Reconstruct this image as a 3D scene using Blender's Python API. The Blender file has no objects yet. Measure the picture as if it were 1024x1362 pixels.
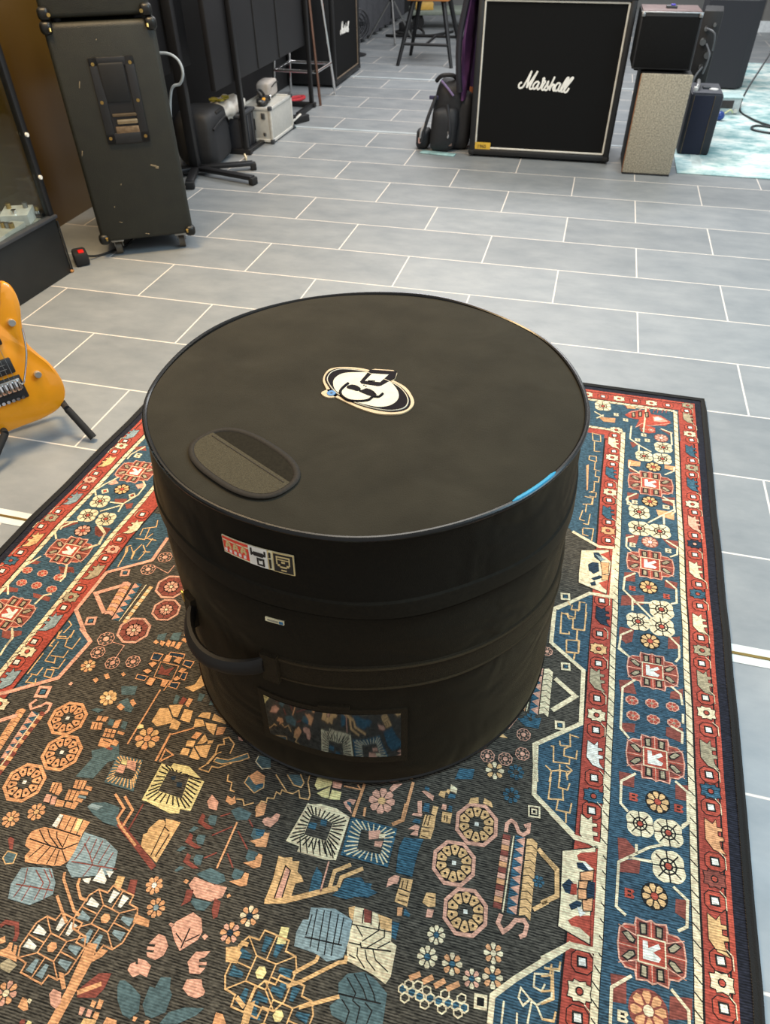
import bpy, bmesh, math, random
from mathutils import Vector, Matrix
PI = math.pi
random.seed(7)
scn = bpy.context.scene
COL = scn.collection
# ------------------------------------------------------------------ camera
CAM = Vector((.1251, -3.9754, 1.1559)); PITCH, ROLL, YAW = .7345, -.01015, -.25807
cy, sy, cp, sp = math.cos(YAW), math.sin(YAW), math.cos(PITCH), math.sin(PITCH)
fw = Vector((sy*cp, cy*cp, -sp)); r0 = Vector((cy, -sy, 0)); u0 = r0.cross(fw)
cr, sr = math.cos(ROLL), math.sin(ROLL)
rt = r0*cr + u0*sr; up = u0*cr - r0*sr
cd = bpy.data.cameras.new('camera'); cam = bpy.data.objects.new('camera', cd); COL.objects.link(cam)
m = Matrix((rt, up, -fw)).transposed().to_4x4(); m.translation = CAM; cam.matrix_world = m
cd.sensor_fit = 'VERTICAL'; cd.sensor_height = 36; cd.lens = 933.95/1362*36; cd.clip_start = .02
cd.dof.use_dof = True; cd.dof.focus_distance = 1.25; cd.dof.aperture_fstop = 8.5
scn.camera = cam
# ------------------------------------------------------------------ view, world, lights
scn.view_settings.view_transform = 'Standard'; scn.view_settings.look = 'None'
scn.view_settings.gamma = 1; scn.view_settings.use_curve_mapping = False
scn.view_settings.exposure = 0.0
wd = bpy.data.worlds.new('world'); scn.world = wd; wd.use_nodes = True
bg = wd.node_tree.nodes['Background']; bg.inputs[0].default_value = (.95, .97, 1.0, 1); bg.inputs[1].default_value = .75
def area(name, loc, target, sx, sy, power, col):
    l = bpy.data.lights.new(name, 'AREA'); l.shape = 'RECTANGLE'; l.size = sx; l.size_y = sy; l.energy = power; l.color = col
    o = bpy.data.objects.new(name, l); COL.objects.link(o); o.location = loc
    o.rotation_euler = (Vector(target)-Vector(loc)).to_track_quat('-Z', 'Y').to_euler(); return o
area('ceiling_light_warm', (-1.3, -2.15, 2.6), (-1.1, -2.8, 0), .8, .5, 92, (1, .70, .36))
area('ceiling_light_middle', (-.3, -1.0, 2.8), (-.3, -1.2, 0), 1.6, .7, 43, (1, .95, .86))
area('ceiling_light_back', (-.3, 1.9, 2.8), (-.3, 1.6, 0), 2.4, 1.0, 104, (.99, .985, 1))
area('skylight_daylight', (2.1, -2.4, 2.7), (1.0, -3.1, 0), 1.2, 2.2, 104, (.56, .83, 1))
# ------------------------------------------------------------------ materials
MATS = {}
def nt(name):
    mt = bpy.data.materials.new(name); mt.use_nodes = True; return mt, mt.node_tree.nodes, mt.node_tree.links
def lin(h):
    c = [int(h[i:i+2], 16)/255 for i in (0, 2, 4)]
    return tuple(x/12.92 if x <= .04045 else ((x+.055)/1.055)**2.4 for x in c) + (1,)
def mat(name, hexc, rough=.6, metal=0, var=.12, scale=40, bump=0, bscale=200, sheen=0, spec=.5, coat=0, ior=1.5, wrinkle=0, sheencol=None):
    if name in MATS: return MATS[name]
    mt, N, L = nt(name); b = N['Principled BSDF']; c = lin(hexc)
    b.inputs['Roughness'].default_value = rough; b.inputs['Metallic'].default_value = metal; b.inputs['Specular IOR Level'].default_value = spec
    b.inputs['Sheen Weight'].default_value = sheen; b.inputs['Coat Weight'].default_value = coat; b.inputs['IOR'].default_value = ior
    if sheencol: b.inputs['Sheen Tint'].default_value = lin(sheencol); b.inputs['Sheen Roughness'].default_value = .35
    tc = N.new('ShaderNodeTexCoord'); n = N.new('ShaderNodeTexNoise'); n.inputs['Scale'].default_value = scale; n.inputs['Detail'].default_value = 4
    L.new(tc.outputs['Object'], n.inputs['Vector'])
    r = N.new('ShaderNodeValToRGB'); r.color_ramp.elements[0].position = .3; r.color_ramp.elements[1].position = .7
    r.color_ramp.elements[0].color = tuple(x*(1-var) for x in c[:3])+(1,); r.color_ramp.elements[1].color = tuple(min(1, x*(1+var)) for x in c[:3])+(1,)
    L.new(n.outputs['Fac'], r.inputs['Fac']); L.new(r.outputs['Color'], b.inputs['Base Color'])
    if bump:
        n2 = N.new('ShaderNodeTexNoise'); n2.inputs['Scale'].default_value = bscale; L.new(tc.outputs['Object'], n2.inputs['Vector'])
        bp = N.new('ShaderNodeBump'); bp.inputs['Strength'].default_value = bump; bp.inputs['Distance'].default_value = .002
        L.new(n2.outputs['Fac'], bp.inputs['Height']); L.new(bp.outputs['Normal'], b.inputs['Normal'])
        if wrinkle:
            n5 = N.new('ShaderNodeTexNoise'); n5.inputs['Scale'].default_value = 7; n5.inputs['Detail'].default_value = 2; n5.inputs['Distortion'].default_value = .8; L.new(tc.outputs['Object'], n5.inputs['Vector'])
            b5 = N.new('ShaderNodeBump'); b5.inputs['Strength'].default_value = 1; b5.inputs['Distance'].default_value = wrinkle; L.new(n5.outputs['Fac'], b5.inputs['Height']); L.new(b5.outputs['Normal'], bp.inputs['Normal'])
    MATS[name] = mt; return mt
def rugmat(key, hexc):
    nm = 'rug_yarn_'+key
    if nm in MATS: return MATS[nm]
    mt, N, L = nt(nm); b = N['Principled BSDF']; c = lin(hexc); b.inputs['Roughness'].default_value = .9; b.inputs['Specular IOR Level'].default_value = .25
    tc = N.new('ShaderNodeTexCoord'); mp = N.new('ShaderNodeMapping'); L.new(tc.outputs['Object'], mp.inputs['Vector'])
    mp.inputs['Scale'].default_value = (75, 380, 1); mp.inputs['Rotation'].default_value = (0, 0, .02)
    n = N.new('ShaderNodeTexNoise'); n.inputs['Scale'].default_value = 1; n.inputs['Detail'].default_value = 3; L.new(mp.outputs[0], n.inputs['Vector'])
    n3 = N.new('ShaderNodeTexNoise'); n3.inputs['Scale'].default_value = 14; n3.inputs['Detail'].default_value = 3; L.new(tc.outputs['Object'], n3.inputs['Vector'])
    r = N.new('ShaderNodeValToRGB'); lo, hi = {'k': (.18, 2.5), 'b': (.35, 1.9), 'B': (.4, 1.8), 'd': (.4, 2.0), 'D': (.4, 2.0), 'n': (.5, 1.8)}.get(key, (.72, 1.32))
    r.color_ramp.elements[0].position = .3; r.color_ramp.elements[1].position = .72
    r.color_ramp.elements[0].color = tuple(x*lo for x in c[:3])+(1,); r.color_ramp.elements[1].color = tuple(min(1, x*hi) for x in c[:3])+(1,)
    mx = N.new('ShaderNodeMix'); mx.data_type = 'RGBA'; mx.blend_type = 'MULTIPLY'; mx.inputs['Factor'].default_value = .55
    r2 = N.new('ShaderNodeValToRGB'); r2.color_ramp.elements[0].position = .3; r2.color_ramp.elements[1].position = .7; r2.color_ramp.elements[0].color = (.6, .6, .6, 1); r2.color_ramp.elements[1].color = (1, 1, 1, 1)
    L.new(n3.outputs['Fac'], r2.inputs['Fac']); L.new(r.outputs['Color'], mx.inputs['A']); L.new(r2.outputs['Color'], mx.inputs['B']); n4 = N.new('ShaderNodeTexNoise'); n4.inputs['Scale'].default_value = 170; n4.inputs['Detail'].default_value = 3; L.new(tc.outputs['Object'], n4.inputs['Vector'])
    r4 = N.new('ShaderNodeMapRange'); r4.inputs['From Min'].default_value = .36; r4.inputs['From Max'].default_value = .6; r4.inputs['To Min'].default_value = .72; r4.inputs['To Max'].default_value = 1.1; L.new(n4.outputs['Fac'], r4.inputs['Value'])
    m4 = N.new('ShaderNodeVectorMath'); m4.operation = 'SCALE'; L.new(mx.outputs['Result'], m4.inputs[0]); L.new(r4.outputs[0], m4.inputs['Scale']); L.new(m4.outputs[0], b.inputs['Base Color'])
    wv = N.new('ShaderNodeTexWave'); wv.wave_type = 'BANDS'; wv.bands_direction = 'Y'; wv.inputs['Scale'].default_value = 88; wv.inputs['Distortion'].default_value = 1.6; wv.inputs['Detail'].default_value = 2; wv.inputs['Detail Scale'].default_value = 3
    L.new(tc.outputs['Object'], wv.inputs['Vector']); bp = N.new('ShaderNodeBump'); bp.inputs['Strength'].default_value = .5; bp.inputs['Distance'].default_value = .0012
    L.new(wv.outputs['Fac'], bp.inputs['Height']); L.new(bp.outputs['Normal'], b.inputs['Normal'])
    ma = N.new('ShaderNodeMath'); ma.operation = 'MULTIPLY_ADD'; L.new(wv.outputs['Fac'], ma.inputs[0]); ma.inputs[1].default_value = .30; ma.inputs[2].default_value = -.15
    mb = N.new('ShaderNodeMath'); mb.operation = 'ADD'; L.new(ma.outputs[0], mb.inputs[0]); L.new(n.outputs['Fac'], mb.inputs[1]); L.new(mb.outputs[0], r.inputs['Fac'])
    MATS[nm] = mt; return mt
def glassmat():
    mt, N, L = nt('clear_glass'); N.remove(N['Principled BSDF']); out = N['Material Output']
    tr = N.new('ShaderNodeBsdfTransparent'); tr.inputs[0].default_value = (.93, .96, .95, 1); gl = N.new('ShaderNodeBsdfGlossy'); gl.inputs['Roughness'].default_value = .03
    lw = N.new('ShaderNodeLayerWeight'); pw = N.new('ShaderNodeMath'); pw.operation = 'POWER'; pw.inputs[1].default_value = 5; L.new(lw.outputs['Facing'], pw.inputs[0])
    fr = N.new('ShaderNodeMath'); fr.operation = 'MULTIPLY_ADD'; fr.inputs[1].default_value = .8; fr.inputs[2].default_value = .035; L.new(pw.outputs[0], fr.inputs[0]); mx = N.new('ShaderNodeMixShader')
    L.new(fr.outputs[0], mx.inputs[0]); L.new(tr.outputs[0], mx.inputs[1]); L.new(gl.outputs[0], mx.inputs[2]); L.new(mx.outputs[0], out.inputs[0]); return mt
def tilemat():
    mt, N, L = nt('slate_blue_tile'); b = N['Principled BSDF']; W, Lx = .29823, .603
    tc = N.new('ShaderNodeTexCoord'); sx = N.new('ShaderNodeSeparateXYZ'); L.new(tc.outputs['Object'], sx.inputs[0])
    def M(op, a, bb=None, c=None):
        n = N.new('ShaderNodeMath'); n.operation = op
        for i, v in enumerate((a, bb, c)):
            if v is None: continue
            if isinstance(v, (int, float)): n.inputs[i].default_value = v
            else: L.new(v, n.inputs[i])
        return n.outputs[0]
    rowf = M('DIVIDE', sx.outputs['Y'], -W); row = M('FLOOR', rowf); fr = M('SUBTRACT', rowf, row)
    par = M('FLOORED_MODULO', row, 2.0); off = M('MULTIPLY_ADD', par, .4955, .180)
    colf = M('SUBTRACT', M('DIVIDE', sx.outputs['X'], Lx), off); col = M('FLOOR', colf); fc = M('SUBTRACT', colf, col)
    dy = M('MULTIPLY', M('MINIMUM', fr, M('SUBTRACT', 1.0, fr)), W); dx = M('MULTIPLY', M('MINIMUM', fc, M('SUBTRACT', 1.0, fc)), Lx)
    d = M('MINIMUM', dx, dy); g = N.new('ShaderNodeMapRange'); g.inputs['From Min'].default_value = .0016; g.inputs['From Max'].default_value = .0032; L.new(d, g.inputs['Value'])
    cb = N.new('ShaderNodeCombineXYZ'); L.new(row, cb.inputs[0]); L.new(col, cb.inputs[1])
    wn = N.new('ShaderNodeTexWhiteNoise'); wn.noise_dimensions = '2D'; L.new(cb.outputs[0], wn.inputs['Vector'])
    mp = N.new('ShaderNodeMapping'); mp.inputs['Scale'].default_value = (3.2, 5.5, 1); L.new(tc.outputs['Object'], mp.inputs['Vector'])
    ad = N.new('ShaderNodeVectorMath'); ad.operation = 'MULTIPLY_ADD'; L.new(cb.outputs[0], ad.inputs[0]); ad.inputs[1].default_value = (3.7, 5.1, 2.3); L.new(mp.outputs[0], ad.inputs[2])
    n1 = N.new('ShaderNodeTexNoise'); n1.inputs['Scale'].default_value = 1.6; n1.inputs['Detail'].default_value = 8; n1.inputs['Roughness'].default_value = .65; L.new(ad.outputs[0], n1.inputs['Vector'])
    rp_ = N.new('ShaderNodeValToRGB'); rp_.color_ramp.elements[0].position = .33; rp_.color_ramp.elements[1].position = .7
    rp_.color_ramp.elements[0].color = lin('757a7d'); rp_.color_ramp.elements[1].color = lin('8a8d8e'); L.new(n1.outputs['Fac'], rp_.inputs['Fac'])
    hs = N.new('ShaderNodeHueSaturation'); L.new(rp_.outputs['Color'], hs.inputs['Color']); L.new(M('MULTIPLY_ADD', wn.outputs['Value'], .16, .92), hs.inputs['Value'])
    mx = N.new('ShaderNodeMix'); mx.data_type = 'RGBA'; mx.inputs['A'].default_value = lin('d9cfc4'); L.new(g.outputs[0], mx.inputs['Factor']); L.new(hs.outputs['Color'], mx.inputs['B']); L.new(mx.outputs['Result'], b.inputs['Base Color'])
    b.inputs['Roughness'].default_value = .42
    n2 = N.new('ShaderNodeTexNoise'); n2.inputs['Scale'].default_value = 9; n2.inputs['Detail'].default_value = 6; L.new(tc.outputs['Object'], n2.inputs['Vector'])
    L.new(M('MULTIPLY_ADD', n2.outputs['Fac'], .25, .32), b.inputs['Roughness'])
    bp = N.new('ShaderNodeBump'); bp.inputs['Strength'].default_value = .35; bp.inputs['Distance'].default_value = .002; L.new(g.outputs[0], bp.inputs['Height']); L.new(bp.outputs['Normal'], b.inputs['Normal'])
    return mt
# ------------------------------------------------------------------ mesh helpers
class MB:
    def __init__(s): s.b = bmesh.new()
    def box(s, c, d, bev=0, rot=None, seg=2):
        r = bmesh.ops.create_cube(s.b, size=1); vs = r['verts']
        bmesh.ops.scale(s.b, vec=d, verts=vs)
        if bev:
            es = list({e for v in vs for e in v.link_edges})
            bb = bmesh.ops.bevel(s.b, geom=es, offset=bev, segments=seg, affect='EDGES', profile=.5); vs = list({v for f in bb['faces'] for v in f.verts} | {v for v in vs if v.is_valid})
        if rot is not None: bmesh.ops.rotate(s.b, cent=(0, 0, 0), matrix=rot, verts=vs)
        bmesh.ops.translate(s.b, vec=c, verts=vs); return s
    def tube(s, pts, r, n=8, closed=False, caps=True):
        P = [Vector(p) for p in pts]; rings = []; m_ = len(P); prev = None
        for i in range(m_):
            a = P[(i-1) % m_] if (closed or i) else P[i]; b_ = P[(i+1) % m_] if (closed or i < m_-1) else P[i]
            t = (b_-a); t = t.normalized() if t.length > 1e-9 else Vector((0, 0, 1))
            if prev is None:
                ref = Vector((0, 0, 1)) if abs(t.z) < .9 else Vector((1, 0, 0)); nn = ref.cross(t).normalized()
            else:
                nn = prev - t*prev.dot(t); nn = nn.normalized() if nn.length > 1e-6 else t.orthogonal().normalized()
            prev = nn; bb = t.cross(nn); rr = r[i] if isinstance(r, (list, tuple)) else r
            rings.append([s.b.verts.new(P[i]+(nn*math.cos(2*PI*k/n)+bb*math.sin(2*PI*k/n))*rr) for k in range(n)])
        for i in range(m_ if closed else m_-1):
            A_, B_ = rings[i], rings[(i+1) % m_]
            for k in range(n): s.b.faces.new((A_[k], A_[(k+1) % n], B_[(k+1) % n], B_[k]))
        if caps and not closed: s.b.faces.new(rings[0][::-1]); s.b.faces.new(rings[-1])
        return s
    def cyl(s, p0, p1, r0, r1=None, n=16): return s.tube([p0, p1], [r0, r0 if r1 is None else r1], n)
    def lathe(s, prof, n=32, c=(0, 0, 0), cap=True):
        rings = [[s.b.verts.new((c[0]+r*math.cos(2*PI*k/n), c[1]+r*math.sin(2*PI*k/n), c[2]+z)) for k in range(n)] for r, z in prof]
        for A_, B_ in zip(rings, rings[1:]):
            for k in range(n): s.b.faces.new((A_[k], A_[(k+1) % n], B_[(k+1) % n], B_[k]))
        if cap: s.b.faces.new(rings[0][::-1]); s.b.faces.new(rings[-1])
        return s
    def prism(s, poly, h0, h1, f=None):   # poly in 2-D, f maps (a, b, h) to a point
        f = f or (lambda a, b, h: (a, b, h))
        A_ = [s.b.verts.new(f(a, b, h0)) for a, b in poly]; B_ = [s.b.verts.new(f(a, b, h1)) for a, b in poly]; n = len(poly)
        s.b.faces.new(A_[::-1]); s.b.faces.new(B_)
        for k in range(n): s.b.faces.new((A_[k], A_[(k+1) % n], B_[(k+1) % n], B_[k]))
        return s
    def blob(s, c, d, seed=0, amp=.15, sub=3, squash=None):
        r = bmesh.ops.create_icosphere(s.b, subdivisions=sub, radius=1); rnd = random.Random(seed); ph = [rnd.uniform(0, 6) for _ in range(9)]
        for v in r['verts']:
            p = v.co.copy(); k = 1+amp*(math.sin(3*p.x+ph[0])*math.cos(2.5*p.y+ph[1])+.6*math.sin(5*p.z+ph[2]+2*p.x)+.4*math.sin(8*p.y+ph[3])*math.sin(7*p.x+ph[4]))
            if squash: p = Vector([math.copysign(abs(q)**squash, q) for q in p])
            v.co = Vector((c[0]+p.x*d[0]*k, c[1]+p.y*d[1]*k, c[2]+p.z*d[2]*k))
        return s
    def build(s, name, material, parent=None, smooth=True, loc=None):
        bmesh.ops.recalc_face_normals(s.b, faces=s.b.faces)
        me = bpy.data.meshes.new(name); s.b.to_mesh(me); s.b.free(); me.materials.append(material)
        if smooth:
            for p in me.polygons: p.use_smooth = True
            me.set_sharp_from_angle(angle=.6)
        o = bpy.data.objects.new(name, me); COL.objects.link(o)
        if parent is not None: o.parent = parent
        if loc: o.location = loc
        return o
def tag(o, label, cat, group=None, kind=None):
    if label: o['label'] = label
    if cat: o['category'] = cat
    if group: o['group'] = group
    if kind: o['kind'] = kind
    return o
def thing(name, label, cat, loc=(0, 0, 0), rz=0, group=None):
    o = bpy.data.objects.new(name, None); COL.objects.link(o); o.location = loc; o.rotation_euler = (0, 0, rz); o.empty_display_size = .1
    return tag(o, label, cat, group)
def text_mesh(body, size, name, material, parent, M4, depth=.0006, align='CENTER'):
    cu = bpy.data.curves.new(name, 'FONT'); cu.body = body; cu.size = size; cu.align_x = align; cu.align_y = 'CENTER'; cu.extrude = depth
    t = bpy.data.objects.new(name+'_tmp', cu); COL.objects.link(t); dg = bpy.context.evaluated_depsgraph_get(); dg.update()
    me = bpy.data.meshes.new_from_object(t.evaluated_get(dg)); me.name = name; bpy.data.objects.remove(t); bpy.data.curves.remove(cu)
    me.transform(M4); me.materials.clear(); me.materials.append(material); o = bpy.data.objects.new(name, me); COL.objects.link(o); o.parent = parent; return o
def spl(pts, n=6, closed=False):     # Catmull-Rom
    P = [Vector(p) for p in pts]; out = []; m_ = len(P); rng = range(m_ if closed else m_-1)
    for i in rng:
        g_ = (lambda k: P[k % m_]) if closed else (lambda k: P[min(max(k, 0), m_-1)])
        a, b_, c, d = g_(i-1), g_(i), g_(i+1), g_(i+2)
        for k in range(n):
            t = k/n; out.append(.5*((2*b_)+(c-a)*t+(2*a-5*b_+4*c-d)*t*t+(3*b_-a-3*c+d)*t**3))
    if not closed: out.append(P[-1])
    return out
RZ = lambda a: Matrix.Rotation(a, 3, 'Z')
RX = lambda a: Matrix.Rotation(a, 3, 'X')
RY = lambda a: Matrix.Rotation(a, 3, 'Y')
# common materials
M_black = mat('black_vinyl', '121213', .5, var=.2, bump=.4, bscale=500)
M_blackmetal = mat('black_powder_coated_metal', '101012', .45, spec=.5)
M_rubber = mat('black_rubber', '141414', .8)
M_chrome = mat('chrome', 'd8d8d8', .15, 1, var=.05)
M_steel = mat('dull_steel', '9a9a98', .4, 1)
M_brass = mat('gold_brass', 'b79a5a', .35, 1)
M_grille = mat('black_grille_cloth', '121212', .9, var=.25, scale=300, bump=.5, bscale=700, spec=.15)
M_white = mat('off_white_plastic', 'd9d5cb', .45)
M_greyplastic = mat('dark_grey_plastic', '34363a', .5)
# ------------------------------------------------------------------ setting
def plane_box(name, x0, x1, y0, y1, z0, z1, material):
    o = MB().box(((x0+x1)/2, (y0+y1)/2, (z0+z1)/2), (x1-x0, y1-y0, z1-z0)).build(name, material, smooth=False); o['kind'] = 'structure'; return o
plane_box('floor', -2.2, 4.2, -5.0, 6.6, -.1, 0, tilemat())
plane_box('wall_left', -2.3, -2.1, -5.0, -.78, 0, 1.6, mat('olive_brown_wall', '54401a', .32, var=.06, scale=3))
plane_box('wall_left_rear', -2.3, -2.1, -.78, 6.6, 0, 1.6, mat('black_wall', '141415', .7, var=.1, scale=3))
plane_box('wall_back', -2.1, 4.2, 6.4, 6.6, 0, 1.6, mat('grey_back_wall', '7b7c7a', .7, var=.06, scale=3))
plane_box('wall_side', 1.62, 3.2, 5.0, 5.15, 0, 1.3, mat('grey_plank_partition', '6e6d69', .6, var=.1, scale=8))
plane_box('baseboard_side', 1.60, 3.2, 4.97, 5.0, 0, .09, mat('white_skirting', 'd5dbdc', .4))
for i, (y, c, w, m1) in enumerate([(-2.978, None, .046, 'c8ccc6'), (.63, None, .03, 'a9b1b3'), (2.15, None, .03, 'b4bcbd')]):
    o = plane_box('trim_%d' % (i+1), -2.1, 2.6, y-w/2, y+w/2, 0, .0012, mat('pale_joint_filler_%s' % m1, m1, .4, var=.2, scale=6))
o = plane_box('trim_4', -2.1, 2.6, -2.981, -2.975, .0012, .003, mat('brass_joint_strip', '8a7340', .35, .8))
# ------------------------------------------------------------------ patterned rug
# ---- rug pattern: flat woven figures in one mesh, millimetres on the rug ----
RP = []                                   # (colour, level, points in mm)
def rp(col, lev, pts): RP.append((col, lev, pts))
def rl(col, lev, w, pts, closed=False):   # a woven line of width w
    n = len(pts); L = []; Rr = []
    if n < 2: return
    for i in range(n):
        a = pts[(i-1) % n] if (closed or i > 0) else pts[i]
        b = pts[(i+1) % n] if (closed or i < n-1) else pts[i]
        p = pts[i]
        d1 = (p[0]-a[0], p[1]-a[1]); d2 = (b[0]-p[0], b[1]-p[1])
        l1 = math.hypot(*d1); l2 = math.hypot(*d2)
        if l1 < 1e-6: d1, l1 = d2, l2
        if l2 < 1e-6: d2, l2 = d1, l1
        if l1 < 1e-6: continue
        n1 = (-d1[1]/l1, d1[0]/l1); n2 = (-d2[1]/l2, d2[0]/l2)
        m = (n1[0]+n2[0], n1[1]+n2[1]); q = math.hypot(*m)
        if q < .35: m, q = n1, 1.0
        m = (m[0]/q, m[1]/q); k = w*.5/max(.55, m[0]*n1[0]+m[1]*n1[1])
        L.append((p[0]+m[0]*k, p[1]+m[1]*k)); Rr.append((p[0]-m[0]*k, p[1]-m[1]*k))
    for i in range(len(L)-(0 if closed else 1)):
        j = (i+1) % len(L)
        rp(col, lev, [L[i], L[j], Rr[j], Rr[i]])
class XF:
    def __init__(s, x, y, sx, sy=None, rot=0):
        s.x, s.y, s.sx, s.sy = x, y, sx, (sx if sy is None else sy); s.c, s.s = math.cos(rot), math.sin(rot)
    def __call__(s, pts):
        return [(s.x+a*s.sx*s.c-b*s.sy*s.s, s.y+a*s.sx*s.s+b*s.sy*s.c) for a, b in pts]
def ngon(n, r=1, a0=0, cx=0, cy=0): return [(cx+r*math.cos(a0+2*PI*i/n), cy+r*math.sin(a0+2*PI*i/n)) for i in range(n)]
def ros(x, y, r, ry=None, rot=.1, col='c'):
    X = XF(x, y, r, ry, rot); o = []
    for i in range(32):
        a = 2*PI*i/32; k = (abs(math.cos(a))**4+abs(math.sin(a))**4)**-.25*.95*(1+.035*math.cos(8*a+PI)); o.append((k*math.cos(a), k*math.sin(a)))
    rp(col, 4, X(o))
    for i in range(8):
        a = 2*PI*i/8; rl('n', 5, .085*r, X([(.25*math.cos(a), .25*math.sin(a)), (.95*math.cos(a), .95*math.sin(a))]))
    rl('n', 5, .10*r, X(ngon(8, .5)), True); rp('n', 5, X(ngon(8, .3))); rp('r', 6, X(ngon(6, .2)))
def petals(x, y, r, ry=None, n=8, col='c', cen='b', bg=None, rot=0, inner=.36, gap=.16, lev=4, cr=.3):
    X = XF(x, y, r, ry, rot)
    if bg: rp(bg, lev-1, X(ngon(16, 1.12)))
    h = PI/n
    for i in range(n):
        a = 2*PI*i/n; w = h*(1-gap)
        P = lambda rr, da: (rr*math.cos(a+da), rr*math.sin(a+da))
        rp(col if len(col) == 1 else col[i % len(col)], lev, X([P(inner, -w*.6), P(.8, -w), P(1, -w*.5), P(1, w*.5), P(.8, w), P(inner, w*.6)]))
    if cen: rp(cen, lev+1, X(ngon(8, cr)))
def med(x, y, rx, ry, rot=0, flip=1, fill='m', line='p'):
    ry = ry or rx
    X = XF(x, y, rx, ry, rot)
    outl = [(-.45,1),(-.15,.94),(.0,1.02),(.15,.94),(.45,1),(.5,.72),(.78,.7),(.95,.52),(.98,.2),(1,0),(.98,-.2),(.95,-.5),(.75,-.7),(.5,-.72),(.45,-1),(.15,-.94),(0,-1.02),(-.15,-.94),(-.45,-1),(-.5,-.72),(-.78,-.7),(-.95,-.5),(-.98,-.2),(-1,0),(-.98,.2),(-.95,.52),(-.78,.7),(-.5,.72)]
    rp('r', 3, X(outl)); rl(line, 5, 2.2, X(outl), True)
    for s in (-1, 1):
        for t in (-1, 1):
            rp(fill, 4, X([(s*.42,t*.95),(s*.07,t*.95),(s*.07,t*.42),(s*.4,t*.42)]))
            rp('n', 5, X([(s*.36,t*.88),(s*.12,t*.9),(s*.12,t*.5),(s*.34,t*.46)]))
            rp('g', 6, X([(s*.31,t*.82),(s*.17,t*.84),(s*.17,t*.54),(s*.29,t*.52)]))
            rp(fill, 4, X([(s*.92,t*.5),(s*.5,t*.66),(s*.42,t*.42),(s*.42,t*.06),(s*.94,t*.06)]))
            rp('n', 5, X([(s*.9,t*.4),(s*.7,t*.52),(s*.46,t*.26),(s*.5,t*.1),(s*.66,t*.12)]))
            rp('g', 6, X([(s*.84,t*.38),(s*.7,t*.45),(s*.51,t*.24),(s*.55,t*.15),(s*.66,t*.18)]))
            rl(line, 5, 1.6, X([(s*.42,t*.38),(s*.98,t*.62)]))
        rl(line, 5, 1.4, X([(s*.42,0),(s*.98,0)])); rl(line, 5, 1.4, X([(0,s*.42),(0,s*.98)]))
        rl(line, 5, 1.4, X([(s*.46,.42),(s*.46,.98)])); rl(line, 5, 1.4, X([(s*.46,-.42),(s*.46,-.98)]))
    sq = [(-.4,.42),(.4,.42),(.4,-.42),(-.4,-.42)]
    rp('r', 6, X(sq)); rl('c', 7, 2.0, X(sq), True)
    f = flip
    rp('w', 7, X([(-.26*f,.3),(-.12*f,.3),(-.1*f,.08),(.2*f,.3),(.27*f,.16),(.04*f,-.02),(.27*f,-.16),(.2*f,-.3),(-.26*f,-.3)])) 
def six(x, y, r, rot=0):
    X = XF(x, y, r*1.15, r, rot)
    rp('p', 4, X([(1.05*math.cos(a)*(1 if i % 2 else .92), 1.0*math.sin(a)*(1 if i % 2 else .92)) for i, a in enumerate([PI*k/8 for k in range(16)])]))
    petals(x, y, r*.95, r*.85, 6, 'r', 'g', None, rot, .3, .12, 5, .22)
def gdot(x, y, w, rot=0, bg='r'):
    X = XF(x, y, w, w, rot)
    rp('r', 3, X([(-1,.5),(-.55,.95),(.55,.95),(1,.5),(1,-.5),(.55,-.95),(-.55,-.95),(-1,-.5)]))
    rl('n', 4, 1.3, X([(-1,.5),(-.55,.95),(.55,.95),(1,.5),(1,-.5),(.55,-.95),(-.55,-.95),(-1,-.5)]), True)
    rp('n', 4, X([(-.52,.5),(.45,.52),(.52,-.45),(-.48,-.5)])); rp('w', 5, X([(-.34,.32),(.28,.36),(.36,-.28),(-.3,-.33)]))
def gflo(x, y, w, col='c', cen='r', rot=0):
    X = XF(x, y, w, w, rot)
    o = [(-1.1,.62),(-.62,.66),(-.55,.92),(.0,.78),(.55,.92),(.62,.66),(1.1,.62),(.98,0),(1.1,-.62),(.62,-.66),(.55,-.92),(0,-.78),(-.55,-.92),(-.62,-.66),(-1.1,-.62),(-.98,0)]
    rp(col, 4, X(o)); rl('n', 5, 1.1, X(o), True); rp('n', 5, X(ngon(8, .4, .39))); rp(cen, 6, X(ngon(8, .27, .39)))
def gani(x, y, w, h, col='c', rot=0, f=1):
    X = XF(x, y, w*f, h, rot)
    o = [(-1,.95),(-.2,.7),(.2,1.0),(.25,.55),(.75,.55),(.78,.35),(.3,.3),(.3,.05),(.85,.02),(.86,-.2),(.4,-.25),(.5,-.6),(1,-.95),(-.3,-.8),(-1.05,-.3)]
    rp(col, 4, X(o)); rl('n', 5, 1.1, X(o), True)
def glyph(x, y, r, col='c', rot=0, f=1):
    X = XF(x, y, r*f, r, rot)
    rp(col, 4, X([(-.8,.8),(.7,.8),(.9,.4),(.5,0),(.9,-.4),(.7,-.8),(-.8,-.8)])); rp('n', 5, X([(-.3,.5),(.3,.5),(.3,.15),(-.3,.15)])); rp('n', 5, X([(-.3,-.2),(.35,-.2),(.3,-.5),(-.3,-.5)]))
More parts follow.
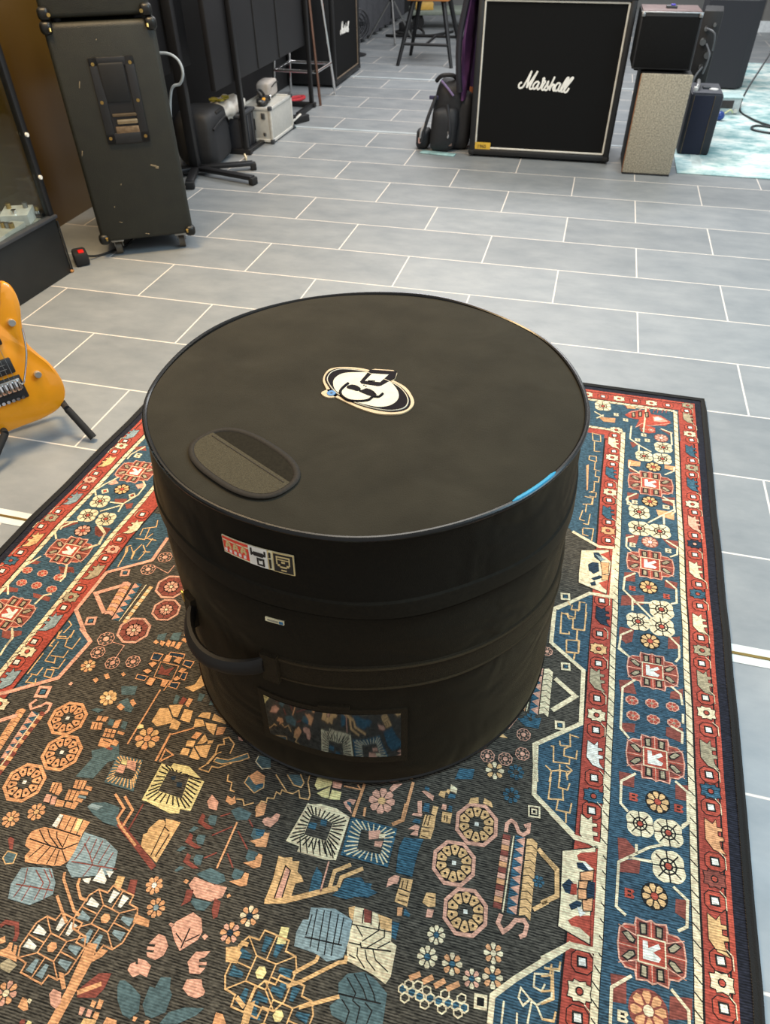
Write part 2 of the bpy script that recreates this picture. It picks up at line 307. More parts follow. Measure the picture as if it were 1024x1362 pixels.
def octo(x, y, rx, ry=None, rot=0, ring="p", pet="t", pets=10, inner="k"):
    ry = ry or rx
    X = XF(x, y, rx, ry, rot)
    rp(ring, 3, X(ngon(8, 1.06, PI/8))); rp('n', 4, X(ngon(8, .88, PI/8)))
    for i in range(pets):
        a = 2*PI*(i+.5)/pets; h = PI/pets
        P = lambda rr, da: (rr*math.cos(a+da), rr*math.sin(a+da))
        rp(pet, 5, X([P(.4, -h*.75), P(.76, -h*.86), P(.83, 0), P(.76, h*.86), P(.4, h*.75), P(.34, 0)]))
        rp('n', 6, X(ngon(4, .075, i, *P(.62, 0))))
    rp(inner, 6, X(ngon(9, .36))); rp('w', 7, X(ngon(4, .13, .8)))
def octp(x, y, rx, ry, rot=0, c1='p', c2='m', ring='p'):
    ry = ry or rx
    X = XF(x, y, rx, ry, rot)
    rp(ring, 3, X(ngon(8, 1.04, PI/8))); rl('n', 4, 1.3, X(ngon(8, .86, PI/8)), True); rp(c2, 4, X(ngon(8, .83, PI/8)))
    for i in range(8): a = PI*i/4; rl('n', 5, 1.1, X([(.3*math.cos(a), .3*math.sin(a)), (.8*math.cos(a), .8*math.sin(a))]))
    petals(x, y, rx*.45, ry*.45, 8, c1, 'c', 'n', rot, .35, .1, 5, .25)
def web(x, y, r, ry=None, rot=0, col='p'):
    ry = ry or r
    X = XF(x, y, r, ry, rot)
    rl(col, 4, 1.5, X(ngon(8, .95, PI/8)), True); rp(col, 4, X(ngon(7, .34)))
    for i in range(8): a = PI*i/4; rl(col, 4, 1.2, X([(.5*math.cos(a), .5*math.sin(a)), (.92*math.cos(a), .92*math.sin(a))])); rl(col, 4, 1.2, X([(.62*math.cos(a-.25), .62*math.sin(a-.25)), (.62*math.cos(a+.25), .62*math.sin(a+.25))]))
def dia(x, y, r, rot=0, col='p', cen='b', ry=None):
    X = XF(x, y, r, ry, rot); s = [(-1,-1),(1,-1),(1,1),(-1,1)]
    rp(col, 4, X(s)); rp('n', 5, X([(a*.55, b*.55) for a, b in s])); rp(cen, 6, X([(a*.38, b*.38) for a, b in s]))
def dia2(x, y, r, rot=0):
    X = XF(x, y, r, r, rot); s = [(-1,-1),(1,-1),(1,1),(-1,1)]
    for k, c in ((1,'c'),(.72,'n'),(.48,'c'),(.22,'n')): rp(c, 4, X([(a*k, b*k) for a, b in s])); RP[-1] = (c, 4+int((1-k)*4), RP[-1][2])
def wreath(quad, hole, col='c', n=7, mark='n'):   # four-sided ring with short dark strokes
    rp(col, 4, quad); rp('k', 5, hole)
    m = len(quad)
    q4 = [quad[i*m//4] for i in range(4)]; h4 = hole
    for i in range(4):
        a, b = q4[i], q4[(i+1) % 4]; c, d = h4[i], h4[(i+1) % 4]
        for k in range(n):
            t = (k+.5)/n; o = (a[0]+(b[0]-a[0])*t, a[1]+(b[1]-a[1])*t); e = (c[0]+(d[0]-c[0])*t, c[1]+(d[1]-c[1])*t)
            rl(mark, 6, 2.2, [(o[0]+(e[0]-o[0])*.16, o[1]+(e[1]-o[1])*.16), (o[0]+(e[0]-o[0])*.97, o[1]+(e[1]-o[1])*.97)])
def bricks(p0, p1, w, n, col='t', wav=True, side=1, lev=4, gap=.12):
    dx, dy = p1[0]-p0[0], p1[1]-p0[1]; l = math.hypot(dx, dy); nx, ny = -dy/l*w*side, dx/l*w*side
    for i in range(n):
        a, b = (i+gap/2)/n, (i+1-gap/2)/n; j = (.25/n if wav else 0)
        rp(col if len(col) == 1 else col[i % len(col)], lev, [(p0[0]+dx*a, p0[1]+dy*a), (p0[0]+dx*b, p0[1]+dy*b), (p0[0]+dx*(b-j)+nx*.5, p0[1]+dy*(b-j)+ny*.5), (p0[0]+dx*(b+j)+nx, p0[1]+dy*(b+j)+ny), (p0[0]+dx*(a+j)+nx, p0[1]+dy*(a+j)+ny), (p0[0]+dx*(a-j)+nx*.5, p0[1]+dy*(a-j)+ny*.5)])
def teeth(p0, p1, w, n, col='p', bg='b', side=1):
    dx, dy = p1[0]-p0[0], p1[1]-p0[1]; l = math.hypot(dx, dy); nx, ny = -dy/l*w*side, dx/l*w*side
    rp(bg, 3, [p0, p1, (p1[0]+nx*1.1, p1[1]+ny*1.1), (p0[0]+nx*1.1, p0[1]+ny*1.1)])
    for i in range(n):
        a, b = i/n, (i+1)/n
        rp(col, 4, [(p0[0]+dx*a, p0[1]+dy*a), (p0[0]+dx*b, p0[1]+dy*b), (p0[0]+dx*(a+b)/2+nx, p0[1]+dy*(a+b)/2+ny)])
def barber(pts, w, step=20, slant=.9, col='c'):
    rl('n', 2, w+2.6, pts); rl(col, 3, w, pts)
    for i in range(len(pts)-1):
        (x0, y0), (x1, y1) = pts[i], pts[i+1]; l = math.hypot(x1-x0, y1-y0); n = max(1, int(l/step)); d = ((x1-x0)/l, (y1-y0)/l); q = (-d[1], d[0])
        for k in range(n):
            s = (k+.5)/n*l; cx, cy = x0+d[0]*s, y0+d[1]*s
            rl('n', 4, 1.7, [(cx-q[0]*w/2-d[0]*w*slant/2, cy-q[1]*w/2-d[1]*w*slant/2), (cx+q[0]*w/2+d[0]*w*slant/2, cy+q[1]*w/2+d[1]*w*slant/2)])
def vleaf(outline, rib, veins, col='c', line='n', w=1.6):
    rp(col, 4, outline); rl(line, 5, w*1.2, rib)
    for v in veins: rl(line, 5, w, v)
def bigflo(cell, cen, sx, rot, pet, line='c', cdot='t', sy=None):
    sy = sy or sx
    x, y = cell; X = XF(x, y, sx, sy, rot)
    o = [(-.35,1),(.35,1),(.9,.55),(1,-.3),(.55,-.95),(-.35,-1),(-1,-.55),(-.9,.45)]
    o = [(-.42,1),(.42,1),(.45,.72),(.8,.7),(.98,.4),(.98,-.4),(.8,-.7),(.45,-.72),(.42,-1),(-.42,-1),(-.45,-.72),(-.8,-.7),(-.98,-.4),(-.98,.4),(-.8,.7),(-.45,.72)]
    rl(line, 5, 2.3, X(o), True)
    sq = [(-.33,.33),(.33,.33),(.33,-.33),(-.33,-.33)]; rl(line, 5, 2.0, X(sq), True)
    for a, b in (((.33,.33),(.8,.7)), ((-.33,.33),(-.8,.7)), ((.33,-.33),(.8,-.7)), ((-.33,-.33),(-.8,-.7)), ((0,.33),(0,1)), ((0,-.33),(0,-1)), ((.33,0),(.98,0)), ((-.33,0),(-.98,0))): rl(line, 5, 1.8, X([a, b]))
    for i, (s, t) in enumerate([(.2,.68),(.68,.24),(.68,-.24),(.2,-.68),(-.2,-.68),(-.68,-.24),(-.68,.24),(-.2,.68)]):
        p = pet[i % len(pet)]
        if abs(s) < .5: q = [(s-.13,t+.2*(1 if t > 0 else -1)),(s+.13,t+.2*(1 if t > 0 else -1)),(s+.06,t-.2*(1 if t > 0 else -1)),(s-.06,t-.2*(1 if t > 0 else -1))]
        else: q = [(s+.2*(1 if s > 0 else -1),t-.14),(s+.2*(1 if s > 0 else -1),t+.14),(s-.2*(1 if s > 0 else -1),t+.06),(s-.2*(1 if s > 0 else -1),t-.06)]
        rp(p, 4, X(q))
    rp(cdot, 6, X(ngon(6, .17, .3)))
def dash(p0, p1, n, l, w=1.5, col='w', ang=0):
    for i in range(n):
        t = i/max(1, n-1); x, y = p0[0]+(p1[0]-p0[0])*t, p0[1]+(p1[1]-p0[1])*t; d = (math.sin(ang)*l/2, math.cos(ang)*l/2)
        rl(col, 5, w, [(x-d[0], y-d[1]), (x+d[0], y+d[1])])
gflo(542,-2085,15,'g','r')
gdot(537,-2115,15)
gani(541,-2151,15,29,'g',0,1)
gdot(542,-2199,15)
gflo(539,-2231,15,'c','r')
gdot(542,-2260,15)
gani(539,-2312,15,29,'b',0,1)
gdot(538,-2355,15)
gflo(535,-2386,15,'g','r')
gdot(533,-2417,15)
gani(534,-2458,15,29,'b',0,1)
gdot(531,-2507,15)
gflo(527,-2537,15,'c','r')
gdot(530,-2567,15)
gani(528,-2608,15,29,'p',0,1)
gdot(525,-2651,15)
gflo(523,-2681,15,'d','p')
gdot(521,-2717,15)
gani(521,-2767,15,29,'c',0,1)
gdot(523,-2810,15)
gflo(519,-2839,15,'b','r')
gdot(521,-2873,15)
gani(519,-2924,15,29,'c',0,1)
gdot(517,-2961,15)
gflo(517,-2993,15,'g','r')
gdot(514,-3026,15)
gani(518,-3071,15,29,'g',0,1)
gdot(515,-3106,15)
gflo(514,-3139,15,'c','r')
gdot(515,-3175,15)
gani(513,-3225,15,29,'g',0,1)
gdot(509,-3265,15)
gflo(509,-3295,15,'b','r')
gdot(507,-3324,15)
gani(510,-3372,15,29,'o',0,1)
gdot(506,-3414,15)
gflo(503,-3441,15,'m','r')
gdot(501,-3474,15)
gani(503,-3521,15,29,'t',0,1)
gdot(502,-3555,15)
gflo(501,-3583,15,'c','r')
gdot(501,-3614,15)
gflo(342,-2260,15,'c','r')
gdot(338,-2288,15)
gani(337,-2322,15,27,'c',0,1)
gdot(337,-2362,15)
gflo(333,-2391,15,'c','r')
gdot(335,-2421,15)
gani(333,-2459,15,27,'b',0,1)
gdot(330,-2509,15)
gflo(330,-2538,15,'c','r')
gdot(329,-2571,15)
gdot(328,-2570,15)
gani(329,-2619,15,27,'b',0,1)
gdot(329,-2653,15)
gflo(328,-2683,15,'o','r')
gdot(329,-2717,15)
gdot(320,-2908,15)
gani(324,-2951,15,27,'d',0,1)
gdot(318,-3000,15)
gflo(317,-3039,15,'t','r')
gdot(318,-3075,15)
gani(318,-3114,15,27,'g',0,1)
gdot(318,-3157,15)
gflo(318,-3193,15,'c','r')
gdot(318,-3225,15)
gani(319,-3274,15,27,'w',0,1)
gdot(318,-3319,15)
gflo(318,-3352,15,'b','r')
gdot(316,-3378,15)
gani(314,-3413,15,27,'c',0,1)
gdot(311,-3605,15)
gflo(309,-3642,15,'c','r')
gdot(308,-3674,15)
gani(-970,-2603,15,27,'s',0,-1)
gflo(-967,-2658,15,'c','r')
gdot(-968,-2635,15)
gdot(-971,-2686,15)
gani(-968,-2730,15,27,'t',0,-1)
gdot(-969,-2782,15)
gflo(-971,-2808,15,'p','r')
gdot(-967,-2840,15)
gani(-971,-2886,15,27,'s',0,-1)
gdot(-979,-2937,15)
gflo(-982,-2961,15,'g','r')
gdot(-988,-2994,15)
gani(-978,-3039,15,27,'t',0,-1)
gdot(-981,-3083,15)
gflo(-986,-3111,15,'b','r')
gdot(-985,-3144,15)
gdot(-772,-2897,15)
gani(-771,-2943,15,27,'c',0,-1)
gdot(-781,-2989,15)
gflo(-779,-3022,15,'p','r')
gdot(-781,-3053,15)
gani(-782,-3096,15,27,'g',0,-1)
gdot(-786,-3149,15)
gflo(-790,-3175,15,'g','r')
gdot(-788,-3205,15)
gani(-792,-3247,15,27,'s',0,-1)
gdot(-795,-3299,15)
gflo(-793,-3324,15,'c','r')
gdot(-798,-3352,15)
gani(-791,-3391,15,27,'s',0,-1)
gflo(-769,-3443,15,'c','r')
rl('c',5,1.3,[(545,-2097),(554,-2105),(554,-2124)])
rl('c',5,1.3,[(550,-2182),(559,-2190),(559,-2209)])
rl('c',5,1.3,[(550,-2243),(558,-2251),(558,-2270)])
rl('c',5,1.3,[(546,-2337),(554,-2345),(554,-2364)])
rl('c',5,1.3,[(541,-2399),(549,-2407),(549,-2426)])
rl('c',5,1.3,[(539,-2489),(548,-2497),(548,-2516)])
rl('c',5,1.3,[(538,-2550),(547,-2558),(547,-2577)])
rl('c',5,1.3,[(533,-2633),(541,-2641),(541,-2660)])
rl('c',5,1.3,[(529,-2700),(537,-2708),(537,-2727)])
rl('c',5,1.3,[(531,-2792),(540,-2800),(540,-2819)])
rl('c',5,1.3,[(529,-2855),(538,-2863),(538,-2882)])
rl('c',5,1.3,[(525,-2944),(533,-2952),(533,-2971)])
rl('c',5,1.3,[(522,-3008),(530,-3016),(530,-3035)])
rl('c',5,1.3,[(523,-3088),(531,-3096),(531,-3115)])
rl('c',5,1.3,[(523,-3157),(532,-3165),(532,-3184)])
rl('c',5,1.3,[(517,-3248),(526,-3256),(526,-3275)])
rl('c',5,1.3,[(515,-3307),(523,-3315),(523,-3334)])
rl('c',5,1.3,[(514,-3396),(522,-3404),(522,-3423)])
rl('c',5,1.3,[(509,-3457),(517,-3465),(517,-3484)])
rl('c',5,1.3,[(510,-3537),(519,-3545),(519,-3564)])
rl('c',5,1.3,[(509,-3597),(517,-3605),(517,-3624)])
rl('c',5,1.3,[(346,-2271),(355,-2279),(355,-2298)])
rl('c',5,1.3,[(345,-2344),(353,-2352),(353,-2371)])
rl('c',5,1.3,[(343,-2404),(352,-2412),(352,-2431)])
rl('c',5,1.3,[(338,-2491),(346,-2499),(346,-2518)])
rl('c',5,1.3,[(337,-2553),(345,-2561),(345,-2580)])
rl('c',5,1.3,[(336,-2553),(345,-2561),(345,-2580)])
rl('c',5,1.3,[(337,-2636),(346,-2644),(346,-2663)])
rl('c',5,1.3,[(337,-2699),(345,-2707),(345,-2726)])
rl('c',5,1.3,[(328,-2891),(336,-2899),(336,-2918)])
rl('c',5,1.3,[(326,-2982),(334,-2990),(334,-3009)])
rl('c',5,1.3,[(326,-3057),(335,-3065),(335,-3084)])
rl('c',5,1.3,[(326,-3139),(334,-3147),(334,-3166)])
rl('c',5,1.3,[(326,-3208),(334,-3216),(334,-3235)])
rl('c',5,1.3,[(326,-3302),(334,-3310),(334,-3329)])
rl('c',5,1.3,[(324,-3361),(333,-3369),(333,-3388)])
rl('c',5,1.3,[(319,-3587),(327,-3595),(327,-3614)])
rl('c',5,1.3,[(316,-3656),(325,-3664),(325,-3683)])
rl('c',5,1.3,[(-976,-2617),(-985,-2625),(-985,-2644)])
rl('c',5,1.3,[(-979,-2668),(-987,-2676),(-987,-2695)])
rl('c',5,1.3,[(-977,-2765),(-986,-2773),(-986,-2792)])
rl('c',5,1.3,[(-975,-2823),(-984,-2831),(-984,-2850)])
rl('c',5,1.3,[(-987,-2919),(-995,-2927),(-995,-2946)])
rl('c',5,1.3,[(-996,-2976),(-1004,-2984),(-1004,-3003)])
rl('c',5,1.3,[(-989,-3065),(-997,-3073),(-997,-3092)])
rl('c',5,1.3,[(-993,-3126),(-1001,-3134),(-1001,-3153)])
rl('c',5,1.3,[(-780,-2880),(-789,-2888),(-789,-2907)])
rl('c',5,1.3,[(-789,-2971),(-797,-2979),(-797,-2998)])
rl('c',5,1.3,[(-789,-3036),(-798,-3044),(-798,-3063)])
rl('c',5,1.3,[(-794,-3131),(-802,-3139),(-802,-3158)])
rl('c',5,1.3,[(-796,-3188),(-805,-3196),(-805,-3215)])
rl('c',5,1.3,[(-803,-3281),(-811,-3289),(-811,-3308)])
rl('c',5,1.3,[(-806,-3334),(-814,-3342),(-814,-3361)])
ros(466,-2313,23.68)
ros(415,-2365,22.66)
ros(462,-2365,23.91)
ros(400,-2597,25.07)
ros(303,-2147,23.32)
ros(400,-2657,25.66)
ros(446,-2656,25.13)
ros(442,-2903,25.36)
ros(394,-2948,23.55)
ros(441,-2950,25.49)
ros(393,-3381,21.76)
ros(437,-3385,22.94)
ros(435,-3439,25.52)
ros(-899,-2878,23.00,23.00)
ros(-900,-2932,23.00,23.00)
ros(-850,-2933,23.00,23.00)
med(429,-2479,55.19,47.46,0.00,1)
med(422,-2772,51.22,44.05,0.00,1)
med(420,-3068,47.75,41.07,0.00,1)
med(420,-3256,49.20,42.31,0.00,1)
med(407,-3567,47.33,40.71,0.00,1)
med(-872,-2750,50.00,43.00,0.00,-1)
med(-875,-3050,50.00,43.00,0.00,-1)
med(-891,-3246,50.00,43.00,0.00,-1)
petals(438,-2407,18,None,8,'t','r','n',0.20)
petals(426,-2551,18,None,8,'t','r','n',0.20)
petals(417,-2844,18,None,8,'t','r','n',0.20)
petals(417,-2994,18,None,8,'t','r','n',0.20)
petals(422,-3336,18,None,8,'t','r','n',0.20)
petals(413,-3489,18,None,8,'t','r','n',0.20)
petals(-870,-2823,18,None,8,'t','r','n',0.20)
petals(-882,-2983,18,None,8,'p','r','n',0.20)
petals(423,-2699,17,None,9,'p','w','m',0)
petals(462,-2269,17,None,9,'p','w','m',0)
petals(401,-3642,24,None,8,'o','c','m',0.10)
six(381,-3145,10.50)
six(417,-3143,10.50)
six(454,-3141,10.50)
six(383,-3178,10.50)
six(419,-3177,10.50)
six(455,-3176,10.50)
six(-931,-3128,10.50)
six(-892,-3128,10.50)
six(-849,-3130,10.50)
six(-920,-3164,10.50)
six(-883,-3163,10.50)
six(-844,-3165,10.50)
glyph(390,-2562,8.50,'c')
glyph(463,-2563,8.50,'c')
glyph(399,-2294,8.50,'c')
glyph(416,-2266,8.50,'c')
glyph(425,-2290,8.50,'c')
glyph(341,-2182,8.50,'c')
glyph(367,-2203,8.50,'c')
glyph(384,-2718,8.50,'c')
glyph(463,-2718,8.50,'c')
glyph(465,-2563,8.50,'c')
glyph(383,-2856,8.50,'r')
glyph(454,-2862,8.50,'r')
glyph(383,-3337,8.50,'r')
glyph(455,-3339,8.50,'r')
glyph(376,-3494,8.50,'r')
glyph(367,-3657,8.50,'c')
dia(-908,-2840,8,0.70,'c','r')
dia(-832,-2839,8,0.70,'c','r')
glyph(-901,-2686,11,'c')
rp('m',3,[(369,-2685),(399,-2682),(393,-2713),(368,-2710)])
rp('m',3,[(451,-2680),(486,-2680),(485,-2708),(469,-2705)])
rp('m',3,[(366,-2811),(389,-2806),(389,-2835),(366,-2837)])
rp('m',3,[(452,-2814),(479,-2815),(475,-2837),(451,-2835)])
rp('m',3,[(361,-2882),(408,-2870),(406,-2898),(359,-2912)])
rp('m',3,[(357,-2971),(386,-2971),(382,-3004),(370,-3012),(356,-2999)])
rp('m',3,[(453,-2975),(476,-2967),(473,-2999),(451,-3005)])
rp('m',3,[(452,-2528),(486,-2523),(482,-2555),(460,-2543)])
rp('m',3,[(357,-3104),(382,-3098),(390,-3129),(360,-3131)])
rp('m',3,[(452,-3108),(475,-3095),(474,-3120),(450,-3124)])
rp('m',3,[(362,-3198),(387,-3194),(385,-3213),(363,-3216)])
rp('m',3,[(441,-3187),(470,-3182),(469,-3214),(440,-3206)])
rp('m',3,[(359,-3296),(385,-3295),(384,-3320),(360,-3320)])
rp('m',3,[(452,-3297),(474,-3293),(470,-3322),(451,-3323)])
rp('m',3,[(358,-3412),(371,-3411),(391,-3430),(360,-3447)])
rp('m',3,[(360,-3447),(393,-3440),(391,-3461),(360,-3466)])
rp('m',3,[(444,-3485),(464,-3482),(460,-3513),(442,-3505)])
rp('m',3,[(350,-3609),(372,-3607),(372,-3641),(354,-3643)])
rp('m',3,[(430,-3617),(460,-3612),(458,-3638),(428,-3645)])
rp('m',3,[(372,-2528),(401,-2526),(398,-2547),(373,-2559)])
rp('m',3,[(455,-2528),(487,-2520),(484,-2557),(456,-2546)])
rp('m',3,[(372,-2412),(402,-2439),(379,-2444)])
rp('m',3,[(376,-2388),(406,-2392),(404,-2413),(374,-2417)])
rp('m',3,[(466,-2389),(493,-2391),(489,-2412),(466,-2406)])
rp('m',3,[(458,-2225),(493,-2233),(489,-2253)])
rp('m',3,[(379,-2308),(404,-2308),(386,-2334)])
rp('m',3,[(292,-2206),(338,-2201),(338,-2225),(307,-2226)])
rp('m',3,[(363,-2126),(394,-2136),(372,-2144)])
rp('o',3,[(292,-2206),(339,-2201),(338,-2223),(307,-2226)])
rp('o',3,[(374,-2391),(406,-2393),(404,-2413),(374,-2417)])
rp('o',3,[(466,-2392),(493,-2391),(489,-2409),(466,-2407)])
rp('o',3,[(365,-2118),(387,-2120),(396,-2139),(372,-2141)])
rp('o',3,[(440,-2578),(482,-2578),(481,-2607),(445,-2600)])
rp('m',3,[(-938,-2659),(-903,-2642),(-889,-2662),(-917,-2665)])
rp('m',3,[(-868,-2861),(-838,-2853),(-833,-2865),(-860,-2875)])
rp('m',3,[(-834,-2872),(-815,-2864),(-810,-2882),(-820,-2888)])
rp('m',3,[(-945,-2980),(-920,-2956),(-911,-2966),(-938,-2990)])
rp('m',3,[(-862,-2962),(-824,-2959),(-819,-2967),(-832,-2993),(-848,-2985)])
rp('m',3,[(-865,-3101),(-836,-3094),(-827,-3107),(-853,-3119)])
rp('m',3,[(-947,-2973),(-912,-2955),(-907,-2963),(-932,-2986)])
rp('m',3,[(-860,-2963),(-820,-2960),(-820,-2989),(-844,-2990)])
rp('m',3,[(-956,-3096),(-917,-3097),(-921,-3107),(-948,-3109)])
rp('m',3,[(-869,-3100),(-831,-3099),(-824,-3110),(-863,-3109)])
rp('m',3,[(-961,-3183),(-917,-3180),(-912,-3190),(-949,-3199)])
rp('m',3,[(-877,-3184),(-832,-3186),(-829,-3197),(-869,-3195)])
rp('m',3,[(-876,-3289),(-836,-3281),(-831,-3290),(-851,-3306),(-867,-3305)])
rl('c',5,4.2,[(387,-2687),(371,-2697),(370,-2727),(381,-2739)])
rl('c',5,4.2,[(459,-2684),(484,-2702),(482,-2726),(466,-2738)])
rl('c',5,4.2,[(390,-2808),(367,-2827),(364,-2865),(383,-2886),(383,-2921)])
rl('c',5,4.2,[(383,-2886),(397,-2903),(421,-2931)])
rl('c',5,4.2,[(386,-2896),(419,-2890)])
rl('c',5,4.2,[(454,-2814),(475,-2835),(474,-2876),(462,-2882)])
rl('c',5,4.2,[(382,-2974),(360,-2992),(356,-3029),(377,-3044)])
rl('c',5,4.2,[(455,-2972),(473,-2993),(472,-3022),(464,-3035)])
rl('c',5,4.2,[(456,-2537),(483,-2534),(483,-2568),(456,-2594),(420,-2632)])
rl('c',5,4.2,[(457,-2594),(457,-2629)])
rl('c',5,4.2,[(375,-2543),(370,-2558),(384,-2575)])
rl('c',5,4.2,[(388,-3096),(364,-3120),(361,-3210),(376,-3227)])
rl('c',5,4.2,[(453,-3095),(470,-3109),(472,-3133)])
rl('c',5,4.2,[(472,-3152),(471,-3173)])
rl('c',5,4.2,[(449,-3183),(469,-3192),(467,-3215)])
rl('c',5,4.2,[(387,-3293),(363,-3313),(362,-3353),(374,-3365)])
rl('c',5,4.2,[(452,-3291),(471,-3306),(469,-3360),(458,-3372)])
rl('c',5,4.2,[(358,-3026),(376,-3044)])
rl('c',5,4.2,[(427,-3407),(407,-3416),(360,-3451),(357,-3518),(371,-3527)])
rl('c',5,4.2,[(387,-3416),(387,-3432)])
rl('c',5,4.2,[(375,-3440),(410,-3438)])
rl('c',5,4.2,[(441,-3468),(461,-3483),(458,-3521),(445,-3530)])
rl('c',5,4.2,[(379,-3605),(352,-3626),(351,-3670)])
rl('c',5,4.2,[(432,-3608),(454,-3628),(454,-3644)])
rl('c',5,4.2,[(470,-3342),(470,-3358),(459,-3368)])
rl('c',5,4.2,[(383,-2230),(379,-2293),(400,-2316),(434,-2341)])
rl('c',5,4.2,[(402,-2315),(402,-2346)])
rl('c',5,4.2,[(489,-2237),(489,-2294),(480,-2302)])
rl('c',5,4.2,[(462,-2224),(493,-2239)])
rl('c',5,4.2,[(379,-2399),(376,-2423),(402,-2442)])
rl('c',5,4.2,[(491,-2394),(489,-2412),(465,-2434)])
rl('c',5,4.2,[(395,-2527),(373,-2548),(373,-2574),(385,-2578)])
rl('c',5,4.2,[(458,-2525),(483,-2544),(484,-2576),(475,-2589)])
rl('c',5,4.2,[(280,-2181),(306,-2202)])
rl('c',5,4.2,[(287,-2214),(306,-2192)])
rl('c',5,4.2,[(415,-2255),(424,-2132),(394,-2132)])
rl('c',5,4.2,[(-901,-2645),(-921,-2685),(-921,-2707)])
rl('c',5,4.2,[(-904,-2782),(-924,-2818),(-934,-2844),(-921,-2861)])
rl('c',5,4.2,[(-835,-2779),(-819,-2796),(-819,-2833),(-838,-2873),(-873,-2875)])
rl('c',5,4.2,[(-838,-2873),(-834,-2903)])
rl('c',5,4.2,[(-841,-2880),(-879,-2912)])
rl('c',5,4.2,[(-918,-2958),(-937,-2984),(-936,-2993)])
rl('c',5,4.2,[(-859,-2956),(-825,-2980),(-818,-3015),(-837,-3034)])
rl('c',5,4.2,[(-853,-3093),(-837,-3125),(-839,-3141)])
rl('c',5,4.2,[(-911,-2957),(-946,-2970),(-942,-3005),(-926,-3024)])
rl('c',5,4.2,[(-849,-2958),(-825,-2978),(-820,-3016),(-837,-3029)])
rl('c',5,4.2,[(-927,-3082),(-948,-3126),(-948,-3173),(-927,-3202)])
rl('c',5,4.2,[(-855,-3090),(-841,-3120),(-847,-3130)])
rl('c',5,4.2,[(-836,-3177),(-850,-3185),(-854,-3212)])
rl('c',5,4.2,[(-861,-3279),(-843,-3302),(-844,-3324)])
rl('c',5,4.2,[(-853,-3287),(-844,-3303),(-843,-3330),(-840,-3346)])
rp('p',3,[(-915,-2813),(-909,-2791),(-890,-2803),(-905,-2814)])
rp('p',3,[(-845,-2799),(-830,-2788),(-817,-2802),(-831,-2812)])
rp('r',4,[(365,-2178),(383,-2152),(405,-2147),(431,-2130),(438,-2156),(464,-2157),(491,-2184),(476,-2207),(448,-2211),(419,-2215),(394,-2234),(405,-2192),(376,-2189)])
rp('p',5,[(442,-2169),(458,-2162),(484,-2182),(463,-2191),(445,-2192)])
rp('w',6,[(446,-2173),(456,-2168),(468,-2177),(456,-2186),(447,-2187)])
rp('n',5,[(402,-2151),(413,-2147),(413,-2176),(402,-2180)])
rp('g',6,[(405,-2155),(410,-2153),(410,-2172),(405,-2175)])
rp('n',5,[(420,-2150),(431,-2146),(432,-2175),(421,-2179)])
rp('g',6,[(423,-2154),(428,-2152),(428,-2171),(423,-2174)])
rp('n',5,[(383,-2159),(394,-2155),(395,-2184),(384,-2188)])
rp('g',6,[(386,-2163),(391,-2161),(392,-2180),(387,-2182)])
rp('r',4,[(405,-2218),(426,-2216),(447,-2224),(447,-2247),(429,-2255),(408,-2250)])
petals(415,-2236,9,None,6,'p','w','r',0)
petals(436,-2237,9,None,6,'p','w','r',0)
rl('p',5,2.2,[(394,-2234),(412,-2210),(430,-2219),(462,-2204),(491,-2191)])
rl('p',5,2.2,[(376,-2165),(405,-2143),(421,-2122),(435,-2133)])
rl('r',5,2,[(444,-2148),(447,-2130),(451,-2136)])
rl('r',5,2,[(455,-2145),(458,-2127),(462,-2133)])
rl('r',5,2,[(468,-2142),(471,-2124),(475,-2130)])
rl('r',5,2,[(479,-2139),(482,-2121),(486,-2127)])
rl('c',5,8,[(228,-2954),(294,-2893),(339,-2893),(344,-2740)])
rl('c',5,8,[(247,-2706),(309,-2743),(344,-2738)])
rp('r',3,[(299,-2754),(338,-2744),(335,-2893),(300,-2897)])
rp('c',4,[(270,-2764),(332,-2748),(337,-2790),(329,-2887),(269,-2868),(268,-2841)])
rp('d',5,[(287,-2806),(297,-2796),(310,-2796),(312,-2822),(300,-2833),(289,-2825)])
rp('r',5,[(313,-2768),(336,-2750),(335,-2785),(327,-2776)])
rp('r',5,[(312,-2857),(332,-2844),(329,-2876),(320,-2868)])
rp('d',5,[(297,-2765),(309,-2762),(321,-2783),(314,-2792),(300,-2780)])
rp('s',6,[(302,-2770),(311,-2774),(327,-2783),(314,-2788)])
rp('d',5,[(295,-2848),(313,-2834),(323,-2838),(302,-2853)])
rp('d',5,[(293,-2862),(304,-2854),(307,-2866),(297,-2870)])
rp('o',5,[(314,-2793),(333,-2791),(332,-2825),(319,-2831)])
rl('n',6,1.3,[(314,-2793),(333,-2791),(332,-2825),(319,-2831)],True)
rp('o',5,[(318,-2831),(333,-2830),(332,-2845),(318,-2847)])
rl('n',6,1.3,[(318,-2831),(333,-2830),(332,-2845),(318,-2847)],True)
rl('n',5,1.5,[(270,-2764),(332,-2748),(337,-2790),(329,-2887),(269,-2868),(268,-2841)],True)
rl('c',5,8,[(250,-3397),(291,-3429),(332,-3432),(329,-3586),(293,-3587),(255,-3616)])
rp('r',3,[(291,-3438),(327,-3433),(323,-3581),(288,-3585)])
rp('c',4,[(273,-3455),(314,-3441),(325,-3435),(323,-3472),(320,-3518),(321,-3580),(289,-3571),(274,-3567),(275,-3530)])
rl('n',5,1.5,[(273,-3455),(314,-3441),(325,-3435),(323,-3472),(320,-3518),(321,-3580),(289,-3571),(274,-3567),(275,-3530)],True)
rp('d',5,[(276,-3507),(286,-3495),(295,-3502),(300,-3507),(295,-3518),(282,-3517)])
rp('r',5,[(290,-3502),(298,-3500),(299,-3516),(289,-3518)])
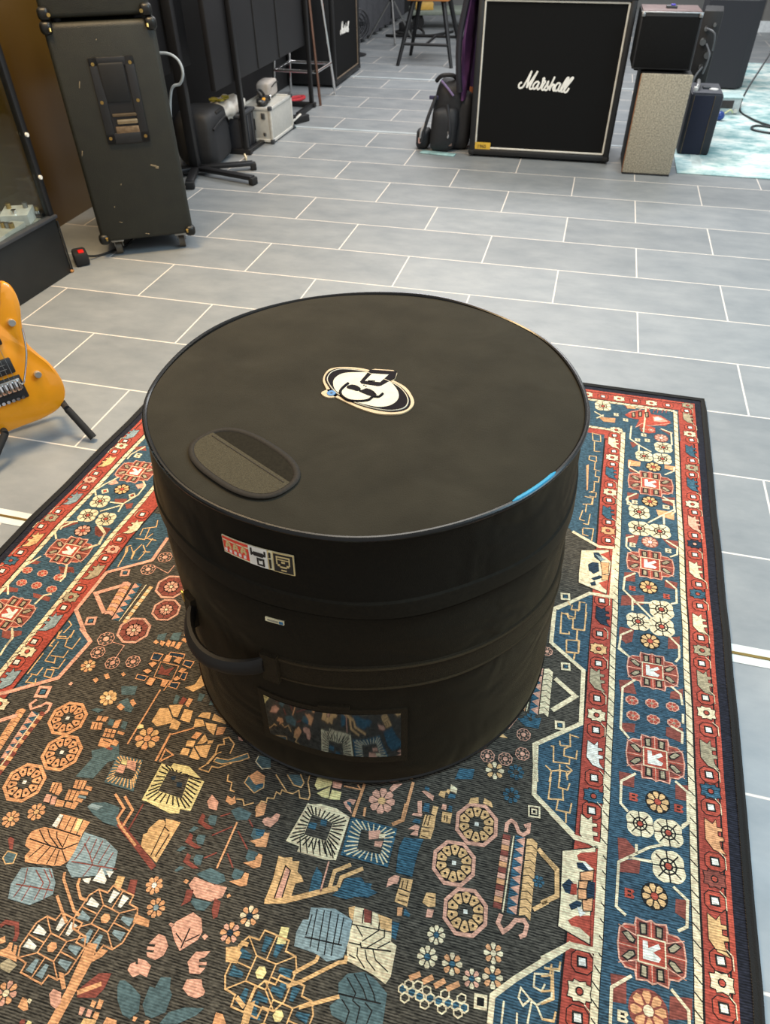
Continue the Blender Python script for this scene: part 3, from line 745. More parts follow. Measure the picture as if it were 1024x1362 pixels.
rp('r',5,[(296,-3457),(302,-3451),(326,-3444),(326,-3474),(309,-3463),(299,-3464)])
rp('r',5,[(288,-3555),(299,-3546),(321,-3540),(321,-3570),(306,-3561),(293,-3561)])
rp('d',5,[(296,-3468),(306,-3466),(318,-3475),(310,-3478),(298,-3476)])
rp('w',6,[(304,-3465),(311,-3465),(322,-3474),(315,-3475)])
rp('d',5,[(288,-3533),(299,-3524),(307,-3525),(306,-3531),(292,-3540)])
rp('w',6,[(300,-3533),(306,-3533),(313,-3539),(305,-3546)])
rp('d',5,[(314,-3491),(325,-3491),(325,-3516),(313,-3517)])
rp('o',6,[(302,-3482),(323,-3473),(322,-3489),(303,-3495)])
rl('n',7,1.3,[(302,-3482),(323,-3473),(322,-3489),(303,-3495)],True)
rp('o',6,[(301,-3494),(315,-3492),(313,-3504),(301,-3506)])
rl('n',7,1.3,[(301,-3494),(315,-3492),(313,-3504),(301,-3506)],True)
rp('o',6,[(300,-3507),(313,-3505),(314,-3520),(301,-3522)])
rl('n',7,1.3,[(300,-3507),(313,-3505),(314,-3520),(301,-3522)],True)
rp('o',6,[(307,-3522),(323,-3514),(322,-3534),(309,-3537)])
rl('n',7,1.3,[(307,-3522),(323,-3514),(322,-3534),(309,-3537)],True)
rl('c',5,8,[(258,-2926),(224,-2954),(224,-3046),(290,-3099),(291,-3218),(213,-3281),(222,-3350)])
rl('c',5,8,[(216,-3278),(221,-3373),(288,-3425)])
rl('c',5,8,[(295,-3585),(221,-3649),(193,-3677),(194,-3710)])
rl('t',5,2.6,[(256,-2938),(250,-2928)])
rl('t',5,2.6,[(274,-2922),(273,-2949),(258,-2949),(260,-2935)])
rl('t',5,2.6,[(267,-2950),(267,-2972),(255,-2975),(252,-2961),(239,-2965),(240,-3018),(258,-3016),(257,-3009)])
rl('t',5,2.6,[(263,-2973),(265,-3001),(287,-2999),(290,-2948)])
rl('t',5,2.6,[(273,-3001),(273,-3027)])
rl('t',5,2.6,[(253,-3032),(277,-3028),(278,-3060),(254,-3064)])
rl('t',5,2.6,[(271,-3062),(270,-3078)])
rl('t',5,2.6,[(277,-3026),(278,-3058)])
rl('t',5,2.6,[(253,-3032),(255,-3059)])
rl('t',5,2.6,[(241,-3277),(246,-3276),(248,-3306),(275,-3303),(275,-3293)])
rl('t',5,2.6,[(273,-3244),(275,-3269),(257,-3271)])
rl('t',5,2.6,[(274,-3269),(265,-3276),(265,-3290),(286,-3291),(287,-3274)])
rl('t',5,2.6,[(259,-3308),(261,-3340)])
rl('t',5,2.6,[(260,-3319),(271,-3319),(274,-3334)])
rl('t',5,2.6,[(260,-3319),(246,-3324),(235,-3316)])
rl('t',5,2.6,[(246,-3324),(244,-3345)])
rl('t',5,2.6,[(271,-3319),(281,-3315)])
rl('t',5,2.6,[(256,-3262),(257,-3271)])
rl('t',5,2.6,[(275,-3246),(289,-3248)])
rl('t',5,2.6,[(261,-3318),(260,-3351),(275,-3352),(278,-3339)])
rl('t',5,2.6,[(246,-3335),(245,-3375),(269,-3371),(267,-3353)])
rl('t',5,2.6,[(261,-3373),(259,-3391),(281,-3391),(283,-3373)])
rl('t',5,2.6,[(275,-3392),(276,-3409)])
rl('t',5,2.6,[(271,-3328),(280,-3314),(270,-3308)])
rl('c',5,2.6,[(281,-3612),(280,-3624),(259,-3625)])
rl('c',5,2.6,[(272,-3624),(272,-3659),(253,-3673),(242,-3667),(230,-3658),(228,-3670),(235,-3678),(244,-3668)])
rl('c',5,2.6,[(266,-3632),(247,-3636),(247,-3652),(258,-3655),(262,-3645)])
rl('c',5,2.6,[(253,-3673),(262,-3687),(277,-3685),(279,-3674)])
rl('c',5,2.6,[(209,-3679),(209,-3706)])
rl('c',5,2.6,[(228,-3688),(229,-3701)])
rl('c',5,2.6,[(246,-3670),(243,-3697)])
rl('t',5,2.6,[(256,-3637),(270,-3632),(271,-3651),(258,-3655)])
rl('t',5,2.6,[(271,-3623),(275,-3660),(259,-3670)])
rl('t',5,2.6,[(260,-3626),(280,-3622),(281,-3612)])
rl('t',5,2.6,[(269,-3618),(268,-3632)])
rl('t',5,2.6,[(262,-3687),(277,-3686),(279,-3674)])
rl('t',5,2.4,[(269,-2570),(289,-2572),(287,-2596),(266,-2601)])
rl('t',5,2.4,[(275,-2599),(274,-2629)])
rl('t',5,2.4,[(267,-2624),(261,-2659),(273,-2662)])
rl('t',5,2.4,[(285,-2633),(282,-2673),(270,-2672)])
rl('t',5,2.4,[(270,-2688),(295,-2685),(292,-2726)])
rl('t',5,2.4,[(270,-2691),(271,-2710),(284,-2713)])
rl('t',5,2.4,[(257,-2948),(275,-2946),(275,-2923),(286,-2923)])
rl('t',5,2.4,[(267,-2945),(267,-2970),(239,-2962),(241,-3017),(259,-3015)])
rl('t',5,2.4,[(250,-2962),(253,-2973)])
rl('t',5,2.4,[(264,-2976),(263,-2999),(288,-2998),(288,-2925)])
rl('t',5,2.4,[(274,-3001),(274,-3029)])
rl('t',5,2.4,[(254,-3032),(279,-3028),(279,-3059),(255,-3061),(254,-3032)])
rl('t',5,2.4,[(272,-3061),(271,-3077)])
rl('t',5,2.4,[(280,-2291),(300,-2296),(302,-2327),(281,-2326),(278,-2289)])
rl('t',5,2.4,[(285,-2331),(286,-2374),(302,-2373)])
rl('t',5,2.4,[(274,-2398),(292,-2397),(293,-2420),(274,-2416),(274,-2398)])
rl('t',5,2.4,[(290,-2421),(289,-2455),(303,-2458)])
rl('t',5,2.4,[(293,-2460),(292,-2483),(302,-2483),(301,-2505),(289,-2505)])
rl('t',5,2.4,[(291,-2508),(291,-2543),(279,-2551)])
rl('t',5,2.4,[(281,-2550),(297,-2549),(296,-2567),(280,-2566)])
rl('t',5,2.4,[(290,-2569),(289,-2597),(277,-2598)])
rp('o',4,[(268,-2443),(274,-2436),(276,-2541),(273,-2547)])
rl('p',5,8,[(-673,-2956),(-673,-3032),(-754,-3091),(-759,-3204),(-710,-3251)])
rl('p',5,8,[(-722,-3244),(-683,-3271),(-696,-3364),(-772,-3417),(-796,-3429)])
rl('t',5,2.4,[(-725,-2907),(-717,-2929),(-745,-2942),(-741,-2965)])
rl('t',5,2.4,[(-730,-2938),(-723,-2975),(-745,-2977)])
rl('t',5,2.4,[(-714,-2952),(-721,-2971),(-695,-2971)])
rl('t',5,2.4,[(-744,-3000),(-752,-3007),(-742,-3032)])
rl('t',5,2.4,[(-721,-2991),(-727,-3021),(-741,-3005)])
rl('t',5,2.4,[(-717,-2993),(-701,-3011),(-704,-3039)])
rl('t',5,2.4,[(-725,-3017),(-720,-3041)])
rl('t',5,2.4,[(-690,-3009),(-707,-3013)])
rl('t',5,2.4,[(-743,-3016),(-739,-3067)])
rl('t',5,2.4,[(-707,-2996),(-706,-2967)])
rl('t',5,2.4,[(-759,-3264),(-755,-3280),(-732,-3276),(-730,-3257)])
rl('t',5,2.4,[(-708,-3267),(-709,-3296),(-727,-3294),(-732,-3278)])
rl('t',5,2.4,[(-756,-3284),(-758,-3300),(-751,-3300)])
rl('t',5,2.4,[(-746,-3287),(-745,-3335)])
rl('t',5,2.4,[(-714,-3301),(-714,-3319),(-741,-3321)])
rl('t',5,2.4,[(-708,-3321),(-708,-3345),(-724,-3346)])
rl('t',5,2.4,[(-730,-3320),(-724,-3335),(-745,-3335)])
rl('t',5,2.4,[(-759,-3319),(-760,-3348),(-760,-3371)])
rl('t',5,2.4,[(-739,-3350),(-740,-3369),(-754,-3369)])
rl('t',5,2.4,[(-714,-3350),(-710,-3368),(-725,-3367),(-729,-3352),(-714,-3350)])
rl('t',5,2.4,[(-750,-3370),(-751,-3388),(-732,-3386),(-737,-3376)])
rl('t',5,2.4,[(-757,-3234),(-745,-3242),(-749,-3265)])
rl('t',5,2.4,[(-756,-3259),(-756,-3275),(-738,-3272)])
rl('t',5,2.4,[(-732,-3253),(-728,-3273)])
rl('t',5,2.4,[(-758,-3284),(-758,-3302)])
rl('t',5,2.4,[(-728,-3015),(-722,-3040)])
rl('t',5,2.4,[(-750,-3003),(-744,-3019),(-738,-3070)])
bricks((217,-3450),(217,-3567),17.0,10,'t',True,1)
rl('n',5,1.5,[(215,-3449),(214,-3567)])
teeth((214,-3449),(214,-3567),14.0,8,'p','b',-1)
rl('c',5,2.2,[(196,-3451),(193,-3568)])
bricks((191,-3451),(190,-3565),12.0,13,'mpo',False,-1)
rl('p',5,6,[(183,-3448),(183,-3434),(189,-3427),(196,-3430),(203,-3443),(210,-3446),(218,-3439),(218,-3427),(211,-3431)])
rl('p',5,6,[(191,-3571),(188,-3584),(197,-3594),(206,-3585),(213,-3574),(225,-3571),(230,-3577),(228,-3590),(221,-3595)])
rl('t',5,7,[(236,-3462),(266,-3487)])
rl('t',5,7,[(242,-3468),(267,-3486),(270,-3525),(248,-3541)])
rl('t',5,6,[(237,-3553),(257,-3537)])
petals(241,-3511,9,None,6,'b','b',None,0)
bricks((216,-3113),(215,-3217),17.0,8,'c',True,1)
rl('n',5,1.6,[(215,-3113),(214,-3217)])
teeth((214,-3113),(213,-3219),14.0,6,'p','b',-1)
rl('c',5,9,[(238,-3131),(278,-3162),(238,-3203)])
rl('c',5,2,[(194,-3187),(192,-3217)])
bricks((-703,-3107),(-694,-3201),20.0,9,'po',True,1)
rl('n',5,1.5,[(-677,-3103),(-674,-3208)])
teeth((-676,-3104),(-672,-3209),15.0,6,'p','b',1)
rl('c',5,2,[(-649,-3103),(-654,-3210)])
bricks((-640,-3104),(-646,-3210),9.0,11,'tc',False,1)
rl('p',5,9,[(-692,-3112),(-744,-3152),(-696,-3197)])
bricks((-713,-3441),(-707,-3525),16.0,9,'o',True,-1)
teeth((-701,-3441),(-697,-3538),15.0,7,'p','b',1)
rl('c',5,2.2,[(-684,-3443),(-687,-3550)])
bricks((-673,-3437),(-680,-3547),11.0,13,'mo',False,-1)
rl('p',5,5,[(-707,-3417),(-713,-3429),(-705,-3437),(-691,-3427),(-685,-3419),(-675,-3419),(-672,-3432),(-674,-3440)])
rl('p',5,8,[(-722,-3455),(-746,-3473)])
rl('c',5,2,[(-685,-3522),(-688,-3551)])
bricks((-676,-3520),(-677,-3566),11.0,5,'mo',False,-1)
octo(135,-3447,34.77,35.47,0.10,'p','t',10)
octo(110,-3516,34.19,34.88,0.10,'p','t',10)
octo(139,-3581,33.64,34.31,0.10,'p','t',10)
octo(-627,-3438,34.00,34.68,0.10,'o','o',10)
octo(-598,-3501,34.00,34.68,0.10,'o','o',10)
octo(-628,-3566,34.00,34.68,0.10,'o','o',10)
rp('t',3,[(117,-3416),(118,-3406),(131,-3401),(133,-3411)])
rp('t',3,[(140,-3409),(141,-3400),(153,-3404),(157,-3413)])
octp(-593,-3095,34.00,None,0.20,'p','m','p')
octp(-573,-3157,30.00,None,0.20,'p','m','p')
octp(-612,-3223,34.00,None,0.20,'p','m','p')
web(-649,-3016,17.00)
web(-668,-3060,17.00)
web(-656,-3257,18.00)
web(-654,-3291,15.00)
web(-612,-3307,15.00)
web(-574,-3294,15.00)
web(192,-3266,13.00)
web(135,-3323,13.00)
web(166,-3321,13.00)
web(194,-3304,13.00)
web(218,-3070,11.00)
rl('p',4,1.6,[(-639,-3261),(-611,-3263),(-612,-3302)])
rl('p',4,1.6,[(-659,-3047),(-619,-3060),(-616,-3034)])
petals(-655,-3325,14.50,None,8,'ot','c',None,0.15)
petals(-578,-3380,15.80,None,8,'t','c',None,0.15)
petals(-445,-3500,1.30,None,8,'t','c',None,0.15)
petals(-611,-3627,13.90,None,8,'o','t',None,0.15)
petals(-577,-3606,14.50,None,8,'o','t',None,0.15)
petals(-331,-3662,13.20,None,8,'o','w',None,0.15)
petals(-313,-3690,13.90,None,8,'o','s',None,0.15)
petals(-172,-3666,14.50,None,8,'co','d',None,0.15)
petals(-191,-3694,14.50,None,8,'op','d',None,0.15)
petals(-463,-3841,15.20,None,8,'po','c',None,0.15)
petals(103,-3622,13.20,None,8,'c','b',None,0.15)
petals(96,-3653,14.50,None,8,'c','b',None,0.15)
petals(132,-3653,14.50,None,8,'co','b',None,0.15)
petals(162,-3664,12.50,None,8,'cp','b',None,0.15)
petals(190,-3655,14.50,None,8,'co','b',None,0.15)
petals(187,-3625,13.90,None,8,'co','c',None,0.15)
petals(151,-3347,15.80,None,8,'ct','k',None,0.15)
petals(-331,-3661,11.20,None,8,'o','w',None,0.15)
petals(-464,-3439,22,None,8,'ot','o',None,0.20,0.36,0.12)
petals(-25,-3447,22,None,8,'p','t',None,0.10,0.30,0.05)
petals(-577,-3381,16,None,8,'t','c',None,0.10)
petals(184,-3384,14,None,8,'b','k',None,0)
petals(187,-3341,14,None,8,'b','k',None,0.20)
petals(201,-3232,13,None,7,'b','k',None,0.20)
dia(-713,-3082,10,0.30,'p','b')
dia(-712,-3223,11,0.30,'p','b')
dia(-706,-3399,13,0.20,'p','b')
dia(256,-3098,9,0.10,'c','b')
dia(254,-3231,9,0.10,'c','b')
dia(244,-2915,10,0.10,'c','b')
dia(178,-3688,9,0.10,'c','n')
dia2(224,-3403,10,0.10)
rp('p',4,[(-669,-3372),(-666,-3366),(-661,-3368),(-662,-3374)])
wreath([(-416,-3476),(-329,-3489),(-329,-3542),(-417,-3545)],[(-397,-3484),(-358,-3486),(-353,-3526),(-398,-3523)],'y',7,'n')
rp('y',4,[(-396,-3471),(-366,-3470),(-337,-3485),(-358,-3486),(-397,-3484)])
rp('y',4,[(-413,-3544),(-360,-3554),(-345,-3550),(-353,-3526),(-398,-3525)])
rp('d',6,[(-388,-3494),(-380,-3492),(-379,-3499),(-386,-3500)])
rp('d',6,[(-374,-3501),(-364,-3500),(-362,-3508),(-371,-3509)])
wreath([(-144,-3481),(-69,-3487),(-71,-3558),(-158,-3549)],[(-131,-3497),(-93,-3503),(-95,-3533),(-133,-3532)],'c',8,'n')
rp('c',4,[(-146,-3484),(-123,-3477),(-95,-3478),(-69,-3487),(-93,-3503),(-130,-3496)])
rp('c',4,[(-135,-3560),(-86,-3561),(-71,-3557),(-94,-3535),(-132,-3533)])
rp('b',6,[(-131,-3511),(-118,-3510),(-118,-3521),(-130,-3521)])
rp('b',6,[(-114,-3502),(-104,-3499),(-102,-3511),(-112,-3511)])
rl('n',6,1.6,[(-138,-3537),(-129,-3560)])
rl('n',6,1.6,[(-128,-3537),(-118,-3559)])
rl('n',6,1.6,[(-118,-3537),(-108,-3558)])
rl('n',6,1.6,[(-107,-3536),(-97,-3557)])
rl('n',6,1.6,[(-97,-3536),(-86,-3556)])
rl('n',6,1.6,[(-87,-3535),(-76,-3556)])
wreath([(-67,-3486),(11,-3486),(11,-3548),(-66,-3548)],[(-45,-3501),(-6,-3499),(-5,-3532),(-43,-3533)],'b',7,'c')
rp('p',6,[(-33,-3501),(-15,-3495),(-13,-3502),(-15,-3509),(-29,-3514)])
rp('p',6,[(-19,-3514),(-6,-3511),(-7,-3521),(-18,-3522)])
rp('c',7,[(-15,-3501),(-5,-3499),(-5,-3506),(-14,-3508)])
wreath([(-499,-3480),(-451,-3479),(-438,-3535),(-495,-3532)],[(-487,-3488),(-452,-3486),(-451,-3516),(-485,-3518)],'h',7,'t')
rp('p',6,[(-486,-3496),(-474,-3496),(-472,-3510),(-486,-3510)])
rp('p',6,[(-477,-3486),(-461,-3484),(-453,-3501),(-471,-3499)])
rp('y',6,[(-487,-3486),(-477,-3486),(-474,-3495),(-485,-3494)])
bigflo((-434,-3775),None,45.0,-0.14,'wsssswww','o','o',42.0)
bigflo((-379,-3722),None,45.0,-0.14,'wssssswww','o','o',42.0)
bigflo((-128,-3730),None,47.0,-0.10,'bbbbbbbb','t','y',50.0)
bigflo((-86,-3772),None,45.0,-0.10,'bbbbbbbb','t','y',44.0)
rp('o',4,[(-387,-3757),(-372,-3755),(-368,-3779),(-370,-3819),(-372,-3854),(-386,-3858),(-384,-3817)])
rp('o',4,[(-371,-3773),(-363,-3759),(-353,-3759),(-357,-3768),(-368,-3778)])
rp('o',4,[(-407,-3800),(-399,-3800),(-385,-3815),(-390,-3818)])
rp('p',4,[(-404,-3827),(-402,-3820),(-389,-3821),(-382,-3832),(-385,-3840),(-394,-3838)])
rp('m',4,[(-369,-3814),(-350,-3787),(-333,-3783),(-333,-3802),(-339,-3815),(-364,-3821)])
rl('o',5,6,[(-367,-3816),(-340,-3798)])
rp('t',4,[(-391,-3679),(-393,-3663),(-381,-3662),(-378,-3683)])
rp('m',4,[(-367,-3681),(-371,-3663),(-360,-3661),(-353,-3685)])
rp('o',4,[(-339,-3705),(-314,-3708),(-311,-3717),(-337,-3717)])
rp('t',4,[(-189,-3713),(-175,-3708),(-164,-3714),(-166,-3728),(-182,-3730)])
rl('t',5,6,[(-171,-3711),(-168,-3702),(-159,-3702)])
rp('y',4,[(-120,-3691),(-121,-3668),(-109,-3666),(-107,-3688)])
rp('t',4,[(-132,-3793),(-131,-3769),(-123,-3763),(-122,-3790)])
rl('t',5,6,[(-150,-3766),(-135,-3774)])
rl('o',5,4,[(-476,-3679),(-472,-3688),(-431,-3724),(-419,-3728)])
rl('o',5,4,[(-448,-3681),(-446,-3691),(-431,-3706),(-419,-3707)])
rl('o',5,4,[(-468,-3712),(-432,-3742)])
rl('t',5,5,[(-84,-3720),(-57,-3697),(-56,-3690)])
rl('t',5,5,[(-87,-3737),(-69,-3726),(-25,-3691),(-16,-3688),(-17,-3680)])
rl('t',5,5,[(-62,-3756),(-12,-3730)])
vleaf([(-23,-3615),(-9,-3614),(35,-3618),(41,-3647),(50,-3650),(51,-3690),(46,-3700),(25,-3693),(-14,-3686),(-21,-3663),(-20,-3638)],[(-2,-3659),(1,-3665),(44,-3659)],[[(-15,-3638),(-1,-3651)],[(0,-3657),(20,-3637),(18,-3627)],[(9,-3663),(30,-3644),(26,-3623)],[(24,-3660),(40,-3647)],[(18,-3663),(25,-3675),(46,-3685)],[(7,-3666),(13,-3678),(28,-3688)],[(-4,-3666),(-2,-3677),(13,-3689)],[(3,-3614),(7,-3633)],[(-9,-3616),(-6,-3634)],[(17,-3615),(19,-3634)],[(-18,-3663),(-1,-3662)],[(-20,-3639),(38,-3635)],[(-14,-3678),(-3,-3680)]],'c','n',1.6)
rp('t',5,[(13,-3616),(35,-3618),(38,-3634),(22,-3634)])
rp('m',5,[(-9,-3614),(3,-3615),(6,-3631),(-4,-3632)])
rp('b',4,[(36,-3620),(47,-3620),(47,-3643),(40,-3641)])
rp('t',4,[(-32,-3618),(-23,-3614),(-21,-3635),(-28,-3629)])
vleaf([(-87,-3632),(-51,-3625),(-22,-3633),(-19,-3661),(-21,-3684),(-31,-3689),(-42,-3694),(-58,-3689),(-72,-3688),(-94,-3687),(-97,-3669),(-93,-3651),(-85,-3649)],[(-83,-3672),(-27,-3669)],[[(-77,-3632),(-71,-3683)],[(-66,-3631),(-59,-3685)],[(-56,-3629),(-48,-3687)],[(-44,-3631),(-38,-3686)],[(-35,-3633),(-32,-3669)],[(-82,-3641),(-82,-3670)]],'s','n',1.6)
vleaf([(-9,-3701),(14,-3693),(31,-3698),(51,-3710),(54,-3746),(8,-3758),(-16,-3753),(-22,-3744),(-13,-3733),(-18,-3715)],[(-14,-3727),(46,-3724)],[[(-8,-3706),(9,-3721),(7,-3730)],[(0,-3699),(18,-3714),(26,-3725)],[(15,-3695),(33,-3715),(38,-3724)],[(-8,-3732),(6,-3743),(5,-3757)],[(7,-3730),(19,-3735),(19,-3754)],[(24,-3728),(36,-3735),(33,-3751)]],'h','n',1.6)
vleaf([(-565,-3636),(-550,-3625),(-536,-3624),(-504,-3621),(-482,-3621),(-479,-3644),(-479,-3661),(-488,-3672),(-500,-3675),(-546,-3681),(-552,-3673),(-549,-3662),(-561,-3659),(-566,-3647)],[(-561,-3647),(-522,-3649),(-500,-3649),(-481,-3634)],[[(-554,-3631),(-534,-3645),(-522,-3649)],[(-542,-3626),(-531,-3636),(-508,-3648)],[(-525,-3626),(-519,-3635),(-502,-3646)],[(-504,-3625),(-501,-3648)],[(-533,-3650),(-544,-3673)],[(-521,-3650),(-528,-3676)],[(-511,-3650),(-511,-3675)],[(-504,-3651),(-498,-3673)],[(-500,-3650),(-483,-3664)]],'o','n',1.6)
vleaf([(-538,-3618),(-536,-3599),(-519,-3598),(-481,-3599),(-483,-3624),(-503,-3622),(-527,-3623)],[(-535,-3622),(-483,-3624)],[[(-530,-3600),(-526,-3621)],[(-516,-3599),(-514,-3621)],[(-506,-3599),(-503,-3622)],[(-494,-3599),(-491,-3623)]],'o','n',1.6)
rp('w',6,[(-538,-3620),(-537,-3600),(-530,-3600),(-529,-3621)])
rp('y',5,[(-499,-3617),(-503,-3599),(-495,-3598),(-490,-3619)])
vleaf([(-481,-3616),(-441,-3618),(-412,-3630),(-405,-3651),(-406,-3665),(-431,-3673),(-461,-3683),(-480,-3670),(-479,-3649),(-480,-3632)],[(-475,-3662),(-400,-3655)],[[(-468,-3620),(-469,-3646),(-472,-3659)],[(-471,-3632),(-452,-3646),(-440,-3658)],[(-455,-3621),(-453,-3644)],[(-444,-3621),(-443,-3654)],[(-430,-3624),(-432,-3655)],[(-418,-3633),(-420,-3656)],[(-440,-3658),(-445,-3677)],[(-426,-3658),(-424,-3676)]],'s','m',1.5)
rp('w',5,[(-444,-3681),(-431,-3676),(-430,-3685),(-438,-3684)])
rp('w',5,[(-427,-3679),(-423,-3659),(-406,-3673),(-406,-3679)])
rp('w',5,[(-415,-3661),(-402,-3659),(-404,-3669)])
rp('h',3,[(-464,-3672),(-451,-3670),(-449,-3680),(-461,-3683)])
vleaf([(-546,-3690),(-529,-3684),(-499,-3679),(-481,-3696),(-475,-3712),(-489,-3725),(-501,-3734),(-538,-3734),(-547,-3715)],[(-539,-3713),(-478,-3707)],[[(-536,-3688),(-528,-3708)],[(-522,-3687),(-499,-3701),(-498,-3726)],[(-510,-3683),(-489,-3698),(-485,-3721)],[(-502,-3681),(-490,-3691)],[(-528,-3708),(-531,-3730)],[(-516,-3709),(-516,-3732)]],'s','m',1.5)
vleaf([(-380,-3615),(-386,-3596),(-381,-3592),(-382,-3585),(-373,-3568),(-365,-3566),(-358,-3572),(-363,-3563),(-336,-3563),(-344,-3631),(-361,-3623)],[(-350,-3623),(-345,-3585)],[[(-358,-3572),(-358,-3623)],[(-357,-3577),(-348,-3581)]],'t','n',1.6)
rl('m',4,9,[(-434,-3589),(-381,-3618),(-344,-3639)])
rl('m',5,4,[(-466,-3546),(-439,-3564),(-441,-3582),(-431,-3591)])
rl('m',5,4,[(-447,-3546),(-423,-3564),(-426,-3590)])
rl('m',4,2.5,[(-411,-3550),(-413,-3597)])
vleaf([(-161,-3573),(-152,-3574),(-139,-3570),(-137,-3576),(-126,-3573),(-124,-3589),(-116,-3593),(-110,-3600),(-121,-3606),(-121,-3625),(-158,-3641),(-157,-3606)],[(-145,-3635),(-145,-3585),(-135,-3590),(-134,-3630)],[],'t','n',1.6)
rp('p',5,[(-144,-3634),(-143,-3586),(-136,-3590),(-135,-3630)])
rl('t',5,8,[(-158,-3641),(-128,-3633),(-82,-3609),(-56,-3596)])
rl('p',5,2.6,[(-81,-3562),(-80,-3608)])
rl('t',5,6,[(-68,-3601),(-68,-3574),(-46,-3558)])
rl('t',5,6,[(-56,-3595),(-55,-3580),(-26,-3559)])
rp('b',3,[(-97,-3574),(-85,-3583),(-81,-3608),(-97,-3614),(-99,-3591)])
rp('b',3,[(-49,-3580),(-25,-3572),(-18,-3579),(-7,-3577),(-7,-3585),(5,-3587),(-8,-3598),(-26,-3601),(-38,-3608),(-61,-3608),(-52,-3594)])
rp('t',4,[(-473,-3406),(-472,-3377),(-456,-3373),(-439,-3391),(-435,-3399),(-459,-3413)])
rp('t',4,[(-458,-3367),(-433,-3359),(-431,-3387),(-440,-3386)])
rp('t',4,[(-426,-3367),(-409,-3367),(-404,-3391),(-424,-3390)])
rp('t',4,[(-438,-3390),(-420,-3395),(-419,-3410),(-435,-3411)])
rp('m',4,[(-441,-3343),(-431,-3347),(-434,-3361),(-442,-3359)])
rp('o',4,[(-429,-3343),(-420,-3344),(-421,-3362),(-430,-3359)])
rp('t',4,[(-395,-3376),(-391,-3366),(-375,-3362),(-372,-3375)])
rp('t',4,[(-367,-3376),(-368,-3363),(-343,-3370),(-338,-3378)])
rp('t',4,[(-393,-3398),(-397,-3381),(-383,-3380),(-373,-3391)])
rp('t',4,[(-368,-3395),(-376,-3384),(-354,-3382),(-350,-3404)])
rp('o',4,[(-350,-3387),(-335,-3383),(-335,-3398),(-347,-3403)])
rp('o',4,[(-388,-3418),(-384,-3405),(-372,-3405),(-377,-3419)])
rp('t',4,[(-372,-3427),(-367,-3405),(-356,-3416),(-363,-3425)])
rp('t',4,[(-390,-3436),(-392,-3425),(-377,-3422),(-376,-3434)])
rp('t',4,[(-393,-3453),(-393,-3440),(-380,-3439),(-378,-3452)])
rp('t',4,[(-374,-3454),(-375,-3435),(-355,-3451),(-357,-3455)])
rp('t',4,[(-374,-3432),(-347,-3422),(-344,-3448),(-355,-3448)])
rp('t',4,[(-356,-3416),(-346,-3413),(-346,-3419),(-354,-3423)])
rp('h',4,[(-453,-3362),(-456,-3343),(-447,-3344),(-445,-3360)])
rp('h',4,[(-411,-3345),(-414,-3329),(-402,-3329),(-403,-3344)])
rp('h',4,[(-386,-3348),(-387,-3332),(-378,-3332),(-376,-3346)])
rl('o',5,3,[(-490,-3340),(-493,-3458)])
rl('o',5,3,[(-391,-3399),(-425,-3421)])
rl('o',5,4,[(-428,-3419),(-428,-3475)])
rp('y',6,[(-494,-3425),(-491,-3416),(-484,-3416),(-481,-3421),(-489,-3426)])
rl('o',5,3,[(-421,-3473),(-422,-3450),(-404,-3457),(-421,-3474)])
rp('d',4,[(-544,-3265),(-524,-3264),(-525,-3280),(-542,-3281)])
rl('o',5,1.8,[(-544,-3265),(-524,-3264),(-525,-3280),(-542,-3281)],True)
rp('d',4,[(-512,-3255),(-482,-3253),(-480,-3264),(-513,-3263)])
rl('o',5,1.8,[(-512,-3255),(-482,-3253),(-480,-3264),(-513,-3263)],True)
rp('d',4,[(-475,-3266),(-456,-3265),(-457,-3280),(-475,-3277)])
rl('o',5,1.8,[(-475,-3266),(-456,-3265),(-457,-3280),(-475,-3277)],True)
rp('d',4,[(-550,-3319),(-528,-3319),(-530,-3329),(-549,-3329)])
rl('o',5,1.8,[(-550,-3319),(-528,-3319),(-530,-3329),(-549,-3329)],True)
rp('d',4,[(-479,-3320),(-461,-3317),(-461,-3331),(-478,-3330)])
rl('o',5,1.8,[(-479,-3320),(-461,-3317),(-461,-3331),(-478,-3330)],True)
rp('d',4,[(-467,-3294),(-457,-3292),(-455,-3309),(-466,-3308)])
rl('o',5,1.8,[(-467,-3294),(-457,-3292),(-455,-3309),(-466,-3308)],True)
rp('o',4,[(-518,-3279),(-517,-3262),(-504,-3262),(-503,-3279)])
rl('n',5,1,[(-518,-3279),(-517,-3262),(-504,-3262),(-503,-3279)],True)
rp('o',4,[(-497,-3275),(-493,-3261),(-482,-3261),(-482,-3277)])
rl('n',5,1,[(-497,-3275),(-493,-3261),(-482,-3261),(-482,-3277)],True)
rp('o',4,[(-525,-3335),(-524,-3319),(-510,-3319),(-511,-3337)])
rl('n',5,1,[(-525,-3335),(-524,-3319),(-510,-3319),(-511,-3337)],True)
rp('o',4,[(-495,-3333),(-498,-3316),(-484,-3316),(-484,-3333)])
rl('n',5,1,[(-495,-3333),(-498,-3316),(-484,-3316),(-484,-3333)],True)
rp('o',4,[(-543,-3291),(-535,-3283),(-525,-3286),(-530,-3298)])
rl('n',5,1,[(-543,-3291),(-535,-3283),(-525,-3286),(-530,-3298)],True)
rp('o',4,[(-546,-3309),(-537,-3302),(-526,-3304),(-531,-3314)])
rl('n',5,1,[(-546,-3309),(-537,-3302),(-526,-3304),(-531,-3314)],True)
rp('o',4,[(-477,-3295),(-474,-3284),(-462,-3284),(-465,-3296)])
rl('n',5,1,[(-477,-3295),(-474,-3284),(-462,-3284),(-465,-3296)],True)
rp('o',4,[(-479,-3313),(-474,-3302),(-463,-3308),(-471,-3315)])
rl('n',5,1,[(-479,-3313),(-474,-3302),(-463,-3308),(-471,-3315)],True)
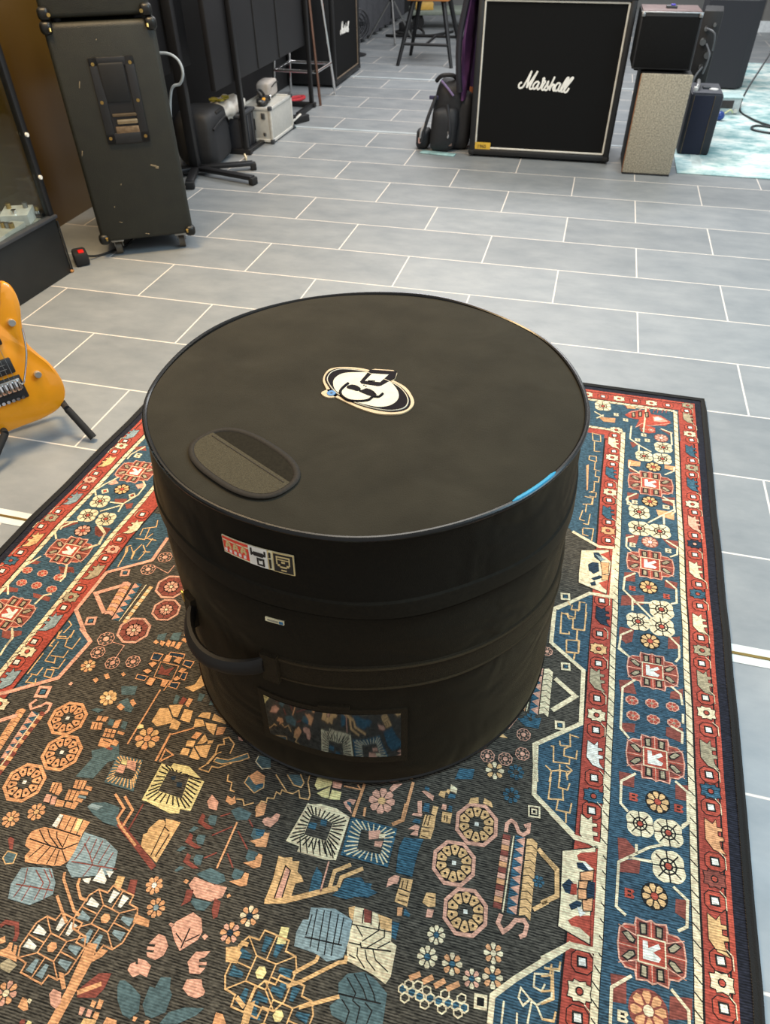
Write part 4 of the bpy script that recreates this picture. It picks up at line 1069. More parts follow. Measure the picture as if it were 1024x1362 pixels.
rl('o',5,1.8,[(-520,-3281),(-481,-3282),(-478,-3318),(-516,-3317)],True)
rp('m',5,[(-512,-3309),(-515,-3287),(-503,-3297),(-487,-3285),(-492,-3303),(-487,-3307),(-506,-3308)])
rl('o',5,2,[(-483,-3340),(-480,-3315)])
rp('o',4,[(-558,-3242),(-556,-3234),(-547,-3238),(-550,-3244)])
rp('o',4,[(-543,-3242),(-545,-3233),(-534,-3235),(-535,-3246)])
rp('o',4,[(-531,-3241),(-532,-3228),(-523,-3230),(-522,-3245)])
rp('o',4,[(-520,-3242),(-520,-3229),(-514,-3229),(-512,-3242)])
rp('o',4,[(-510,-3244),(-508,-3228),(-500,-3228),(-500,-3245)])
rp('o',4,[(-505,-3223),(-504,-3216),(-494,-3217),(-493,-3226)])
rp('o',4,[(-506,-3210),(-505,-3200),(-500,-3201),(-496,-3213)])
rp('h',3,[(-558,-3221),(-542,-3213),(-539,-3232),(-555,-3232)])
rp('h',3,[(-530,-3210),(-513,-3204),(-510,-3225),(-529,-3226)])
rp('t',4,[(-447,-3324),(-431,-3313),(-427,-3270),(-415,-3285),(-413,-3312),(-427,-3329)])
rp('o',4,[(-418,-3289),(-407,-3297),(-400,-3314),(-408,-3317)])
rp('o',4,[(-574,-3429),(-575,-3419),(-567,-3418),(-566,-3428)])
rp('o',4,[(-564,-3428),(-564,-3418),(-555,-3417),(-555,-3427)])
rp('o',4,[(-574,-3448),(-579,-3433),(-559,-3431),(-554,-3444)])
rp('h',4,[(-549,-3432),(-551,-3420),(-541,-3419),(-538,-3432)])
rp('o',4,[(-537,-3435),(-539,-3421),(-529,-3415),(-527,-3433)])
rp('h',4,[(-522,-3432),(-525,-3418),(-515,-3418),(-512,-3433)])
rp('o',4,[(-545,-3455),(-548,-3439),(-527,-3438),(-524,-3453)])
rp('o',4,[(-543,-3474),(-546,-3458),(-523,-3457),(-521,-3474)])
rp('o',4,[(-522,-3443),(-523,-3438),(-509,-3439),(-510,-3444)])
rp('o',4,[(-523,-3465),(-521,-3454),(-510,-3458),(-510,-3467)])
rp('m',4,[(-526,-3475),(-523,-3471),(-514,-3471),(-515,-3476)])
rp('o',4,[(-577,-3570),(-581,-3554),(-566,-3551),(-557,-3562),(-558,-3572)])
rp('o',4,[(-542,-3554),(-545,-3540),(-525,-3537),(-523,-3553)])
rp('o',4,[(-544,-3576),(-547,-3558),(-525,-3557),(-524,-3574)])
rp('o',4,[(-521,-3551),(-522,-3545),(-510,-3545),(-508,-3552)])
rp('o',4,[(-525,-3561),(-526,-3555),(-512,-3554),(-510,-3560)])
rp('s',4,[(-524,-3567),(-524,-3563),(-511,-3562),(-510,-3566)])
rp('p',4,[(-577,-3588),(-579,-3575),(-570,-3574),(-566,-3587)])
rp('p',4,[(-563,-3589),(-567,-3576),(-559,-3575),(-555,-3588)])
rp('o',4,[(-553,-3590),(-556,-3579),(-542,-3578),(-539,-3588)])
rp('o',4,[(-537,-3587),(-538,-3578),(-528,-3578),(-527,-3587)])
rp('o',4,[(-526,-3587),(-527,-3575),(-517,-3575),(-518,-3587)])
rp('o',4,[(-524,-3573),(-523,-3568),(-513,-3568),(-513,-3574)])
rl('n',6,1.3,[(-575,-3555),(-573,-3571)])
rl('n',6,1.3,[(-569,-3553),(-566,-3572)])
rl('n',6,1.3,[(-538,-3540),(-535,-3553)])
rl('n',6,1.3,[(-531,-3539),(-528,-3553)])
rl('n',6,1.3,[(-541,-3558),(-537,-3576)])
rl('n',6,1.3,[(-532,-3557),(-530,-3575)])
rl('n',6,1.3,[(-572,-3434),(-569,-3447)])
rl('n',6,1.3,[(-567,-3432),(-562,-3445)])
rl('n',6,1.3,[(-542,-3440),(-539,-3454)])
rl('n',6,1.3,[(-534,-3439),(-531,-3454)])
rl('n',6,1.3,[(-546,-3447),(-525,-3445)])
rl('n',6,1.3,[(-540,-3461),(-525,-3463)])
rp('h',3,[(-500,-3577),(-495,-3569),(-474,-3563),(-447,-3565),(-432,-3596),(-460,-3594),(-484,-3586)])
rp('h',2,[(-540,-3496),(-508,-3493),(-518,-3531),(-549,-3535)])
rp('s',4,[(-499,-3578),(-496,-3571),(-474,-3570),(-481,-3579)])
rl('o',5,4,[(-466,-3546),(-438,-3565),(-440,-3583),(-430,-3592),(-389,-3615)])
rl('o',5,4,[(-448,-3546),(-423,-3564),(-425,-3592)])
rl('m',5,2.5,[(-412,-3568),(-414,-3600)])
rp('h',3,[(-595,-3411),(-587,-3405),(-571,-3405),(-579,-3414)])
rp('h',3,[(-565,-3353),(-544,-3345),(-536,-3364),(-559,-3364)])
rp('o',4,[(-629,-3351),(-624,-3345),(-617,-3349),(-619,-3357)])
rp('o',4,[(-614,-3336),(-607,-3331),(-598,-3340),(-604,-3344)])
rp('o',4,[(-582,-3326),(-579,-3321),(-572,-3325),(-575,-3331)])
rp('o',4,[(-552,-3393),(-549,-3386),(-536,-3391),(-540,-3399)])
rp('o',4,[(-534,-3375),(-530,-3371),(-522,-3378),(-525,-3385)])
rp('h',3,[(-533,-3398),(-533,-3390),(-520,-3388),(-520,-3398)])
rp('h',3,[(-549,-3485),(-508,-3461),(-493,-3487),(-530,-3511)])
rp('h',3,[(-567,-3351),(-537,-3343),(-532,-3362),(-557,-3368)])
rp('h',3,[(-554,-3384),(-542,-3371),(-519,-3392),(-530,-3399)])
rp('o',4,[(-551,-3395),(-547,-3386),(-537,-3391),(-541,-3399)])
rp('o',4,[(-533,-3379),(-531,-3372),(-519,-3379),(-523,-3386)])
rp('h',3,[(-264,-3524),(-253,-3515),(-229,-3520),(-231,-3532),(-249,-3537)])
rl('o',5,3,[(-246,-3540),(-248,-3615)])
rl('m',5,2.4,[(-251,-3549),(-277,-3570)])
rl('m',5,2.4,[(-263,-3529),(-277,-3538)])
rl('m',5,2.4,[(-258,-3593),(-274,-3606)])
rl('m',5,2.4,[(-239,-3553),(-213,-3576)])
rl('m',5,2.4,[(-229,-3531),(-218,-3541)])
rl('m',5,2.4,[(-241,-3590),(-224,-3608)])
rp('m',4,[(-309,-3556),(-308,-3540),(-301,-3543),(-300,-3552),(-279,-3559),(-289,-3563)])
rp('h',4,[(-295,-3547),(-294,-3540),(-282,-3538),(-279,-3554),(-288,-3555)])
rp('h',3,[(-317,-3573),(-312,-3563),(-303,-3564),(-311,-3573)])
rp('m',4,[(-315,-3590),(-313,-3575),(-307,-3577),(-305,-3586),(-285,-3592),(-294,-3596)])
rp('h',4,[(-300,-3581),(-299,-3574),(-287,-3572),(-285,-3587),(-294,-3588)])
rp('h',3,[(-322,-3606),(-317,-3597),(-308,-3597),(-316,-3606)])
rp('m',4,[(-304,-3619),(-303,-3605),(-296,-3607),(-295,-3615),(-275,-3622),(-284,-3625)])
rp('h',4,[(-290,-3611),(-289,-3604),(-277,-3602),(-275,-3617),(-284,-3618)])
rp('h',3,[(-311,-3635),(-306,-3626),(-298,-3626),(-306,-3635)])
rp('h',4,[(-216,-3555),(-216,-3542),(-198,-3543),(-200,-3555),(-208,-3560)])
rp('o',4,[(-215,-3563),(-199,-3555),(-197,-3544),(-189,-3545),(-187,-3562),(-196,-3567)])
rp('h',4,[(-211,-3589),(-211,-3576),(-194,-3577),(-196,-3589),(-204,-3594)])
rp('o',4,[(-211,-3597),(-195,-3589),(-193,-3578),(-186,-3579),(-183,-3596),(-192,-3601)])
rp('h',4,[(-221,-3620),(-221,-3608),(-205,-3609),(-206,-3620),(-214,-3625)])
rp('o',4,[(-221,-3628),(-205,-3620),(-203,-3610),(-196,-3610),(-193,-3627),(-202,-3631)])
rp('h',4,[(-276,-3631),(-258,-3617),(-233,-3621),(-227,-3629),(-240,-3639),(-264,-3634)])
rp('p',4,[(-280,-3648),(-276,-3635),(-257,-3637),(-221,-3637),(-222,-3652),(-236,-3661),(-261,-3662)])
rp('h',4,[(-266,-3670),(-265,-3664),(-235,-3663),(-241,-3676),(-253,-3678)])
rp('m',4,[(-277,-3670),(-280,-3655),(-269,-3653),(-267,-3669),(-278,-3679)])
rp('m',4,[(-230,-3673),(-233,-3656),(-222,-3658),(-218,-3679),(-223,-3683)])
rp('o',4,[(-290,-3646),(-288,-3641),(-282,-3643),(-284,-3648)])
rp('o',4,[(-217,-3648),(-214,-3644),(-210,-3647),(-214,-3651)])
rp('p',4,[(-309,-3520),(-306,-3507),(-290,-3516),(-287,-3530),(-301,-3530)])
rp('o',4,[(-279,-3512),(-280,-3502),(-270,-3505),(-268,-3499),(-261,-3510),(-267,-3516)])
rp('t',4,[(-225,-3515),(-226,-3506),(-217,-3508),(-214,-3500),(-208,-3512),(-216,-3519)])
rp('h',4,[(-261,-3474),(-259,-3461),(-230,-3460),(-226,-3474),(-238,-3487)])
rl('t',5,1.8,[(-261,-3474),(-259,-3461),(-230,-3460),(-226,-3474),(-238,-3487)],True)
rp('o',5,[(-258,-3461),(-248,-3448),(-231,-3454),(-229,-3467),(-244,-3472)])
rp('p',4,[(-207,-3529),(-202,-3520),(-195,-3520),(-190,-3534),(-199,-3534)])
rl('t',5,2.2,[(-294,-3467),(-291,-3478),(-282,-3479),(-279,-3492),(-271,-3493)])
rl('t',5,2.2,[(-263,-3504),(-252,-3502),(-246,-3511),(-232,-3503)])
rp('h',4,[(-329,-3451),(-327,-3443),(-305,-3442),(-277,-3422),(-271,-3429),(-283,-3438),(-313,-3452)])
rl('t',5,1.8,[(-329,-3451),(-327,-3443),(-305,-3442),(-277,-3422),(-271,-3429),(-283,-3438),(-313,-3452)],True)
rl('t',5,2,[(-348,-3470),(-336,-3456),(-330,-3436),(-323,-3431)])
rl('t',5,2,[(-348,-3470),(-329,-3471),(-328,-3460),(-316,-3460),(-297,-3446)])
rp('h',4,[(-258,-3430),(-254,-3420),(-234,-3421),(-227,-3438),(-241,-3443),(-252,-3439)])
rl('c',5,1.8,[(-227,-3438),(-241,-3443),(-257,-3433),(-256,-3422)])
rl('t',5,2.4,[(-339,-3458),(-332,-3436),(-334,-3420),(-324,-3416),(-330,-3406),(-322,-3401),(-307,-3411),(-307,-3430)])
rp('p',4,[(-307,-3394),(-297,-3393),(-295,-3402),(-303,-3401)])
rp('p',4,[(-278,-3709),(-275,-3700),(-256,-3682),(-240,-3687),(-231,-3703),(-233,-3714),(-252,-3734),(-266,-3723)])
rl('n',5,2,[(-252,-3730),(-251,-3703)])
rl('n',5,1.6,[(-268,-3714),(-254,-3722)])
rl('n',5,1.6,[(-250,-3721),(-233,-3707)])
rp('p',4,[(-284,-3706),(-282,-3703),(-275,-3704),(-277,-3709)])
rp('p',4,[(-229,-3709),(-226,-3704),(-220,-3706),(-223,-3712)])
rp('p',4,[(-296,-3728),(-292,-3721),(-281,-3722),(-271,-3732),(-272,-3745),(-281,-3753),(-294,-3752),(-298,-3747),(-288,-3745),(-288,-3742),(-299,-3744),(-300,-3740),(-290,-3738),(-290,-3735),(-300,-3736)])
rp('p',4,[(-313,-3773),(-312,-3766),(-302,-3764),(-306,-3757),(-293,-3757),(-283,-3761),(-282,-3775),(-293,-3774),(-301,-3780),(-308,-3777),(-302,-3771)])
rp('p',4,[(-235,-3744),(-229,-3729),(-209,-3723),(-213,-3732),(-220,-3736),(-219,-3740),(-208,-3737),(-207,-3741),(-218,-3743),(-216,-3746),(-207,-3744),(-211,-3753),(-226,-3756),(-231,-3748)])
rp('p',4,[(-227,-3775),(-226,-3763),(-206,-3758),(-201,-3766),(-195,-3770),(-195,-3775),(-203,-3781),(-215,-3781)])
rp('h',3,[(-317,-3795),(-317,-3788),(-310,-3786),(-296,-3790),(-280,-3797),(-273,-3814),(-281,-3825),(-293,-3823),(-308,-3810)])
rp('h',3,[(-272,-3806),(-273,-3784),(-265,-3784),(-263,-3770),(-249,-3767),(-244,-3780),(-238,-3785),(-237,-3806),(-252,-3817),(-262,-3816)])
rp('h',3,[(-239,-3820),(-233,-3805),(-213,-3794),(-188,-3789),(-195,-3799),(-215,-3814)])
rp('o',4,[(-276,-3826),(-277,-3821),(-271,-3821),(-272,-3826)])
rp('o',4,[(-260,-3823),(-256,-3820),(-252,-3821),(-253,-3824),(-258,-3825)])
rp('o',4,[(-169,-3803),(-170,-3789),(-160,-3789),(-151,-3798)])
rp('o',4,[(-341,-3825),(-342,-3818),(-335,-3819),(-335,-3826)])
rp('o',4,[(-332,-3826),(-333,-3815),(-326,-3815),(-325,-3825)])
rp('p',4,[(-351,-3838),(-354,-3829),(-346,-3829),(-346,-3838)])
rp('p',4,[(-341,-3837),(-342,-3829),(-335,-3829),(-334,-3837)])
rp('o',4,[(-331,-3836),(-331,-3829),(-324,-3829),(-323,-3837)])
rp('t',4,[(-342,-3847),(-342,-3840),(-324,-3837),(-323,-3842)])
rp('o',4,[(-313,-3839),(-312,-3831),(-297,-3831),(-295,-3835)])
rp('o',4,[(-437,-3851),(-438,-3839),(-430,-3840),(-421,-3850),(-426,-3853)])
rp('c',4,[(-429,-3842),(-428,-3838),(-423,-3839),(-423,-3844)])
rp('y',4,[(-414,-3865),(-414,-3861),(-408,-3861),(-407,-3863)])
rp('m',4,[(-424,-3866),(-423,-3862),(-418,-3861),(-416,-3865),(-422,-3867)])
rp('o',4,[(-515,-3784),(-510,-3779),(-504,-3786),(-510,-3790)])
rp('o',4,[(-505,-3797),(-496,-3791),(-476,-3798),(-473,-3804),(-487,-3803),(-501,-3803)])
rp('g',4,[(-494,-3812),(-487,-3803),(-469,-3807),(-474,-3819),(-490,-3817)])
rp('o',4,[(-498,-3792),(-498,-3785),(-493,-3784),(-489,-3793)])
rp('o',4,[(-485,-3796),(-489,-3786),(-484,-3786),(-480,-3796)])
rp('p',4,[(-313,-3774),(-313,-3766),(-307,-3762),(-298,-3778),(-307,-3777)])
rl('m',5,6,[(-525,-3770),(-521,-3763),(-503,-3761),(-494,-3773),(-492,-3782)])
rp('h',3,[(-584,-3684),(-583,-3673),(-566,-3673),(-563,-3687),(-574,-3691)])
rl('t',5,1.8,[(-584,-3684),(-583,-3673),(-566,-3673),(-563,-3687),(-574,-3691)],True)
rp('m',4,[(-595,-3656),(-593,-3652),(-585,-3654),(-577,-3669),(-582,-3670)])
rp('p',4,[(38,-3452),(33,-3433),(40,-3430),(44,-3450)])
rp('b',4,[(45,-3447),(45,-3433),(54,-3432),(56,-3447)])
rp('t',4,[(60,-3448),(60,-3434),(69,-3434),(68,-3450)])
rp('p',4,[(29,-3458),(31,-3454),(46,-3451),(45,-3457)])
rp('b',4,[(32,-3469),(36,-3462),(45,-3462),(45,-3469)])
rp('p',4,[(28,-3482),(38,-3472),(46,-3473),(45,-3480)])
rp('p',4,[(33,-3490),(40,-3481),(45,-3481),(46,-3489)])
rp('t',4,[(49,-3472),(50,-3452),(68,-3450),(69,-3470)])
rp('t',4,[(49,-3491),(49,-3474),(69,-3471),(67,-3489)])
rp('p',4,[(74,-3436),(75,-3427),(82,-3427),(82,-3436)])
rp('b',4,[(85,-3437),(86,-3427),(91,-3427),(92,-3437)])
rp('t',4,[(78,-3457),(77,-3440),(93,-3439),(93,-3457)])
rp('t',4,[(65,-3414),(67,-3406),(76,-3404),(76,-3417)])
rp('t',4,[(76,-3406),(78,-3400),(83,-3400),(82,-3408)])
rp('c',4,[(83,-3402),(82,-3390),(94,-3395),(94,-3404)])
rp('b',4,[(81,-3415),(83,-3406),(94,-3406),(93,-3414)])
rp('p',4,[(36,-3414),(43,-3412),(58,-3417),(58,-3426),(49,-3422)])
rp('b',4,[(40,-3410),(41,-3404),(48,-3405),(48,-3411)])
rp('b',4,[(21,-3513),(25,-3497),(56,-3492),(52,-3513),(51,-3531),(51,-3553),(25,-3552),(22,-3530)])
rp('t',4,[(35,-3572),(35,-3558),(53,-3556),(53,-3574)])
rp('t',4,[(33,-3593),(34,-3574),(53,-3576),(53,-3596)])
rp('p',4,[(19,-3561),(25,-3556),(31,-3556),(31,-3568),(22,-3570)])
rp('t',4,[(74,-3584),(77,-3569),(91,-3567),(94,-3585),(84,-3588)])
rp('p',4,[(83,-3603),(83,-3591),(93,-3590),(92,-3601)])
rp('o',4,[(41,-3611),(39,-3600),(47,-3598),(48,-3610)])
rp('b',4,[(50,-3608),(50,-3598),(60,-3605),(59,-3609)])
rl('n',6,1.4,[(54,-3452),(52,-3470)])
rl('n',6,1.4,[(59,-3452),(58,-3469)])
rl('n',6,1.4,[(52,-3479),(63,-3478)])
rl('n',6,1.4,[(51,-3487),(62,-3488)])
rl('n',6,1.4,[(39,-3561),(39,-3573)])
rl('n',6,1.4,[(46,-3559),(46,-3572)])
rl('n',6,1.4,[(37,-3581),(51,-3582)])
rl('n',6,1.4,[(37,-3590),(52,-3590)])
rl('n',6,1.4,[(82,-3445),(83,-3454)])
rl('n',6,1.4,[(86,-3445),(87,-3455)])
rl('n',6,1.4,[(81,-3574),(90,-3574)])
rp('b',4,[(77,-3701),(72,-3706),(66,-3704),(65,-3699),(69,-3694),(76,-3696)])
rl('c',5,2,[(77,-3701),(72,-3706),(66,-3704),(65,-3699),(69,-3694),(76,-3696)],True)
rp('b',4,[(90,-3702),(86,-3706),(79,-3705),(78,-3699),(83,-3695),(89,-3696)])
rl('c',5,2,[(90,-3702),(86,-3706),(79,-3705),(78,-3699),(83,-3695),(89,-3696)],True)
rp('b',4,[(102,-3704),(97,-3708),(91,-3707),(89,-3701),(94,-3697),(100,-3698)])
rl('c',5,2,[(102,-3704),(97,-3708),(91,-3707),(89,-3701),(94,-3697),(100,-3698)],True)
rp('b',4,[(116,-3702),(111,-3707),(105,-3705),(104,-3700),(109,-3695),(115,-3697)])
rl('c',5,2,[(116,-3702),(111,-3707),(105,-3705),(104,-3700),(109,-3695),(115,-3697)],True)
rp('b',4,[(129,-3703),(124,-3707),(118,-3706),(116,-3700),(121,-3696),(127,-3697)])
rl('c',5,2,[(129,-3703),(124,-3707),(118,-3706),(116,-3700),(121,-3696),(127,-3697)],True)
rp('b',4,[(141,-3702),(136,-3706),(130,-3705),(129,-3700),(134,-3695),(140,-3696)])
rl('c',5,2,[(141,-3702),(136,-3706),(130,-3705),(129,-3700),(134,-3695),(140,-3696)],True)
rp('b',4,[(152,-3702),(147,-3706),(141,-3705),(140,-3699),(145,-3695),(151,-3696)])
rl('c',5,2,[(152,-3702),(147,-3706),(141,-3705),(140,-3699),(145,-3695),(151,-3696)],True)
rp('b',4,[(163,-3702),(159,-3706),(153,-3705),(151,-3699),(156,-3695),(162,-3696)])
rl('c',5,2,[(163,-3702),(159,-3706),(153,-3705),(151,-3699),(156,-3695),(162,-3696)],True)
rl('c',5,2,[(84,-3694),(79,-3698),(73,-3697),(72,-3691),(76,-3687),(83,-3688)],True)
rl('c',5,2,[(97,-3692),(92,-3697),(86,-3695),(84,-3690),(89,-3685),(96,-3686)],True)
rl('c',5,2,[(135,-3693),(130,-3697),(124,-3696),(123,-3690),(128,-3686),(134,-3687)],True)
rl('c',5,2,[(158,-3692),(153,-3696),(147,-3695),(146,-3690),(151,-3685),(157,-3686)],True)
rl('c',5,2,[(82,-3710),(77,-3715),(71,-3713),(70,-3708),(74,-3703),(81,-3705)],True)
rl('c',5,2,[(110,-3711),(106,-3715),(99,-3714),(98,-3709),(103,-3704),(109,-3706)],True)
rl('c',5,2,[(134,-3710),(129,-3715),(123,-3713),(122,-3708),(127,-3703),(133,-3705)],True)
rl('c',5,2,[(156,-3710),(151,-3714),(145,-3712),(144,-3707),(149,-3703),(155,-3704)],True)
rl('c',5,2,[(110,-3695),(105,-3699),(99,-3698),(97,-3692),(102,-3688),(108,-3689)],True)
rl('o',5,7,[(77,-3685),(91,-3676)])
rl('o',5,7,[(96,-3685),(109,-3675)])
rl('o',5,7,[(113,-3686),(126,-3675)])
rl('o',5,7,[(130,-3685),(146,-3674)])
rp('y',4,[(-143,-3449),(-143,-3434),(-116,-3434),(-115,-3442),(-136,-3455)])
rp('p',4,[(-115,-3434),(-98,-3434),(-98,-3444),(-112,-3445)])
rp('y',4,[(-135,-3461),(-116,-3444),(-113,-3465),(-125,-3465)])
rp('y',4,[(-112,-3449),(-95,-3449),(-94,-3463),(-112,-3466)])
rp('p',4,[(-87,-3465),(-78,-3457),(-67,-3456),(-69,-3466),(-76,-3463),(-68,-3480),(-81,-3472)])
rp('o',4,[(-51,-3465),(-47,-3464),(-45,-3480),(-49,-3479)])
rp('p',4,[(-18,-3424),(-13,-3414),(2,-3409),(-12,-3428)])
rp('p',4,[(-207,-3526),(-205,-3522),(-197,-3523),(-189,-3510),(-182,-3511),(-182,-3521),(-190,-3535),(-201,-3533)])
rp('b',4,[(-208,-3553),(-212,-3543),(-197,-3540),(-196,-3551)])
rp('o',4,[(-202,-3569),(-206,-3558),(-197,-3556),(-196,-3546),(-188,-3543),(-185,-3566)])
rp('o',4,[(-190,-3598),(-196,-3584),(-188,-3578),(-184,-3590)])
rp('o',4,[(-220,-3525),(-226,-3508),(-221,-3497),(-210,-3500),(-208,-3518)])
rp('b',4,[(-238,-3480),(-246,-3460),(-232,-3454),(-226,-3469)])
rp('o',4,[(-241,-3473),(-246,-3455),(-230,-3456),(-230,-3466)])
rp('b',4,[(-82,-3462),(-74,-3462),(-73,-3470),(-79,-3467)])
rl('o',5,5,[(-61,-3426),(-64,-3485)])
rl('o',5,3,[(-94,-3438),(-65,-3437),(-72,-3430)])
rl('o',5,6,[(16,-3442),(16,-3470),(2,-3481)])
rl('o',5,5,[(19,-3402),(17,-3470),(1,-3481)])
rp('h',4,[(-195,-3442),(-174,-3437),(-161,-3450),(-164,-3458),(-178,-3457)])
rl('t',5,2.2,[(-195,-3442),(-178,-3457),(-164,-3458),(-162,-3449),(-173,-3436)])
rl('t',5,2.2,[(-157,-3432),(-156,-3446),(-145,-3467),(-145,-3475),(-160,-3476),(-166,-3464),(-174,-3472),(-184,-3472),(-214,-3447)])
rl('t',5,2.2,[(-186,-3472),(-194,-3470),(-194,-3478),(-202,-3476),(-202,-3488),(-213,-3489),(-212,-3497),(-221,-3497),(-221,-3506)])
rp('b',3,[(23,-3528),(33,-3516),(39,-3542),(26,-3552)])
rp('p',4,[(16,-3564),(23,-3557),(32,-3556),(32,-3564),(16,-3577)])
rp('b',3,[(87,-3379),(91,-3358),(117,-3353),(116,-3372)])
rp('b',3,[(177,-3235),(220,-3224),(217,-3247),(193,-3248)])
rl('p',5,3,[(164,-3261),(177,-3234)])
rp('t',4,[(150,-3281),(156,-3274),(165,-3280)])
rp('o',4,[(184,-3210),(190,-3203),(189,-3218)])
RE = [(596,-1960),(590.4,-2042),(582.2,-2394),(577.2,-2553),(576,-2691),(571,-2849),(570.5,-2936),(566.3,-3039),(564.8,-3140),(560.4,-3267),(559,-3319),(553.5,-3459),(550.5,-3576),(548,-3619),(528,-4330)]
LE = [(-987,-1930),(-990,-2013),(-1004.9,-2479),(-1006,-2546),(-1016,-2698),(-1020,-2846),(-1029.5,-2980),(-1029.5,-3055),(-1032,-3200),(-1045,-3700),(-1062,-4330)]
TE = [(700,-2044),(590.4,-2042.4),(406,-2040),(251,-2036),(-990,-2013),(-1100,-2011)]
def xat(E, y):
    for (xa, ya), (xb, yb) in zip(E, E[1:]):
        if yb <= y <= ya: return xa+(xb-xa)*(ya-y)/(ya-yb)
def edge_x(side, off, y):    # off mm inward from a long edge (figures shrink a little towards the near end on the right)
    k = 1-.03*max(0, min(1, (-2800-y)/700))
    return xat(RE, y)-off*k if side == 'R' else xat(LE, y)+off
YS = [-2030, -2100, -2240, -2394, -2470, -2553, -2620, -2691, -2770, -2849, -2936, -2980, -3039, -3140, -3200, -3267, -3319, -3459, -3576, -3619, -3900, -4322]
def top_y(x, off): return -2042.4+(590.4-x)*.0186-off
def side_line(side, off, ytop=0):
    pts = []
    yt = top_y(xat(RE if side == 'R' else LE, -2100), ytop if ytop else 0)
    for y in [yt]+[y for y in YS if y < yt-20]: pts.append((edge_x(side, off, y), y))
    return pts
def band(col, lev, side, a, b, ytop):
    A_ = side_line(side, a, ytop); B_ = side_line(side, b, ytop); A_[0] = (A_[0][0], A_[0][1]); rp(col, lev, A_+B_[::-1])
def tband(col, lev, a, b, inset):
    lev += .4
    xr, xl = 590-inset, -990+inset; rp(col, lev, [(xr, top_y(xr, a)), (xl, top_y(xl, a)), (xl, top_y(xl, b)), (xr, top_y(xr, b))])
BANDS = [('D', 1, 10, 28), ('r', 1, 28, 36), ('n', 1, 36, 39), ('R', 1, 39, 74), ('n', 1, 74, 77), ('B', 1, 77, 230), ('R', 1, 230, 270), ('n', 1, 270, 274)]
for col, lev, a, b in BANDS:
    for sd in 'RL': band(col, lev, sd, a, b, a)
    tband(col, lev, a, b, a)
for sd in 'RL':
    barber(side_line(sd, 83, 83), 10.5, 21, .9 if sd == 'R' else -.9); barber(side_line(sd, 224, 224), 10.5, 21, .9 if sd == 'R' else -.9)
barber([(590-86, top_y(504, 83)), (-906, top_y(-906, 83))], 9, 19); barber([(590-230, top_y(360, 224)), (-766, top_y(-766, 224))], 9, 19)
# blue lobes between guard and field on both sides
rp('B', 2, [(edge_x('R', 274, y), y) for y in (-2290, -2400, -2500, -2600, -2700, -2738)]+[(298,-2740),(247,-2706),(190,-2640),(150,-2500),(160,-2290)])
rp('B', 2, [(edge_x('R', 272, y), y) for y in (-2890, -2936, -2980, -3039, -3100)]+[(288,-3099),(224,-3046),(224,-2954),(294,-2893)])
rp('B', 2, [(edge_x('R', 272, y), y) for y in (-3216, -3267, -3319, -3380, -3434)]+[(289,-3429),(221,-3373),(214,-3281),(289,-3219)])
rp('B', 2, [(edge_x('R', 274, y), y) for y in (-3587, -3700, -3900, -4100)]+[(193,-4100),(194,-3710),(193,-3677),(221,-3649),(280,-3592)])
rp('B', 2, [(edge_x('L', 274, y), y) for y in (-2885, -2980, -3055, -3091)]+[(-754,-3091),(-673,-3032),(-673,-2956),(-690,-2885)])
rp('B', 2, [(edge_x('L', 274, y), y) for y in (-3204, -3300, -3417, -3429)]+[(-762,-3414),(-696,-3364),(-683,-3271),(-722,-3240),(-750,-3215)])
for sd, E_ in (('R', 'B'),):
    pass
# flowers along the hidden and far top border and the strip of field beyond the case
for x in range(-880, 250, 95): ros(x, top_y(x, 160)+(12 if (x//95) % 2 else -12), 22); glyph(x+48, top_y(x, 150), 9, 'c'); rl('c', 5, 4, [(x+20, top_y(x, 120)), (x+48, top_y(x, 190)), (x+75, top_y(x, 120))])
for i, x in enumerate(range(-940, 520, 46)): (gdot if i % 2 else gflo)(x, top_y(x, 57), 15)
for i in range(60):
    x, y = random.uniform(-620, 100), random.uniform(-2900, -2330)
    if (x+145)**2+(y+3050)**2 < 380**2: continue
    petals(x, y, random.uniform(16, 26), None, 8, random.choice('ctpo'), 'b', None, random.random())
for i in range(26):
    x, y = random.uniform(-760, 180), random.uniform(-4250, -3900); (octo(x, y, 32) if i % 3 == 0 else petals(x, y, 24, None, 8, random.choice('ctpo'), 'b'))
